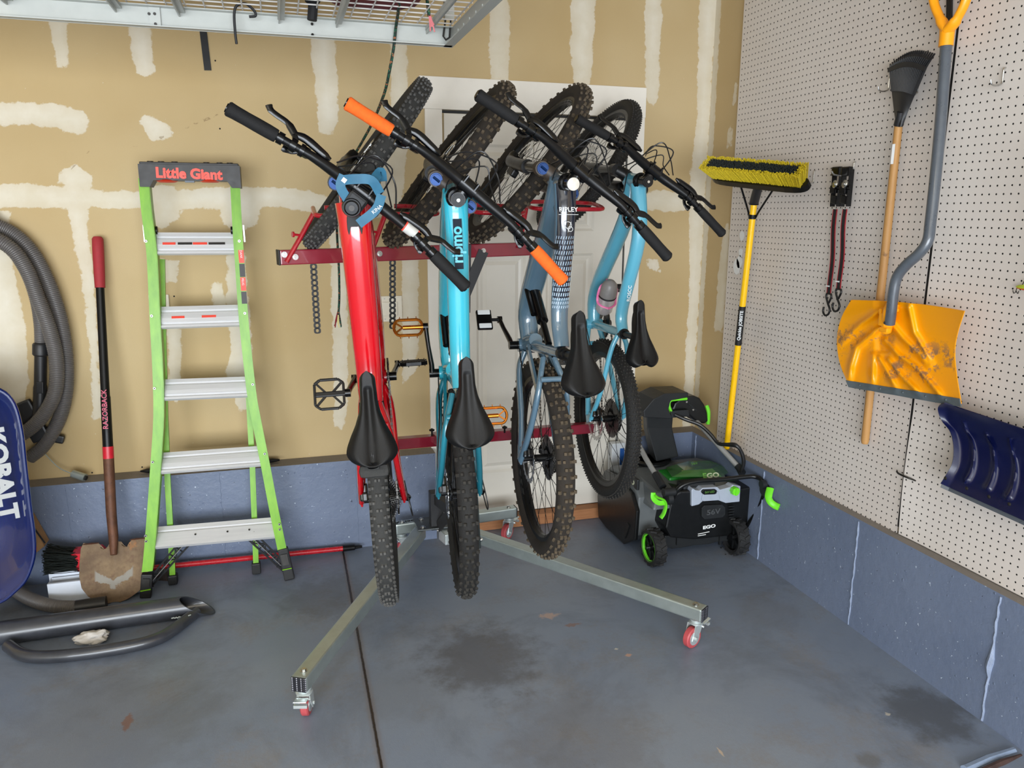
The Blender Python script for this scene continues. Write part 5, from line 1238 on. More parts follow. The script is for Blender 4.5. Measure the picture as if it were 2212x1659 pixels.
# stored items on the deck
def blob(name, c, s, mat, seed, label, cat, sq=.55):
    bm = bmesh.new(); bmesh.ops.create_icosphere(bm, subdivisions=4, radius=1)
    for v_ in bm.verts:
        p = v_.co.copy(); q = V([math.copysign(abs(t)**sq, t) for t in p]); k = 1+.10*mnoise.noise(p*2.2+V((seed, 0, 0)))+.05*mnoise.noise(p*6+V((seed, 3, 0))); v_.co = V((q.x*s[0], q.y*s[1], q.z*s[2]))*k*.62
    z0 = min(v_.co.z for v_ in bm.verts)
    for v_ in bm.verts: v_.co.z = max(v_.co.z, z0*.8)-z0*.8
    b = MB(); b.bm(bm, None, True); o = b.build(name, mat, loc=c, auto=180); tag(o, label, cat); return o
M_BAGK = simple('black_nylon', (20, 20, 22), .8, var=.3, bump=.001); M_BAGR = simple('dark_red_fabric', (104, 24, 28), .8, var=.2, bump=.001); M_BAGG = simple('grey_fabric', (70, 66, 60), .85, var=.2, bump=.001); M_TAN = simple('tan_case', (140, 110, 78), .7)
zdk = deckz+.010
for u, hw, nm, mt, sd_, lb, ct, q_ in ((505, .20, 'duffel_bag', M_BAGK, 1, 'black duffel bag on the wire deck at the middle of the overhead rack', 'bag', .55), (790, .33, 'storage_bag', M_BAGR, 2, 'dark red fabric bag on the right end of the overhead rack deck', 'bag', .55), (325, .11, 'storage_bag', M_BAGG, 3, 'grey fabric bag left of the black duffel on the overhead rack', 'bag', .5), (90, .24, 'storage_case', M_TAN, 4, 'tan case at the left end of the overhead rack deck', 'case', .35)):
    x_ = at(u, 10, 1, 2.45).x; blob(nm, (x_, 2.17, zdk), (hw, .64, .34), mt, sd_, lb, ct, q_)
# dangling black straps
b = MB(); b.tube(smoothpath([at(u, v, 1, ry-.05) for u, v in ((511, 95), (508, 70), (506, 30), (512, 12), (530, 8), (548, 22), (552, 34), (538, 36))], 6), .0038, 6); tag(b.build('tie_strap', M_BLK), 'thin black tie strap dangling over the rear beam of the overhead rack', 'strap')
b = MB(); b.tube(smoothpath([at(u, v, 1, ry-.10) for u, v in ((672, -20), (676, 10), (674, 44))], 5), [.022]*5+[.014]*6, 10); tag(b.build('bag_strap', M_BAGK), 'black padded strap end poking down through the wire deck', 'strap')
# ---- green cord from the rack down behind the red bike
def cord_mat(name, a, b_, c):
    n = Nd(name); w = n.noise(160, 1, .5); k = n.mix(n.mr(w, .42, .46), s2l(a), s2l(b_)); k = n.mix(n.mr(n.noise(120, 1, .5), .60, .64), k, s2l(c)); n.set(k, .8); return n.m
M_CORD = cord_mat('braided_cord', (20, 86, 62), (24, 40, 34), (150, 92, 60))
co = thing('braided_cord', 'green braided cord hanging from the overhead rack down past the red bike', 'cord', at(735, 700, 1, 3.3)); b = MB()
P = [at(u, v, 1, y) for u, v, y in ((866, -30, 2.3), (861, 20, 2.45), (855, 60, 2.57), (850, 105, 2.585), (840, 160, 2.62), (829, 205, 2.7), (806, 262, 2.9), (780, 310, 3.05), (757, 350, 3.15), (735, 400, 3.25), (728, 460, 3.3), (728, 505, 3.3), (732, 580, 3.3), (733, 640, 3.3), (731, 680, 3.3))]
b.tube(smoothpath(P, 6), .0048, 8); rel(b, co.location); b.build('cord', M_CORD, co)
for i, (m_, du) in enumerate(((simple('cord_red', (130, 34, 44), .8), -6), (simple('cord_cream', (214, 200, 140), .8), 0), (M_CORD, 5))):
    b = MB()
    for k in range(4): b.tube(smoothpath([at(731+du*.2, 672, 1, 3.3), at(731+du*.8+random.uniform(-2, 2), 692, 1, 3.3), at(731+du*1.2+random.uniform(-2, 2), 705+random.uniform(-3, 3), 1, 3.3)], 3), .0022, 5)
    rel(b, co.location); b.build('frayed_strand', m_, co)
c2 = thing('pink_cord', 'short pink and green cord end dangling through the right side of the wire deck', 'cord', at(930, 40, 1, 2.4)); b = MB(); b.tube(smoothpath([at(u, v, 1, 2.42) for u, v in ((920, -15), (924, 10), (927, 35))], 4), .005, 6); rel(b, c2.location); b.build('cord', M_CORD, c2)
M_PINKC = simple('pink_fibre', (206, 120, 122), .8)
for k in range(5):
    b = MB(); b.tube(smoothpath([at(926, 22, 1, 2.42), at(929+random.uniform(-3, 3), 42, 1, 2.42), at(934+random.uniform(-5, 5), 60+random.uniform(-6, 12), 1, 2.42)], 3), .0022, 5); rel(b, c2.location); b.build('frayed_strand', M_PINKC, c2)
# ================================================================ tools on the pegboard
XP = XR-.018
M_YEL = simple('yellow_lacquer', (246, 192, 6), .3, var=.03, coat=.4)
M_YBR = simple('yellow_bristle', (196, 172, 24), .75, var=.35, scale=220)
M_OY = Nd('orange_yellow_plastic'); _z = M_OY.sep(); _d = M_OY.noise(24, 6, .75); _g = M_OY.noise(5, 4, .6)
_m = M_OY.math('MULTIPLY', M_OY.mr(_d, .50, .58), M_OY.math('MULTIPLY', M_OY.mr(M_OY.math('ABSOLUTE', M_OY.math('SUBTRACT', _z[2], -.03)), .05, .10, 1, 0), M_OY.mr(_g, .46, .56)))
M_OY.set(M_OY.mix(M_OY.math('MULTIPLY', _m, .85), s2l((244, 160, 2)), s2l((120, 96, 78))), M_OY.math('ADD', .3, M_OY.math('MULTIPLY', _m, .4))); M_OY = M_OY.m
M_OYC = simple('orange_yellow_grip', (246, 160, 16), .32, var=.03)
M_GREYT = simple('grey_tube', (78, 84, 92), .3, var=.06, coat=.4)
M_GREYP = simple('grey_wear_strip', (82, 92, 98), .5, var=.1)
M_NAVYP = simple('navy_plastic', (7, 14, 56), .3, var=.1, scale=8)
M_WOOD = Nd('worn_wood'); _w = M_WOOD.noise(9, 5, .65, vec=M_WOOD.mapv((8, 8, .8))); _k = M_WOOD.mix(_w, s2l((160, 112, 60)), s2l((198, 152, 92))); _k = M_WOOD.mix(M_WOOD.mr(M_WOOD.noise(22, 4, .6), .66, .72, 0, .6), _k, s2l((96, 62, 34))); M_WOOD.set(_k, .55); M_WOOD = M_WOOD.m
# ---- push broom standing head-up
hL, hR = V((1.905, 3.285, 1.80)), V((2.045, 2.745, 1.735))
hL = at(1541, 381, 0, 1.905); hR = at(1748, 402, 0, 2.05)
hx = (hR-hL).normalized(); hN = V((-.62, -.38, .60)); hN = (hN-hx*hN.dot(hx)).normalized(); hT = hx.cross(hN); hT = hT if hT.z > 0 else -hT
hc = hL.lerp(hR, .5); hl = (hR-hL).length
pb = thing('push_broom', 'yellow push broom with yellow and black bristles standing head up against the pegboard', 'broom', (2.08, 3.2, ZL))
def pbp(mb, name, mats, parent=None, **k): rel(mb, pb.location); return mb.build(name, mats, parent or pb, **k)
Mh = Matrix(((hx.x, hT.x, hN.x, hc.x), (hx.y, hT.y, hN.y, hc.y), (hx.z, hT.z, hN.z, hc.z), (0, 0, 0, 1)))
o = []
for i in range(24):
    t = 2*math.pi*i/24; o.append((math.copysign(abs(math.cos(t))**.35, math.cos(t))*hl*.5, math.copysign(abs(math.sin(t))**.7, math.sin(t))*.036))
b = MB(); b.prism(o, -.012, .016, Mh); hb = pbp(b, 'broom_block', M_BLACK, auto=50)
random.seed(5); by, bk_ = MB(), MB()
for i in range(2600):
    u, w = random.uniform(-1, 1), random.uniform(-1, 1)
    p = V((u*hl*.46, w*.026, .014)); fl_ = 1.0
    q = V((u*hl*.47*(1+.06*abs(u)**4)+.012*u, w*.038, .092+random.uniform(-.004, .003)))
    (bk_ if abs(w) < .55 and abs(u) < .90 else by).tube([Mh @ p, Mh @ q], [.0019, .0022], 3, caps=True)
y_ = pbp(by, 'yellow_bristles', M_YBR); k_ = pbp(bk_, 'black_bristles', M_BRIS); y_['kind'] = 'stuff'; k_['kind'] = 'stuff'
ps0 = hc-hN*.012; dn = (at(1568, 985, 0, 2.085)-at(1629, 440, 0, 2.02)); ph = at(1629, 436, 0, 2.02)
foot = ph+dn*((ZL+.004-ph.z)/dn.z)
b = MB(); b.tube([ps0+V((0, 0, .004)), ps0.lerp(ph, .6), ph, ph+dn.normalized()*.012], [.018, .020, .020, .021], 18); pbp(b, 'socket', M_CLAY, hb)
ht = ph.lerp(foot, 0)
b = MB(); b.tube([ph+dn.normalized()*.005, foot], .0145, 18); pole = pbp(b, 'pole', M_YEL)
t0 = (660-436)/(985-436.); t1 = (747-436)/(985-436.)
def onp(v): zz = at(1600, v, 0, 2.05).z; return ph+dn*((zz-ph.z)/dn.z)
b = MB(); b.tube([onp(660), onp(747)], .0158, 18); sl = pbp(b, 'black_sleeve', M_BLK, pole)
vw = (V((0, 0, CAMH))-onp(703)); vw.z = 0; vw.normalize()
text('Quickie JOBSITE', .020, M_WHITE, sl, onp(703)+vw*.0156-pb.location, -dn, vw, ext=.0004, bold=.02, sx=1.05)
for s, u in ((-1, 1584), (1, 1692)):
    e = Mh @ V(((-.22 if s < 0 else .17)*hl, 0, -.014)); cl = onp(468)
    b = MB(); b.tube(smoothpath([e, e.lerp(cl, .8)+hx*s*.012, cl+hx*s*.018, cl-vw*0+vw*.014], 4), .0045, 8); pbp(b, 'brace_rod', M_GLOSS, hb)
b = MB(); b.tube([onp(463), onp(472)], .0175, 16); pbp(b, 'clamp_band', M_BLACK, pole)
# peg hooks
def hook(pt, label, L=.048, up=.012, side=0):
    """wire hook plugged into the board: shank down the face, arm out, tip up"""
    b = MB(); x, y, z = XP-.003, pt.y, pt.z
    b.tube(smoothpath([(XP+.006, y, z+.048), (x-.003, y, z+.046), (x-.004, y, z+.030), (x-.004, y, z+.006), (x-.012, y, z-.001), (x-L*.6, y+side*.5, z-.004), (x-L*.9, y+side, z+.0), (x-L, y+side, z+up)], 4), .0026, 8)
    return tag(b.build('peg_hook', M_STEEL), label, 'peg hook', 'pegboard hooks')
hook(at(2168, 183, 0, XP), 'empty bright wire peg hook right of the grey shovel handle')
hook(at(1985, 203, 0, XP), 'bright wire peg hook at the right edge of the black rake head')
hook(at(1922, 196, 0, XP), 'bright wire peg hook at the left edge of the black rake head')
hook(at(1760, 395, 0, XP), 'bright wire peg hook by the right end of the push broom head')
hook(at(1846, 378, 0, XP), 'bright wire peg hook carrying the ratchet straps', L=.10)
b = MB(); q = at(1975, 1035, 0, XP); b.tube(smoothpath([q+V((-.002, -.012, -.002)), q+V((-.008, 0, 0)), q+V((-.02, .015, .004)), q+V((-.022, .05, .006)), q+V((-.03, .052, .014))], 4), .0035, 6); tag(b.build('peg_clip', M_DSTEEL), 'dark metal peg clip across the seam between the pegboard sheets', 'peg hook')
# ---- ratchet straps (two)
M_WEB = simple('black_webbing', (26, 24, 26), .8, var=.2, scale=150); M_WEBR = simple('red_webbing_edge', (158, 30, 44), .7)
M_HOOKV = simple('vinyl_coated_hook', (16, 16, 18), .35)
def ratchet(name_lab, u0, u1, xo, vv):
    P0, P1 = at(u0, 405, 0, XP-xo), at(u0-7, 452, 0, XP-xo); t = thing('ratchet_strap', name_lab, 'ratchet strap', P0, 'ratchet straps on one hook')
    def rr(mb, n, m, parent=None, **k): rel(mb, t.location); return mb.build(n, m, parent or t, **k)
    b = MB(); X = V((0, -1, 0)); w = .022
    top = at(u0+1, 360, 0, XP-xo); 
    for s in (-1, 1): b.obox(top+V((0, s*w*.9, -.01)), P1+V((0, s*w*.8, .01)), .003, .022, up=(1, 0, 0), bev=.001)
    b.obox(top+V((-.006, 0, 0)), top+V((-.006, 0, -.035)), .044, .020, up=(1, 0, 0), bev=.005); b.obox(top+V((-.012, 0, -.07)), top+V((-.014, 0, -.10)), .030, .016, up=(1, 0, 0), bev=.003)
    b.cyl(P0+V((-.008, -.024, 0)), P0+V((-.008, .024, 0)), .009, 14); b.obox(P0+V((-.010, 0, -.03)), P1+V((-.008, 0, .02)), .034, .012, up=(1, 0, 0), bev=.004)
    f = rr(b, 'ratchet', M_GLOSS)
    b = MB(); q = P0+V((-.022, -.008, .012)); b.lathe([(.001, -.002), (.013, -.001), (.015, .003), (.012, .006), (.006, .005), (.005, .008), (.001, .008)], 18, frameM(q, (0, 1, 0), (-1, -.6, .1))); rr(b, 'gear_wheel', M_STEEL, f)
    b = MB(); q = P1+V((-.012, -.006, .004)); b.lathe([(.001, -.002), (.005, 0), (.001, .004)], 12, frameM(q, (0, 1, 0), (-1, -.6, 0))); rr(b, 'rivet', M_STEEL, f)
    S0, S1 = P1, at(u1, 636+vv, 0, XP-xo-.006); n = 10; a = [S0.lerp(S1, i/n)+V((0, .004*math.sin(i*.8), 0)) for i in range(n+1)]
    b = MB(); y1 = V((0, .0125, 0)); y2 = V((0, .0085, 0))
    for (lo, hi, m_) in ((-.0085, .0085, 0), (-.0125, -.0085, 1), (.0085, .0125, 1)):
        b.cur = m_; b.grid([[p+V((0, lo, 0)), p+V((0, hi, 0))] for p in a], False, thick=.002)
    rr(b, 'webbing', [M_WEB, M_WEBR])
    b = MB(); q = at(u1-3, 618+vv, 0, XP-xo-.009); b.box(q, (.002, .020, .005)); rr(b, 'label_tab', M_WHITE)
    b = MB(); c = S1; r = .0042
    loop = [c+V((-.002, y, z)) for y, z in ((-.010, .004), (-.013, -.010), (0, -.036), (.014, -.058), (.008, -.078), (-.012, -.084), (-.024, -.070), (-.022, -.052))]
    b.tube(smoothpath([(p.x, c.y-(p.y-c.y), p.z) for p in loop], 5), r, 8); b.tube(smoothpath([c+V((0, -.010, .004)), c+V((0, -.014, -.010)), c+V((0, -.002, -.034))], 4), r, 8); b.tube([c+V((0, -.013, .002)), c+V((0, .013, .002))], r*.8, 8)
    rr(b, 'hook', M_HOOKV, auto=60)
ratchet('ratchet strap hanging on the pegboard, the left one whose hook hangs lower', 1811, 1791, .030, 0)
ratchet('ratchet strap hanging on the pegboard, the right one whose hook hangs higher', 1832, 1812, .052, -10)
# ---- leaf rake
rk = thing('leaf_rake', 'black plastic leaf rake with a wooden handle hung behind the yellow snow shovel', 'rake', at(1868, 960, 0, XP-.03))
def rkp(mb, name, mats, parent=None, **k): rel(mb, rk.location); return mb.build(name, mats, parent or rk, **k)
RX = XP-.045; h0, h1 = at(1942, 262, 0, RX), at(1868, 958, 0, XP-.022)
b = MB(); b.tube([h0, h0.lerp(h1, .5), h1.lerp(h0, .01), h1], [.0135, .0145, .0145, .012], 16); rkp(b, 'handle', M_WOOD)
q = h0.lerp(h1, .075); b = MB(); b.obox(q+V((-.0148, -.004, .012)), q+V((-.0148, -.004, -.055)), .010, .001, up=(-1, -.3, 0)); rkp(b, 'paper_label', M_WHITE)
Ls = [(1936, 274), (1931, 240), (1927, 205), (1924, 175), (1921, 150), (1921, 140)]; Rs = [(1950, 274), (1960, 245), (1972, 214), (1986, 182), (2002, 146), (2021, 117)]
def fan(i, q, n=5.0):
    t = i/n*(len(Ls)-1); k = min(int(t), len(Ls)-2); f = t-k
    l = (Ls[k][0]+(Ls[k+1][0]-Ls[k][0])*f, Ls[k][1]+(Ls[k+1][1]-Ls[k][1])*f); r = (Rs[k][0]+(Rs[k+1][0]-Rs[k][0])*f, Rs[k][1]+(Rs[k+1][1]-Rs[k][1])*f)
    bul = 18*math.sin(math.pi*q)*(i/n)**2
    u = l[0]+(r[0]-l[0])*q; v = l[1]+(r[1]-l[1])*q-bul
    return at(u, v, 0, RX-.012*math.sin(math.pi*q)*(1-.3*i/n)-.02*(i/n)**2+(.016 if i > n*.93 else 0))
b = MB(); b.grid([[fan(i*.5, j/14.) for j in range(15)] for i in range(0, 6)], True, thick=.003); b.tube([h0+V((0, 0, -.012)), fan(1.0, .5)], [.0165, .012], 14)
hd = rkp(b, 'rake_head', M_CLAY, auto=60)
b = MB(); b.grid([[fan(4.0, j/14.)+V((-.003, 0, .004)) for j in range(15)], [fan(3.85, j/14.)+V((-.003, 0, -.004)) for j in range(15)]], True, thick=.004); rkp(b, 'cross_band', M_CLAY, hd)
for j in range(22):
    q = (j+.5)/22; b = MB(); b.tube([fan(i*.25, q) for i in range(9, 21)], [.0043]*8+[.0036]*4, 6, sq=[(1.1, .8)]*12); rkp(b, 'tine', M_CLAY, hd)
# ---- yellow snow shovel
ys = thing('snow_shovel', 'orange-yellow plastic snow shovel with a bent grey handle hanging on the pegboard', 'snow shovel', at(1945, 760, 0, 2.02))
def ysp(mb, name, mats, parent=None, **k): rel(mb, ys.location); return mb.build(name, mats, parent or ys, **k)
from bisect import bisect
def curve(P, t):
    k = min(int(t*(len(P)-1)), len(P)-2); f = t*(len(P)-1)-k; return (P[k][0]+(P[k+1][0]-P[k][0])*f, P[k][1]+(P[k+1][1]-P[k][1])*f)
Lp_ = [(1838, 649), (1818, 685), (1808, 730), (1813, 780), (1832, 830)]; Rp_ = [(2083, 672), (2068, 720), (2062, 760), (2066, 810), (2076, 872)]
Lp_ = [(p.x, p.y) for p in smoothpath([(a, c, 0) for a, c in Lp_], 6)]; Rp_ = [(p.x, p.y) for p in smoothpath([(a, c, 0) for a, c in Rp_], 6)]
ribs = [[(1899, 672), (1860, 700), (1812, 745)], [(1899, 709), (1850, 750), (1838, 790), (1834, 822)], [(1886, 768), (1884, 832)], [(1899, 774), (1918, 805), (1938, 842)], [(1920, 778), (1950, 815), (1992, 854)], [(1912, 735), (1940, 766), (1983, 797), (2040, 862)], [(1926, 700), (1950, 730), (1990, 768), (2005, 790)], [(1963, 664), (1974, 718), (2013, 783)]]
def ysurf(t, q):
    l, r = curve(Lp_, t), curve(Rp_, t); u = l[0]+(r[0]-l[0])*q; v = l[1]+(r[1]-l[1])*q+6*math.sin(math.pi*q)*(1-t)*-1
    X = 2*q-1; sc_ = math.sin(math.pi*min(1, t*.9+.05)); d = .055*sc_+.014*t
    x = 2.005+d*(.75+.25*X*X)-.02*abs(X)**3
    rb = 0
    for P in ribs:
        d_ = seg_d(P, u, v); L_ = max(.15, min(1, .25+math.hypot(u-P[-1][0], v-P[-1][1])/30)); rb += math.exp(-(d_/6.5)**2)*L_
    rec = max(0, 1-abs(u-(1908+.02*(v-650)))/22)*(1 if v < 760 else 0)
    return at(u, v, 0, x-.019*min(1.15, rb)+.012*min(1, rec*1.6))
rows = [[ysurf(t/60., q/90.) for q in range(91)] for t in range(61)]
b = MB(); b.grid(rows, True, thick=-.003); bl = ysp(b, 'blade', M_OY, auto=80)
b = MB(); b.grid([[ysurf(.955+k*.045, q/40.)+V((-.004, 0, 0)) for q in range(41)] for k in (0, .5, 1.0, 1.6)], True, thick=-.004); ysp(b, 'wear_strip', M_GREYP, bl)
for q in (.12, .30, .50, .70, .88):
    p = ysurf(.985, q)+V((-.006, 0, 0)); b = MB(); b.lathe([(.001, -.001), (.0045, 0), (.001, .0025)], 10, frameM(p, (0, 1, 0), (-1, 0, 0))); ysp(b, 'rivet', M_GREYP, bl)
hx0 = 2.0
HP = [at(u, v, 0, x) for u, v, x in ((2044, 95, 2.06), (2033, 250, 2.045), (2021, 380, 2.03), (2010, 480, 2.018), (2004, 520, 2.01), (1986, 547, 2.0), (1958, 572, 1.99), (1938, 598, 1.985), (1930, 632, 1.985), (1926, 668, 1.99), (1922, 700, 1.998))]
b = MB(); b.tube(smoothpath(HP, 5), .0175, 20); hnd = ysp(b, 'handle', M_GREYT)
q = at(1922, 690, 0, 1.995); b = MB(); b.tube([at(1926, 655, 0, 2.0)+V((.008, 0, 0)), at(1922, 672, 0, 2.0), at(1914, 715, 0, 2.02)], [.021, .023, .018], 14); b.box(at(1909, 690, 0, 2.0), (.02, .030, .045), bev=.004); b.box(at(1912, 712, 0, 2.005), (.02, .036, .016), bev=.003); b.box(at(1905, 673, 0, 2.0), (.016, .012, .02), bev=.002); b.box(at(1925, 668, 0, 2.012), (.014, .060, .012), bev=.003)
ysp(b, 'socket', M_OYC, bl)
p = at(1913, 697, 0, 1.985); b = MB(); b.cyl(p, p+V((-.006, -.003, 0)), .005, 10); ysp(b, 'bolt', M_DSTEEL, bl)
b = MB(); s0, s1 = at(2043, 100, 0, 2.06), at(2047, 58, 0, 2.06); b.tube([s0, s0.lerp(s1, .5), s1], [.0215, .0215, .023], 20)
top = at(2052, -75, 0, 2.05)
for uu, y in (((2047, 2034, 2018, 2015, 2020), 1), ((2047, 2064, 2084, 2094, 2092), -1)):
    b.tube(smoothpath([at(u, v, 0, 2.055) for u, v in zip(uu, (66, 46, 8, -30, -68))], 5), [.020]*6+[.016]*15, 14, sq=[(1, .75)]*21)
b.tube([at(2016, -66, 0, 2.055), at(2095, -70, 0, 2.055)], .015, 14)
ysp(b, 'd_grip', M_OYC, hnd); p = at(2034, 85, 0, 2.043); b = MB(); b.lathe([(.002, -.001), (.006, 0), (.004, .003), (.001, .003)], 12, frameM(p, (0, 1, 0), (-1, -1, 0))); ysp(b, 'screw', M_STEEL, hnd)
b = MB(); b.obox(at(2050, 62, 0, XP-.01), at(2053, -70, 0, XP-.01), .018, .008, up=(1, 0, 0)); tag(b.build('peg_bracket', M_BLK), 'black bracket behind the grip of the yellow snow shovel', 'bracket')
# ---- navy snow shovel, cut by the right edge
nv_ = thing('snow_shovel', 'navy blue plastic snow shovel head hanging at the right edge', 'snow shovel', at(2120, 980, 0, 2.0))
def nvp(mb, name, mats, parent=None, **k): rel(mb, nv_.location); return mb.build(name, mats, parent or nv_, **k)
Ln = [(2040, 871), (2026, 880), (2032, 905), (2052, 930), (2060, 965), (2057, 1000), (2044, 1025), (2032, 1044)]; Rn = [(2400, 990), (2385, 1010), (2380, 1040), (2380, 1070), (2380, 1100), (2375, 1130), (2370, 1160), (2360, 1190)]
Ln = [(p.x, p.y) for p in smoothpath([(a, c, 0) for a, c in Ln], 4)]; Rn = [(p.x, p.y) for p in smoothpath([(a, c, 0) for a, c in Rn], 4)]
def nsurf(t, q):
    l, r = curve(Ln, t), curve(Rn, t); u = l[0]+(r[0]-l[0])*q; v = l[1]+(r[1]-l[1])*q
    x = 1.985+.07*math.sin(math.pi*min(1, t*.85+.1)); rb = 0
    for i in range(7):
        c = .14+.14*i-.05*(t-.5); tt = max(0, min(1, (t-.22)/.62)); wdt = .004+.034*tt*(1 if t < .84 else 0)
        rb += max(0, 1-abs(q-c)/wdt) if .22 < t < .86 else 0
    x -= .012*min(1, rb)
    if q < .05: x -= .018*(1-q/.05)
    return at(u, v, 0, x)
b = MB(); b.grid([[nsurf(t/40., q/90.) for q in range(91)] for t in range(41)], True, thick=-.003); nb = nvp(b, 'blade', M_NAVYP, auto=80)
for u, v in ((2042, 1036), (2088, 1058), (2136, 1076), (2180, 1092)):
    p = at(u, v-4, 0, 2.0)+V((-.0, 0, 0)); t_ = 0; b = MB(); p = at(u, v-3, 0, 1.992); b.lathe([(.001, -.001), (.006, 0), (.001, .003)], 10, frameM(p, (0, 1, 0), (-1, 0, 0))); nvp(b, 'rivet', M_DSTEEL, nb)
b = MB(); b.grid([[nsurf(.99+k*.03, q/40.)+V((.006, 0, -.004*k)) for q in range(41)] for k in (0, 1, 1.6)], True, thick=-.002); nvp(b, 'wear_strip', M_GREYT, nb)
b = MB(); b.tube(smoothpath([at(2262, 945, 0, 1.99), at(2262, 800, 0, 1.98), at(2275, 600, 0, 2.03), at(2290, 300, 0, 2.05)], 5), .015, 14); nvp(b, 'handle', M_GREYT)
# ---- small fishing lure
lu = thing('fishing_lure', 'small green and red fishing lure stuck to the pegboard at the right edge', 'fishing lure', at(2206, 620, 0, XP-.02)); b = MB(); p = lu.location
b.tube([V((0, .018, .0)), V((0, .008, 0)), V((0, -.012, .001)), V((0, -.032, .002)), V((0, -.045, .001))], [.001, .005, .007, .005, .002], 12, sq=[(.7, 1.1)]*5); b.build('lure_body', simple('lure_green', (176, 190, 60), .3), lu)
b = MB(); b.tube([V((-.001, .014, -.004)), V((-.001, -.01, -.006)), V((-.001, -.034, -.002))], [.001, .003, .001], 8); b.build('lure_belly', simple('lure_red', (196, 70, 40), .3), lu)
for dz in (0,):
    b = MB(); b.tube(smoothpath([(0, .014, -.004), (0, .016, -.016), (0, .022, -.020), (0, .026, -.012)], 4), .0012, 6); b.tube(smoothpath([(0, .016, -.012), (0, .008, -.020), (0, .006, -.012)], 4), .0012, 6); b.tube(smoothpath([(0, -.002, .006), (.006, -.004, .02), (.018, -.004, .024)], 4), .0014, 6); b.build('treble_hook', M_DSTEEL, lu)
# white paint flake stains low on the pegboard near the broom pole
for u, v, s in ((1603, 508, .016), (1600, 545, .014), (1597, 566, .020), (1591, 577, .024)):
    c = at(u, v, 0, XP-.0012); b = MB(); random.seed(int(v)); b.prism([(c.y-c.y+s*(1+.4*random.random())*math.cos(t), 1.2*s*(1+.5*random.random())*math.sin(t)) for t in [k*.7 for k in range(9)]], 0, .0008, frameM(c, (0, -1, 0), (-1, 0, 0))); o = b.build('paint_smear', M_WHITE); tag(o, 'white paint smear on the pegboard beside the yellow broom pole', 'paint smear', 'white paint smears')
# ---- slab edge at the lower right
p0, p1 = at(2206, 1631, 2, 0), at(2100, 1675, 2, 0); b = MB(); b.tube([p0, p0.lerp(p1, .4)+V((0, 0, .002)), p1], [.004, .010, .008], 8); struct(b.build('trim_13', simple('brown_sealant', (70, 50, 44), .7, var=.3, bump=.001)))
d = (p1-p0); n_ = V((d.y, -d.x, 0)).normalized(); n_ = n_ if n_.y > 0 else -n_; b = MB(); b.tube([p0+n_*.022, p0.lerp(p1, .5)+n_*.028+V((0, 0, -.002)), p1+n_*.024], [.010, .014, .014], 8); struct(b.build('trim_14', simple('painted_lip', (128, 142, 164), .4)))
# grit by the snow blower wheel
random.seed(9)
for i in range(14):
    u, v = random.uniform(1555, 1580), random.uniform(1178, 1200); p = at(u, v, 2, 0); s = random.uniform(.002, .006); b = MB(); b.lathe([(.0005, 0), (s, .0008), (s*.6, .003), (.0005, .003)], 5, Matrix.Translation(p)); tag(b.build('dirt_crumb', M_BLK), 'dark crumbs of dirt on the floor by the right snow blower wheel', 'dirt', 'dirt crumbs by the snow blower')
# ================================================================ snow blower
M_EGK = simple('blower_black', (14, 15, 16), .34, var=.15, spec=.4); M_EGD = simple('blower_charcoal', (30, 32, 34), .5, var=.1, spec=.35)
M_EGG = simple('blower_grey', (92, 96, 97), .45, var=.05); M_EGS = simple('blower_silver', (168, 176, 190), .4, .1, var=.03)
M_LIM = simple('lime_plastic', (108, 214, 40), .4, var=.03); M_GALU = simple('handle_tube_grey', (152, 152, 150), .4, .3, var=.05)
M_LID = Nd('green_translucent'); M_LID.set(s2l((60, 120, 50)), .15, Alpha=.72); M_LID.b.inputs['Coat Weight'].default_value = .6; _n = M_LID.noise(6); M_LID.l.new(M_LID.mix(_n, s2l((44, 104, 36)), s2l((96, 146, 84))), M_LID.b.inputs['Base Color']); M_LID = M_LID.m
M_BATG = simple('battery_green', (30, 130, 40), .4)
M_KHAKI = simple('badge_letters', (186, 190, 160), .5); M_EGL = simple('badge_green', (96, 150, 60), .5)
bw = thing('snow_blower', 'black and grey cordless snow blower with lime green levers in the corner', 'snow blower', (1.79, 3.2, 0))
def wp_(mb, name, mats, parent=None, **k): rel(mb, bw.location); return mb.build(name, mats, parent or bw, **k)
def pxprism(b, pts, y0, y1, taper=1.0, cz=None):
    A = [at(u, v, 1, y0) for u, v in pts]; c = sum(A, V((0, 0, 0)))/len(A); B = [V((c.x+(p.x-c.x)*taper, y1, c.z+(p.z-c.z)*taper)) for p in A]; n = len(A)
    A = [V((p.x, p.y, max(.004, p.z))) for p in A]; B = [V((p.x, p.y, max(.004, p.z))) for p in B]
    b.add(A+B, [tuple(range(n))[::-1], tuple(range(n, 2*n))]+[(i, (i+1) % n, n+(i+1) % n, n+i) for i in range(n)], False)
def bevel_obj(o, w=.006, seg=2):
    bm = bmesh.new(); bm.from_mesh(o.data); bmesh.ops.bevel(bm, geom=[e for e in bm.edges if len(e.link_faces) == 2 and e.calc_face_angle(0) > .5], offset=w, segments=seg, profile=.6, affect='EDGES', clamp_overlap=True); bm.to_mesh(o.data); bm.free(); return o
x0, x1 = 1.545, 2.035
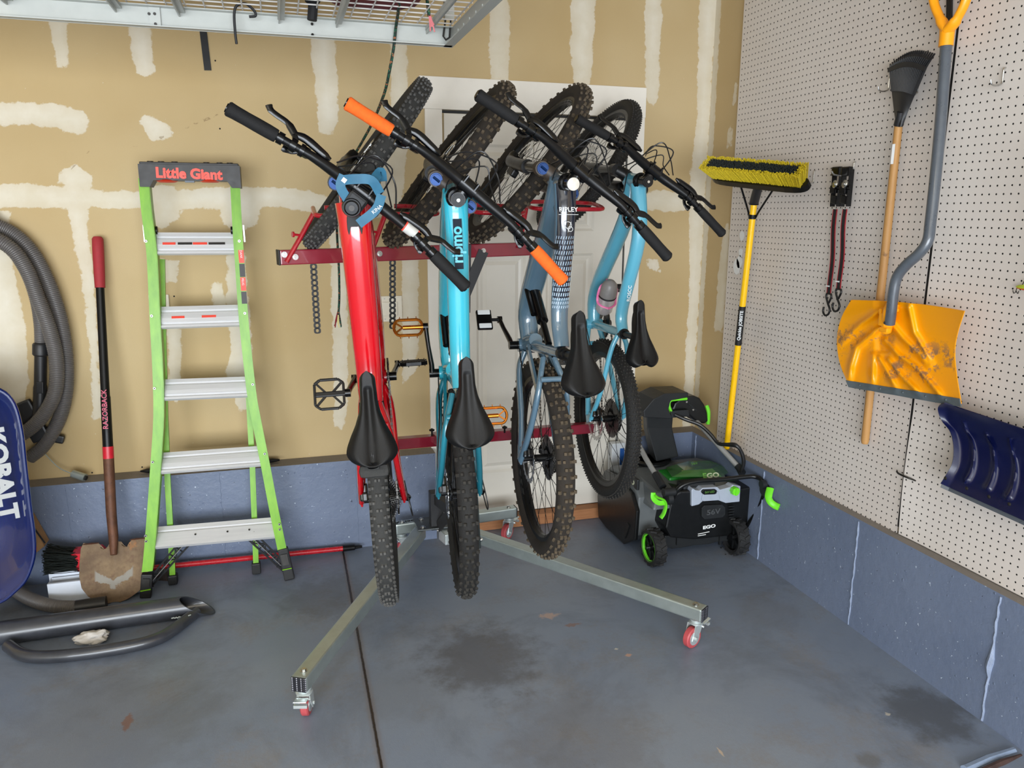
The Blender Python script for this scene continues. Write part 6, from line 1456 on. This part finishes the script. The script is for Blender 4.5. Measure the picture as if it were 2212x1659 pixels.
# auger housing: side profile extruded across
prof = [(3.10, .10), (3.10, .29), (3.16, .345), (3.30, .365), (3.42, .345), (3.50, .28), (3.525, .16), (3.515, .035), (3.44, .018), (3.22, .020)]
b = MB(); b.add([(x, y, z) for x in (x0, x1) for y, z in prof], [tuple(range(10)), tuple(range(10, 20))]+[(i, (i+1) % 10, 10+(i+1) % 10, 10+i) for i in range(10)], False)
hs = bevel_obj(wp_(b, 'auger_housing', M_EGG), .01)
sp2 = [(3.085, .085), (3.075, .235), (3.14, .30), (3.30, .335), (3.45, .315), (3.53, .22), (3.54, .14), (3.52, .03), (3.42, .014), (3.20, .016)]
for x, d in ((x0, -1), (x1, 1)):
    b = MB(); b.add([(xx, y, z) for xx in (x, x+d*.020) for y, z in sp2], [tuple(range(10)), tuple(range(10, 20))]+[(i, (i+1) % 10, 10+(i+1) % 10, 10+i) for i in range(10)], False); s = bevel_obj(wp_(b, 'side_plate', M_EGK), .006)
    b = MB(); b.box((x+d*.022, 3.17, .10), (.006, .02, .09), Matrix.Translation((x+d*.022, 3.17, .10)) @ Matrix.Rotation(.45, 4, 'X') @ Matrix.Translation((-x-d*.022, -3.17, -.10))); wp_(b, 'skid_slot', M_BLK, s)
# rear motor housing
b = MB(); pxprism(b, [(1452, 1072), (1470, 1062), (1600, 1056), (1648, 1048), (1652, 1062), (1636, 1100), (1600, 1146), (1590, 1156), (1500, 1166), (1450, 1162), (1438, 1140), (1446, 1100)], 3.0, 3.16, 1.04)
rh = bevel_obj(wp_(b, 'motor_housing', M_EGK), .008)
b = MB(); pxprism(b, [(1436, 1158), (1586, 1146), (1588, 1168), (1575, 1170), (1552, 1170), (1530, 1176), (1500, 1178), (1480, 1182), (1452, 1186), (1437, 1180)], 3.03, 3.14); bevel_obj(wp_(b, 'scraper_guard', M_EGD), .004)
for u in (1463, 1555):
    b = MB(); p = at(u, 1168, 1, 3.025); b.obox(p+V((0, 0, -.02)), p+V((0, 0, .025)), .010, .012, up=(0, 1, 0)); wp_(b, 'rib', M_EGD)
# silver control panel
b = MB(); pxprism(b, [(1494, 1060), (1497, 1055), (1503, 1059), (1512, 1060), (1518, 1054), (1550, 1052), (1556, 1058), (1578, 1052), (1584, 1047), (1600, 1050), (1598, 1084), (1568, 1087), (1552, 1081), (1518, 1083), (1510, 1090), (1494, 1094)], 2.985, 3.03, .98)
cp = bevel_obj(wp_(b, 'control_panel', M_EGS), .004)
b = MB(); pxprism(b, [(1519, 1064), (1552, 1062), (1556, 1080), (1550, 1081), (1520, 1083), (1516, 1080)], 2.978, 2.99); bevel_obj(wp_(b, 'panel_tab', M_EGS, cp), .003)
b = MB(); pxprism(b, [(1516, 1062), (1520, 1058), (1545, 1057), (1549, 1060), (1548, 1066), (1544, 1068), (1521, 1069), (1517, 1066)], 2.976, 2.99); dsp = bevel_obj(wp_(b, 'display', M_EGK, cp), .002)
text('56V LED', .014, M_EGL, dsp, at(1533, 1063, 1, 2.9755)-bw.location, (1, 0, 0), (0, -1, 0), ext=.0003)
kp = at(1590, 1062, 1, 2.96); b = MB(); o = [(.021*(1-.16*(i % 2))*math.cos(2*math.pi*i/16), .021*(1-.16*(i % 2))*math.sin(2*math.pi*i/16)) for i in range(16)]; b.prism(o, 0, .024, frameM(kp+V((0, .022, 0)), (1, 0, 0), (0, -1, 0))); b.obox(kp+V((0, -.003, -.018)), kp+V((0, -.003, .018)), .008, .008, up=(0, 1, 0)); wp_(b, 'chute_knob', M_LIM, cp)
# embossed plate and label
b = MB(); pxprism(b, [(1516, 1098), (1522, 1092), (1560, 1090), (1567, 1096), (1567, 1112), (1561, 1118), (1522, 1122), (1516, 1116)], 2.990, 3.0); ep = bevel_obj(wp_(b, 'voltage_plate', M_EGD, rh), .002)
text('56V', .036, simple('emboss_grey', (66, 68, 70), .5), ep, at(1541, 1106, 1, 2.9885)-bw.location, (1, 0, .03), (0, -1, 0), ext=.001, bold=.02, sx=1.25)
for k in range(5):
    p = at(1579, 1093+k*6, 1, 2.993); b = MB(); b.box(p, (.028, .010, .004)); wp_(b, 'vent_slat', M_EGD, rh)
text('EGO', .022, M_WHITE, rh, at(1532, 1138, 1, 2.996)-bw.location, (1, 0, .06), (0, -1, 0), ext=.0006, bold=.04, sx=1.5)
b = MB(); p = at(1520, 1150, 1, 2.997); b.obox(p+V((-.03, 0, -.005)), p+V((.03, 0, .0)), .003, .003, up=(0, 1, 0)); b.obox(p+V((-.03, 0, -.014)), p+V((.012, 0, -.012)), .003, .003, up=(0, 1, 0)); wp_(b, 'label_line', M_WHITE, rh)
# deck top, battery lid
b = MB(); V8 = [(1.60, 3.03, .335), (1.99, 3.03, .335), (2.0, 3.34, .365), (1.59, 3.34, .365), (1.57, 3.0, .26), (2.02, 3.0, .26), (2.03, 3.36, .26), (1.56, 3.36, .26)]
b.add(V8, [(0, 1, 2, 3), (4, 5, 6, 7), (0, 1, 5, 4), (1, 2, 6, 5), (2, 3, 7, 6), (3, 0, 4, 7)], False); dk = bevel_obj(wp_(b, 'top_cover', M_EGG), .012)
b = MB(); b.box((1.82, 3.06, .345), (.17, .07, .034), bev=.012); wp_(b, 'badge_block', M_EGD, dk)
text('E', .030, M_EGL, dk, at(1522, 1028, 1, 3.012)-bw.location, (1, 0, 0), (0, -1, .5), ext=.001, bold=.03, sx=1.4); text('GO', .030, M_KHAKI, dk, at(1540, 1027, 1, 3.012)-bw.location, (1, 0, 0), (0, -1, .5), ext=.001, bold=.03, sx=1.4)
q = lambda u, v, y: at(u, v, 1, y)
top = [q(1462, 1003, 3.24), q(1487, 996, 3.30), q(1533, 995, 3.30), q(1556, 1004, 3.24), q(1538, 1012, 3.13), q(1478, 1016, 3.13)]
bot = [q(1438, 1010, 3.27), q(1480, 1000, 3.34), q(1540, 1000, 3.34), q(1578, 1018, 3.22), q(1560, 1030, 3.09), q(1452, 1030, 3.09)]
b = MB(); b.add(top+bot, [tuple(range(6))]+[(i, (i+1) % 6, 6+(i+1) % 6, 6+i) for i in range(6)], False); lid = wp_(b, 'battery_lid', M_LID, dk)
b = MB(); b.box((1.84, 3.20, .345), (.24, .13, .03), bev=.01); wp_(b, 'battery', M_BATG, dk)
text('56V', .022, M_EGL, lid, q(1500, 1003, 3.20)+V((0, 0, .004))-bw.location, (1, 0, 0), (0, -.5, 1), ext=.0004)
# left flank badge
pl_ = at(1390, 1040, 0, 1.560); b = MB(); b.box((1.552, 3.20, .345), (.014, .16, .052), bev=.004); fb_ = wp_(b, 'side_badge', M_EGD, hs)
text('EGO', .040, M_KHAKI, fb_, V((1.5445, 3.20, .345))-bw.location, (0, -1, 0), (-1, 0, 0), ext=.0008, bold=.03, sx=1.25)
# chute
b = MB(); c0 = V((1.735, 3.36, .365)); b.lathe([(.001, 0), (.085, 0), (.088, .012), (.070, .020), (.001, .020)], 26, Matrix.Translation(c0)); b.lathe([(.095, .006), (.100, .008), (.100, .014), (.095, .016)], 26, Matrix.Translation(c0+V((.0, 0, .004)))); chb = wp_(b, 'chute_base', M_EGK)
lo = [q(1418, 997, 3.31), q(1466, 986, 3.31), q(1455, 986, 3.44), q(1404, 990, 3.44)]; mi = [q(1398, 925, 3.31), q(1452, 925, 3.31), q(1448, 925, 3.44), q(1390, 925, 3.44)]; up = [q(1396, 888, 3.30), q(1455, 880, 3.30), q(1450, 885, 3.44), q(1388, 890, 3.44)]
b = MB(); b.add(lo+mi+up, [(0, 1, 5, 4), (1, 2, 6, 5), (2, 3, 7, 6), (3, 0, 4, 7), (4, 5, 9, 8), (5, 6, 10, 9), (6, 7, 11, 10), (7, 4, 8, 11), (0, 1, 2, 3), (8, 9, 10, 11)], False); ch = bevel_obj(wp_(b, 'chute', M_EGD), .006)
dl = [q(1390, 888, 3.27), q(1412, 862, 3.27), q(1437, 850, 3.27), q(1487, 848, 3.27), q(1487, 858, 3.27), q(1450, 866, 3.27), q(1444, 884, 3.27), q(1454, 905, 3.27), q(1392, 902, 3.27)]
b = MB(); b.add(dl+[p+V((0, .16, 0)) for p in dl], [tuple(range(9))[::-1], tuple(range(9, 18))]+[(i, (i+1) % 9, 9+(i+1) % 9, 9+i) for i in range(9)], False); df = bevel_obj(wp_(b, 'chute_deflector', M_EGD, ch), .004)
# handle: lower black loop, silver tubes, control head
yh = 2.965
b = MB(); b.tube(smoothpath([q(1455, 1074, yh+.03), q(1463, 1058, yh), q(1480, 1046, yh-.01), q(1510, 1039, yh-.015), q(1560, 1036, yh-.015), q(1610, 1030, yh-.03), q(1632, 1030, yh-.045), q(1646, 1038, yh-.075), q(1651, 1056, yh-.085), q(1647, 1080, yh-.06), q(1632, 1110, yh-.01), q(1606, 1146, yh+.05)], 6), .0105, 14); wp_(b, 'lower_handle', M_EGK)
for side, pts in ((1, [(1603, 1022, 3.03), (1598, 1012, 3.06), (1552, 962, 3.18), (1497, 902, 3.33), (1488, 890, 3.35)]), (-1, [(1432, 1052, 3.02), (1418, 1028, 3.08), (1395, 990, 3.18), (1374, 950, 3.28), (1360, 905, 3.36)])):
    b = MB(); b.tube([q(u, v, y) for u, v, y in pts[1:4]], .0125, 16); hh = wp_(b, 'handle_tube', M_GALU); b = MB(); b.tube([q(*pts[0]), q(*pts[1]), q(*pts[1]).lerp(q(*pts[2]), .12)], [.018, .0175, .0165], 14); wp_(b, 'tube_collar', M_EGD, hh)
b = MB(); pxprism(b, [(1452, 886), (1458, 872), (1470, 862), (1490, 856), (1500, 855), (1512, 860), (1522, 874), (1528, 892), (1530, 910), (1522, 916), (1505, 912), (1490, 898), (1460, 902)], 3.30, 3.40); chd = bevel_obj(wp_(b, 'control_head', M_EGK), .008)
b = MB(); pxprism(b, [(1448, 888), (1488, 885), (1490, 900), (1452, 903)], 3.27, 3.32); bevel_obj(wp_(b, 'grip_block', M_EGD, chd), .004)
for k in range(5):
    p = q(1490+k*3, 874+k*3, 3.298); b = MB(); b.box(p, (.018, .006, .004), Matrix.Translation(p) @ Matrix.Rotation(.3, 4, 'Y') @ Matrix.Translation(-p)); wp_(b, 'vent_slat', M_EGD, chd)
for u, v in ((1483, 868), (1497, 885)):
    p = q(u, v, 3.298); b = MB(); b.cyl(p, p-V((0, .003, 0)), .005, 10); wp_(b, 'screw', M_STEEL, chd)
b = MB(); b.tube(smoothpath([q(1452, 895, 3.28), q(1445, 877, 3.28), q(1447, 866, 3.28), q(1458, 863, 3.28), q(1483, 861, 3.28)], 5), .010, 10, sq=[(1, .8)]*21); wp_(b, 'bail_lever', M_LIM, chd)
b = MB(); b.tube(smoothpath([q(1526, 876, 3.34), q(1530, 888, 3.33), q(1530, 903, 3.33), q(1529, 916, 3.33)], 5), .010, 10); wp_(b, 'bail_lever', M_LIM, chd)
for s, (dx, r) in enumerate(((0, .0085), (.006, .006), (-.005, .005))):
    b = MB(); b.tube(smoothpath([q(1458+dx*60, 896, 3.27), q(1480, 906+dx*200, 3.24), q(1512, 918+dx*200, 3.21), q(1535, 938, 3.17), q(1552, 958, 3.13), q(1568, 960+dx*300, 3.08), q(1590, 962+dx*500, 3.03), q(1602+dx*300, 978, 3.02), q(1606+dx*300, 1000, 3.02), q(1601, 1020, 3.03)], 6), r, 10); wp_(b, 'control_cable', M_CABLE)
# clamps with lime levers
for pts, lev in (([(1452, 1062), (1444, 1076)], [(1413, 1068), (1420, 1074), (1434, 1080), (1438, 1092), (1434, 1108), (1427, 1119)]), ([(1648, 1046), (1654, 1058)], [(1664, 1054), (1660, 1072), (1664, 1084), (1674, 1092), (1683, 1096)])):
    yy = 2.955 if lev[0][0] < 1500 else 2.84; p = q(*pts[0], yy+.02); p2 = q(*pts[1], yy+.03); b = MB(); b.tube([p+V((-.045 if lev[0][0] < 1500 else -.01, 0, .0)), p+V((.012, 0, 0))], [.019, .019], 14); b.cyl(p2+V((-.012, 0, 0)), p2+V((.012, 0, 0)), .03, 20); cl = wp_(b, 'handle_clamp', M_EGD)
    P = smoothpath([q(u, v, yy-(.0 if lev[0][0] < 1500 else .02+.065*i/4)) for i, (u, v) in enumerate(lev)], 4); b = MB(); b.tube(P, [.011]*5+[.010]*(len(P)-5), 10, sq=[(1.5, .55)]*len(P)); wp_(b, 'clamp_lever', M_LIM, cl)
    if lev[0][0] < 1500: b = MB(); b.tube(smoothpath([q(1411, 1064, 2.955), q(1411, 1076, 2.953), q(1422, 1086, 2.952), q(1436, 1086, 2.955)], 4), .008, 8, sq=[(1.5, .6)]*13); wp_(b, 'lever_loop', M_LIM, cl)
# wheels
M_WT = simple('blower_tyre', (28, 28, 29), .7, var=.2)
for x, s in ((1.575, -1), (2.005, 1)):
    r = .088; M = Matrix.Translation((x, 2.985, r+.001)) @ Matrix.Rotation(math.pi/2, 4, 'Y'); b = MB()
    b.lathe([(.062, -.026), (.074, -.030), (.082, -.026), (.083, 0), (.082, .026), (.074, .030), (.062, .026)], 48, M, caps=False)
    for i in range(15):
        for k in (-1, 1):
            a = 2*math.pi*(i+(.5 if k > 0 else 0))/15; T = M @ Matrix.Rotation(a, 4, 'Z') @ Matrix.Translation((.0845, 0, k*.013)) @ Matrix.Rotation(k*.45, 4, 'X'); b.box((0, 0, 0), (.008, .013, .030), T, bev=.002)
    ty = wp_(b, 'wheel', M_WT, auto=30)
    b = MB(); b.lathe([(.060, -.020), (.066, -.028), (.066, -.020), (.060, -.014)] if s < 0 else [(.060, .020), (.066, .028), (.066, .020), (.060, .014)], 40, M, caps=False); wp_(b, 'rim_ring', M_LIM if s < 0 else M_EGK, ty)
    b = MB(); b.lathe([(.001, -.006), (.062, -.012), (.062, .012), (.001, .006)], 30, M)
    for i in range(6): a = i*math.pi/3; T = M @ Matrix.Rotation(a, 4, 'Z'); b.box((.036, 0, 0), (.05, .012, .034), T, bev=.003)
    b.lathe([(.016, -.026), (.016, .026)], 18, M); wp_(b, 'wheel_disc', M_EGK, ty)
    b = MB(); p = M @ V((0, 0, s*.030)); b.lathe([(.001, 0), (.005, 0), (.005, .006), (.001, .007)], 8, M @ Matrix.Translation((0, 0, -.034 if s < 0 else .027))); wp_(b, 'axle_bolt', M_STEEL, ty)
# blue-white bottle-like box seen beside the blower behind the fourth bike wheel
c = at(1331, 1000, 1, 3.60); zt_ = at(1331, 955, 1, 3.60).z; b = MB(); b.box((c.x, 3.60, zt_/2), (.075, .05, zt_), bev=.006); b.cur = 1; b.box((c.x+.020, 3.5735, zt_*.72), (.024, .002, zt_*.42)); tag(b.build('container', [simple('white_box', (206, 210, 214), .5, var=.04), simple('blue_label', (30, 86, 160), .5)]), 'white container with a blue label behind the rear wheel of the hardtail bike', 'container')
# ================================================================ extras on the bikes
def onbike(B, g, mb, name, mat, steer=False, parent=None, **k):
    o = mb.build(name, mat, parent or B, **k)
    if steer: o.matrix_local = g['ST']
    return o
# headlamp and strap on the red bike
M_HLB = Nd('blue_strap'); _n = M_HLB.noise(22, 4); M_HLB.set(M_HLB.mix(_n, s2l((20, 70, 100)), s2l((52, 116, 146))), .6); M_HLB = M_HLB.m
bar, cap = g1['BAR'], g1['CAP']; S, N = g1['S'], g1['N']
hlmp = thing('headlamp', 'black headlamp on a blue strap wrapped around the stem of the red bike', 'headlamp', M=B1.matrix_world @ g1['ST'] @ Matrix.Translation(cap+S*.018-N*.005))
M0_ = Matrix.Translation(-(cap+S*.018-N*.005))
def hlp(b, name, mat, parent=None, **k):
    b.v = [tuple(M0_ @ V(p)) for p in b.v]; return b.build(name, mat, parent or hlmp, **k)
b = MB(); b.tube([cap+S*.004, cap+S*.018, cap+S*.034], [.026, .028, .024], 20); b.obox(cap+S*.012+V((0, -.028, 0))+N*.02, cap+S*.012+V((0, .028, 0))+N*.02, .040, .030, up=S, bev=.008)
hb_ = hlp(b, 'lamp_body', M_BLACK); b = MB(); b.tube([cap+S*.034, cap+S*.037], [.021, .017], 20); b.cur = 1; b.tube([cap+S*.0365, cap+S*.039], .008, 12); hlp(b, 'lens', [M_GLOSS, M_DSTEEL], hb_)
def band(pts, w, nrm, off=.003):
    """flat strap along pts lying across nrm"""
    P = smoothpath(pts, 5); rows = []
    for i, p in enumerate(P):
        t = (P[min(i+1, len(P)-1)]-P[max(0, i-1)]).normalized(); s_ = t.cross(nrm).normalized(); rows.append([p-s_*w/2, p, p+s_*w/2])
    return rows
for pts in ([bar+S*.026+V((0, .062, 0))-N*.005, bar+S*.036+V((0, .035, 0))+N*.022, bar+S*.036+V((0, .00, 0))+N*.045, bar+S*.024+V((0, -.04, 0))+N*.030], [bar+S*.026+V((0, -.045, 0))+N*.03, bar+S*.040+V((0, -.055, 0))-N*.01, cap+S*.030+V((0, -.040, 0))-N*.025], [bar+S*.028+V((0, .065, 0))+N*.01, bar+S*.030+V((0, .055, 0))-N*.02, cap+S*.025+V((0, .02, 0))+N*.01], [bar+S*.018+V((0, -.005, 0))+N*.055, bar-S*.015+V((0, -.01, 0))+N*.075, bar-S*.03+V((0, -.03, 0))+N*.055]):
    b = MB(); b.grid(band(pts, .026, S), True, thick=.0022); st_ = hlp(b, 'strap', M_HLB)
q_ = bar+S*.0425+V((0, -.054, 0))-N*.018
text('TIKKINA', .014, M_WHITE, hlmp, M0_ @ q_, N*1.0+V((0, -.25, 0)), S, ext=.0004)
b = MB(); q2 = bar+S*.031+V((0, .063, 0)); b.obox(q2, q2+V((0, -.012, 0)), .012, .003, up=S); hlp(b, 'logo_patch', M_WHITE)
# blank label on the red bike's bar (code left out)
b = MB(); c_ = BAR_ = g1['BAR']+V((0, -.165, 0))+S*.030-N*.0; b.tube([c_+V((0, .022, 0)), c_+V((0, -.022, 0))], .0150, 16); o = onbike(B1, g1, b, 'bar_sticker', M_STK_R, True)
b = MB(); b.tube([c_+V((0, .018, 0)), c_+V((0, -.018, 0))], .0154, 16); onbike(B1, g1, b, 'bar_label', simple('pale_label', (190, 190, 186), .5), True)
# dark window in the red top tube
HT, ST_ = g1['HT'], g1['STT']; p = HT+V((-.075, 0, -.046)); b = MB(); o = [(.052*math.copysign(abs(math.cos(t))**.55, math.cos(t)), (.0215 if math.cos(t) > -.2 else .018)*math.copysign(abs(math.sin(t))**.7, math.sin(t))) for t in [2*math.pi*i/28 for i in range(28)]]
tdir = (HT+V((-.12, 0, -.055))-HT).normalized(); b.prism(o, 0, .005, frameM(p+V((0, 0, .0365)), -tdir, (0, 0, 1))); b2 = onbike(B1, g1, b, 'frame_port', M_BLK, parent=g1['frame']); bevel_obj(b2, .002)
# lettering on the frames
def flet(B, g, s, size, mat, frac, off, col_down=True, sx=1.0, bold=.02, x=None):
    HT, ST_ = g['HT'], g['STT']; d = (ST_-HT).normalized(); c_ = HT+(ST_-HT)*frac+V((0, 0, off)); nz = V((0, 0, 1)); return text(s, size, mat, g['frame'], c_, x or d, nz, ext=.0006, bold=bold, sx=sx)
b = MB(); P0 = g2['HT']+V((-.062, 0, -.008)); P1 = g2['HT']+V((-.205, 0, -.035)); b.obox(P0, P1, .026, .003, up=(0, 0, 1)); pnl = onbike(B2, g2, b, 'name_panel', simple('navy_vinyl', (14, 26, 40), .6, spec=.2), parent=g2['frame'])
d_ = (P0-P1).normalized(); text('ripmo', .046, M_TEAL, pnl, P0.lerp(P1, .52)+V((0, 0, .0028))+V((0, .003, 0)), d_, (0, 0, 1), ext=.0005, bold=.03, sx=.95)
text('RIPLEY', .022, M_WHITE, g3['frame'], g3['HT']+V((-.085, 0, -.005)), (0, -1, 0), (.15, 0, 1), ext=.0006, bold=.01, sx=.95)
b = MB(); c3 = g3['HT']+V((-.100, 0, -.0075)); b.obox(c3+V((0, -.032, 0)), c3+V((0, .032, 0)), .0012, .001); b.torus(c3+V((-.034, .004, .0)), .011, .0008, 'z', 20, 5); b.torus(c3+V((-.046, -.002, -.001)), .008, .0008, 'z', 20, 5); b.obox(c3+V((-.024, -.006, .001)), c3+V((-.056, .006, -.001)), .0014, .001); onbike(B3, g3, b, 'emblem', M_WHITE, parent=g3['frame'])
b = MB(); HT3, ST3 = g3['HT'], g3['STT']; P3 = smoothpath([HT3+V((.004, 0, -.02)), HT3+V((-.12, 0, -.055)), ST3+V((.14, 0, .005)), ST3+V((.02, 0, 0))], 5)
def on3(s_, th, lift):
    i = int(s_); f = s_-i; p = P3[i].lerp(P3[i+1], f); r = .038+(.026-.038)*(s_/15)**.8; t_ = (P3[i+1]-P3[i]).normalized(); a_ = V((0, 0, 1)); a_ = (a_-t_*a_.dot(t_)).normalized(); b_ = t_.cross(a_); return p+(a_*math.cos(th)*.72+b_*math.sin(th))*(r+lift)
for i in range(15):
    for j in range(9):
        s_ = 5.6+i*.28; th = -.95+.235*j+(.1 if i % 2 else 0); w = .0010+.0008*i/15
        vs = [on3(s_, th-w/.03, .0036), on3(s_+.19, th-w/.03+.05, .0036), on3(s_+.19, th+w/.03+.05, .0036), on3(s_, th+w/.03, .0036)]; b.add(vs, [(0, 1, 2, 3)], False)
onbike(B3, g3, b, 'dash_pattern', simple('pale_blue_mark', (170, 190, 206), .5), parent=g3['frame'])
text('ROSCOE', .020, M_WHITE, g4['frame'], g4['HT'].lerp(g4['STT'], .72)+V((0, 0, .0195)), (g4['STT']-g4['HT'])*-1, (0, 0, 1), ext=.0006, bold=.01)
# amber pedal reflector on the hardtail
# water bottle in a pink cage
BB, HB = g4['BB'], g4['HB']; dd = (HB-BB).normalized(); nn = V((-dd.z, 0, dd.x)); c0 = BB+dd*.13+nn*.065
wbt = thing('water_bottle', 'grey and clear child-size water bottle held in the frame of the hardtail bike', 'water bottle', M=B4.matrix_world @ Matrix.Translation(c0))
M_CLR = Nd('clear_bottle'); M_CLR.set(s2l((190, 178, 180)), .12, Alpha=.55); M_CLR.b.inputs['Coat Weight'].default_value = .5; _n = M_CLR.noise(5); M_CLR.l.new(M_CLR.mix(_n, s2l((176, 166, 168)), s2l((212, 206, 206))), M_CLR.b.inputs['Base Color']); M_CLR = M_CLR.m
fb4 = frameM(V((0, 0, 0)), V((0, 1, 0)), dd)
b = MB(); b.lathe([(.001, -.02), (.026, -.018), (.036, -.004), (.037, .03), (.036, .07)], 28, fb4, caps=False); b.build('bottle_body', M_CLR, wbt)
b = MB(); b.lathe([(.036, .068), (.0375, .075), (.036, .10), (.030, .125), (.018, .138), (.001, .142)], 28, fb4, caps=False); b.build('bottle_lid', simple('warm_grey_plastic', (134, 130, 128), .4), wbt)
b = MB(); b.lathe([(.037, .062), (.0385, .066), (.037, .07)], 28, fb4, caps=False); b.build('seal_ring', M_BLK, wbt)
b = MB(); cg = c0; M_PK = simple('pink_plastic', (222, 112, 160), .4)
for s in (-1, 1): b.tube(smoothpath([cg-nn*.040+dd*.11, cg+V((0, s*.036, 0))+dd*.10-nn*.012, cg+V((0, s*.041, 0))+dd*.05+nn*.0, cg+V((0, s*.034, 0))+dd*.035+nn*.022, cg+nn*.042+dd*.030], 5), .0032, 8, sq=[(1.6, .8)]*21)
b.tube([cg-nn*.042+dd*.12, cg-nn*.043-dd*.01], .005, 8); onbike(B4, g4, b, 'bottle_cage', M_PK)
# dark bag strapped under the tail of the red bike's saddle
b = MB(); b.box((.282-.150, 0, .868), (.040, .088, .060), bev=.018); b.box((.282-.130, 0, .895), (.03, .03, .02)); B_ = onbike(B1, g1, b, 'saddle_bag', M_TYRE_GREY)
b = MB(); c_ = V((.282-.105, 0, .9275)); b.prism([(-.010, -.003), (.002, -.001), (-.002, .003), (.012, .003), (.001, .0005), (.004, -.004)], 0, .0006, frameM(c_, (1, 0, 0), (0, 0, 1))); onbike(B1, g1, b, 'saddle_emblem', M_BLK)
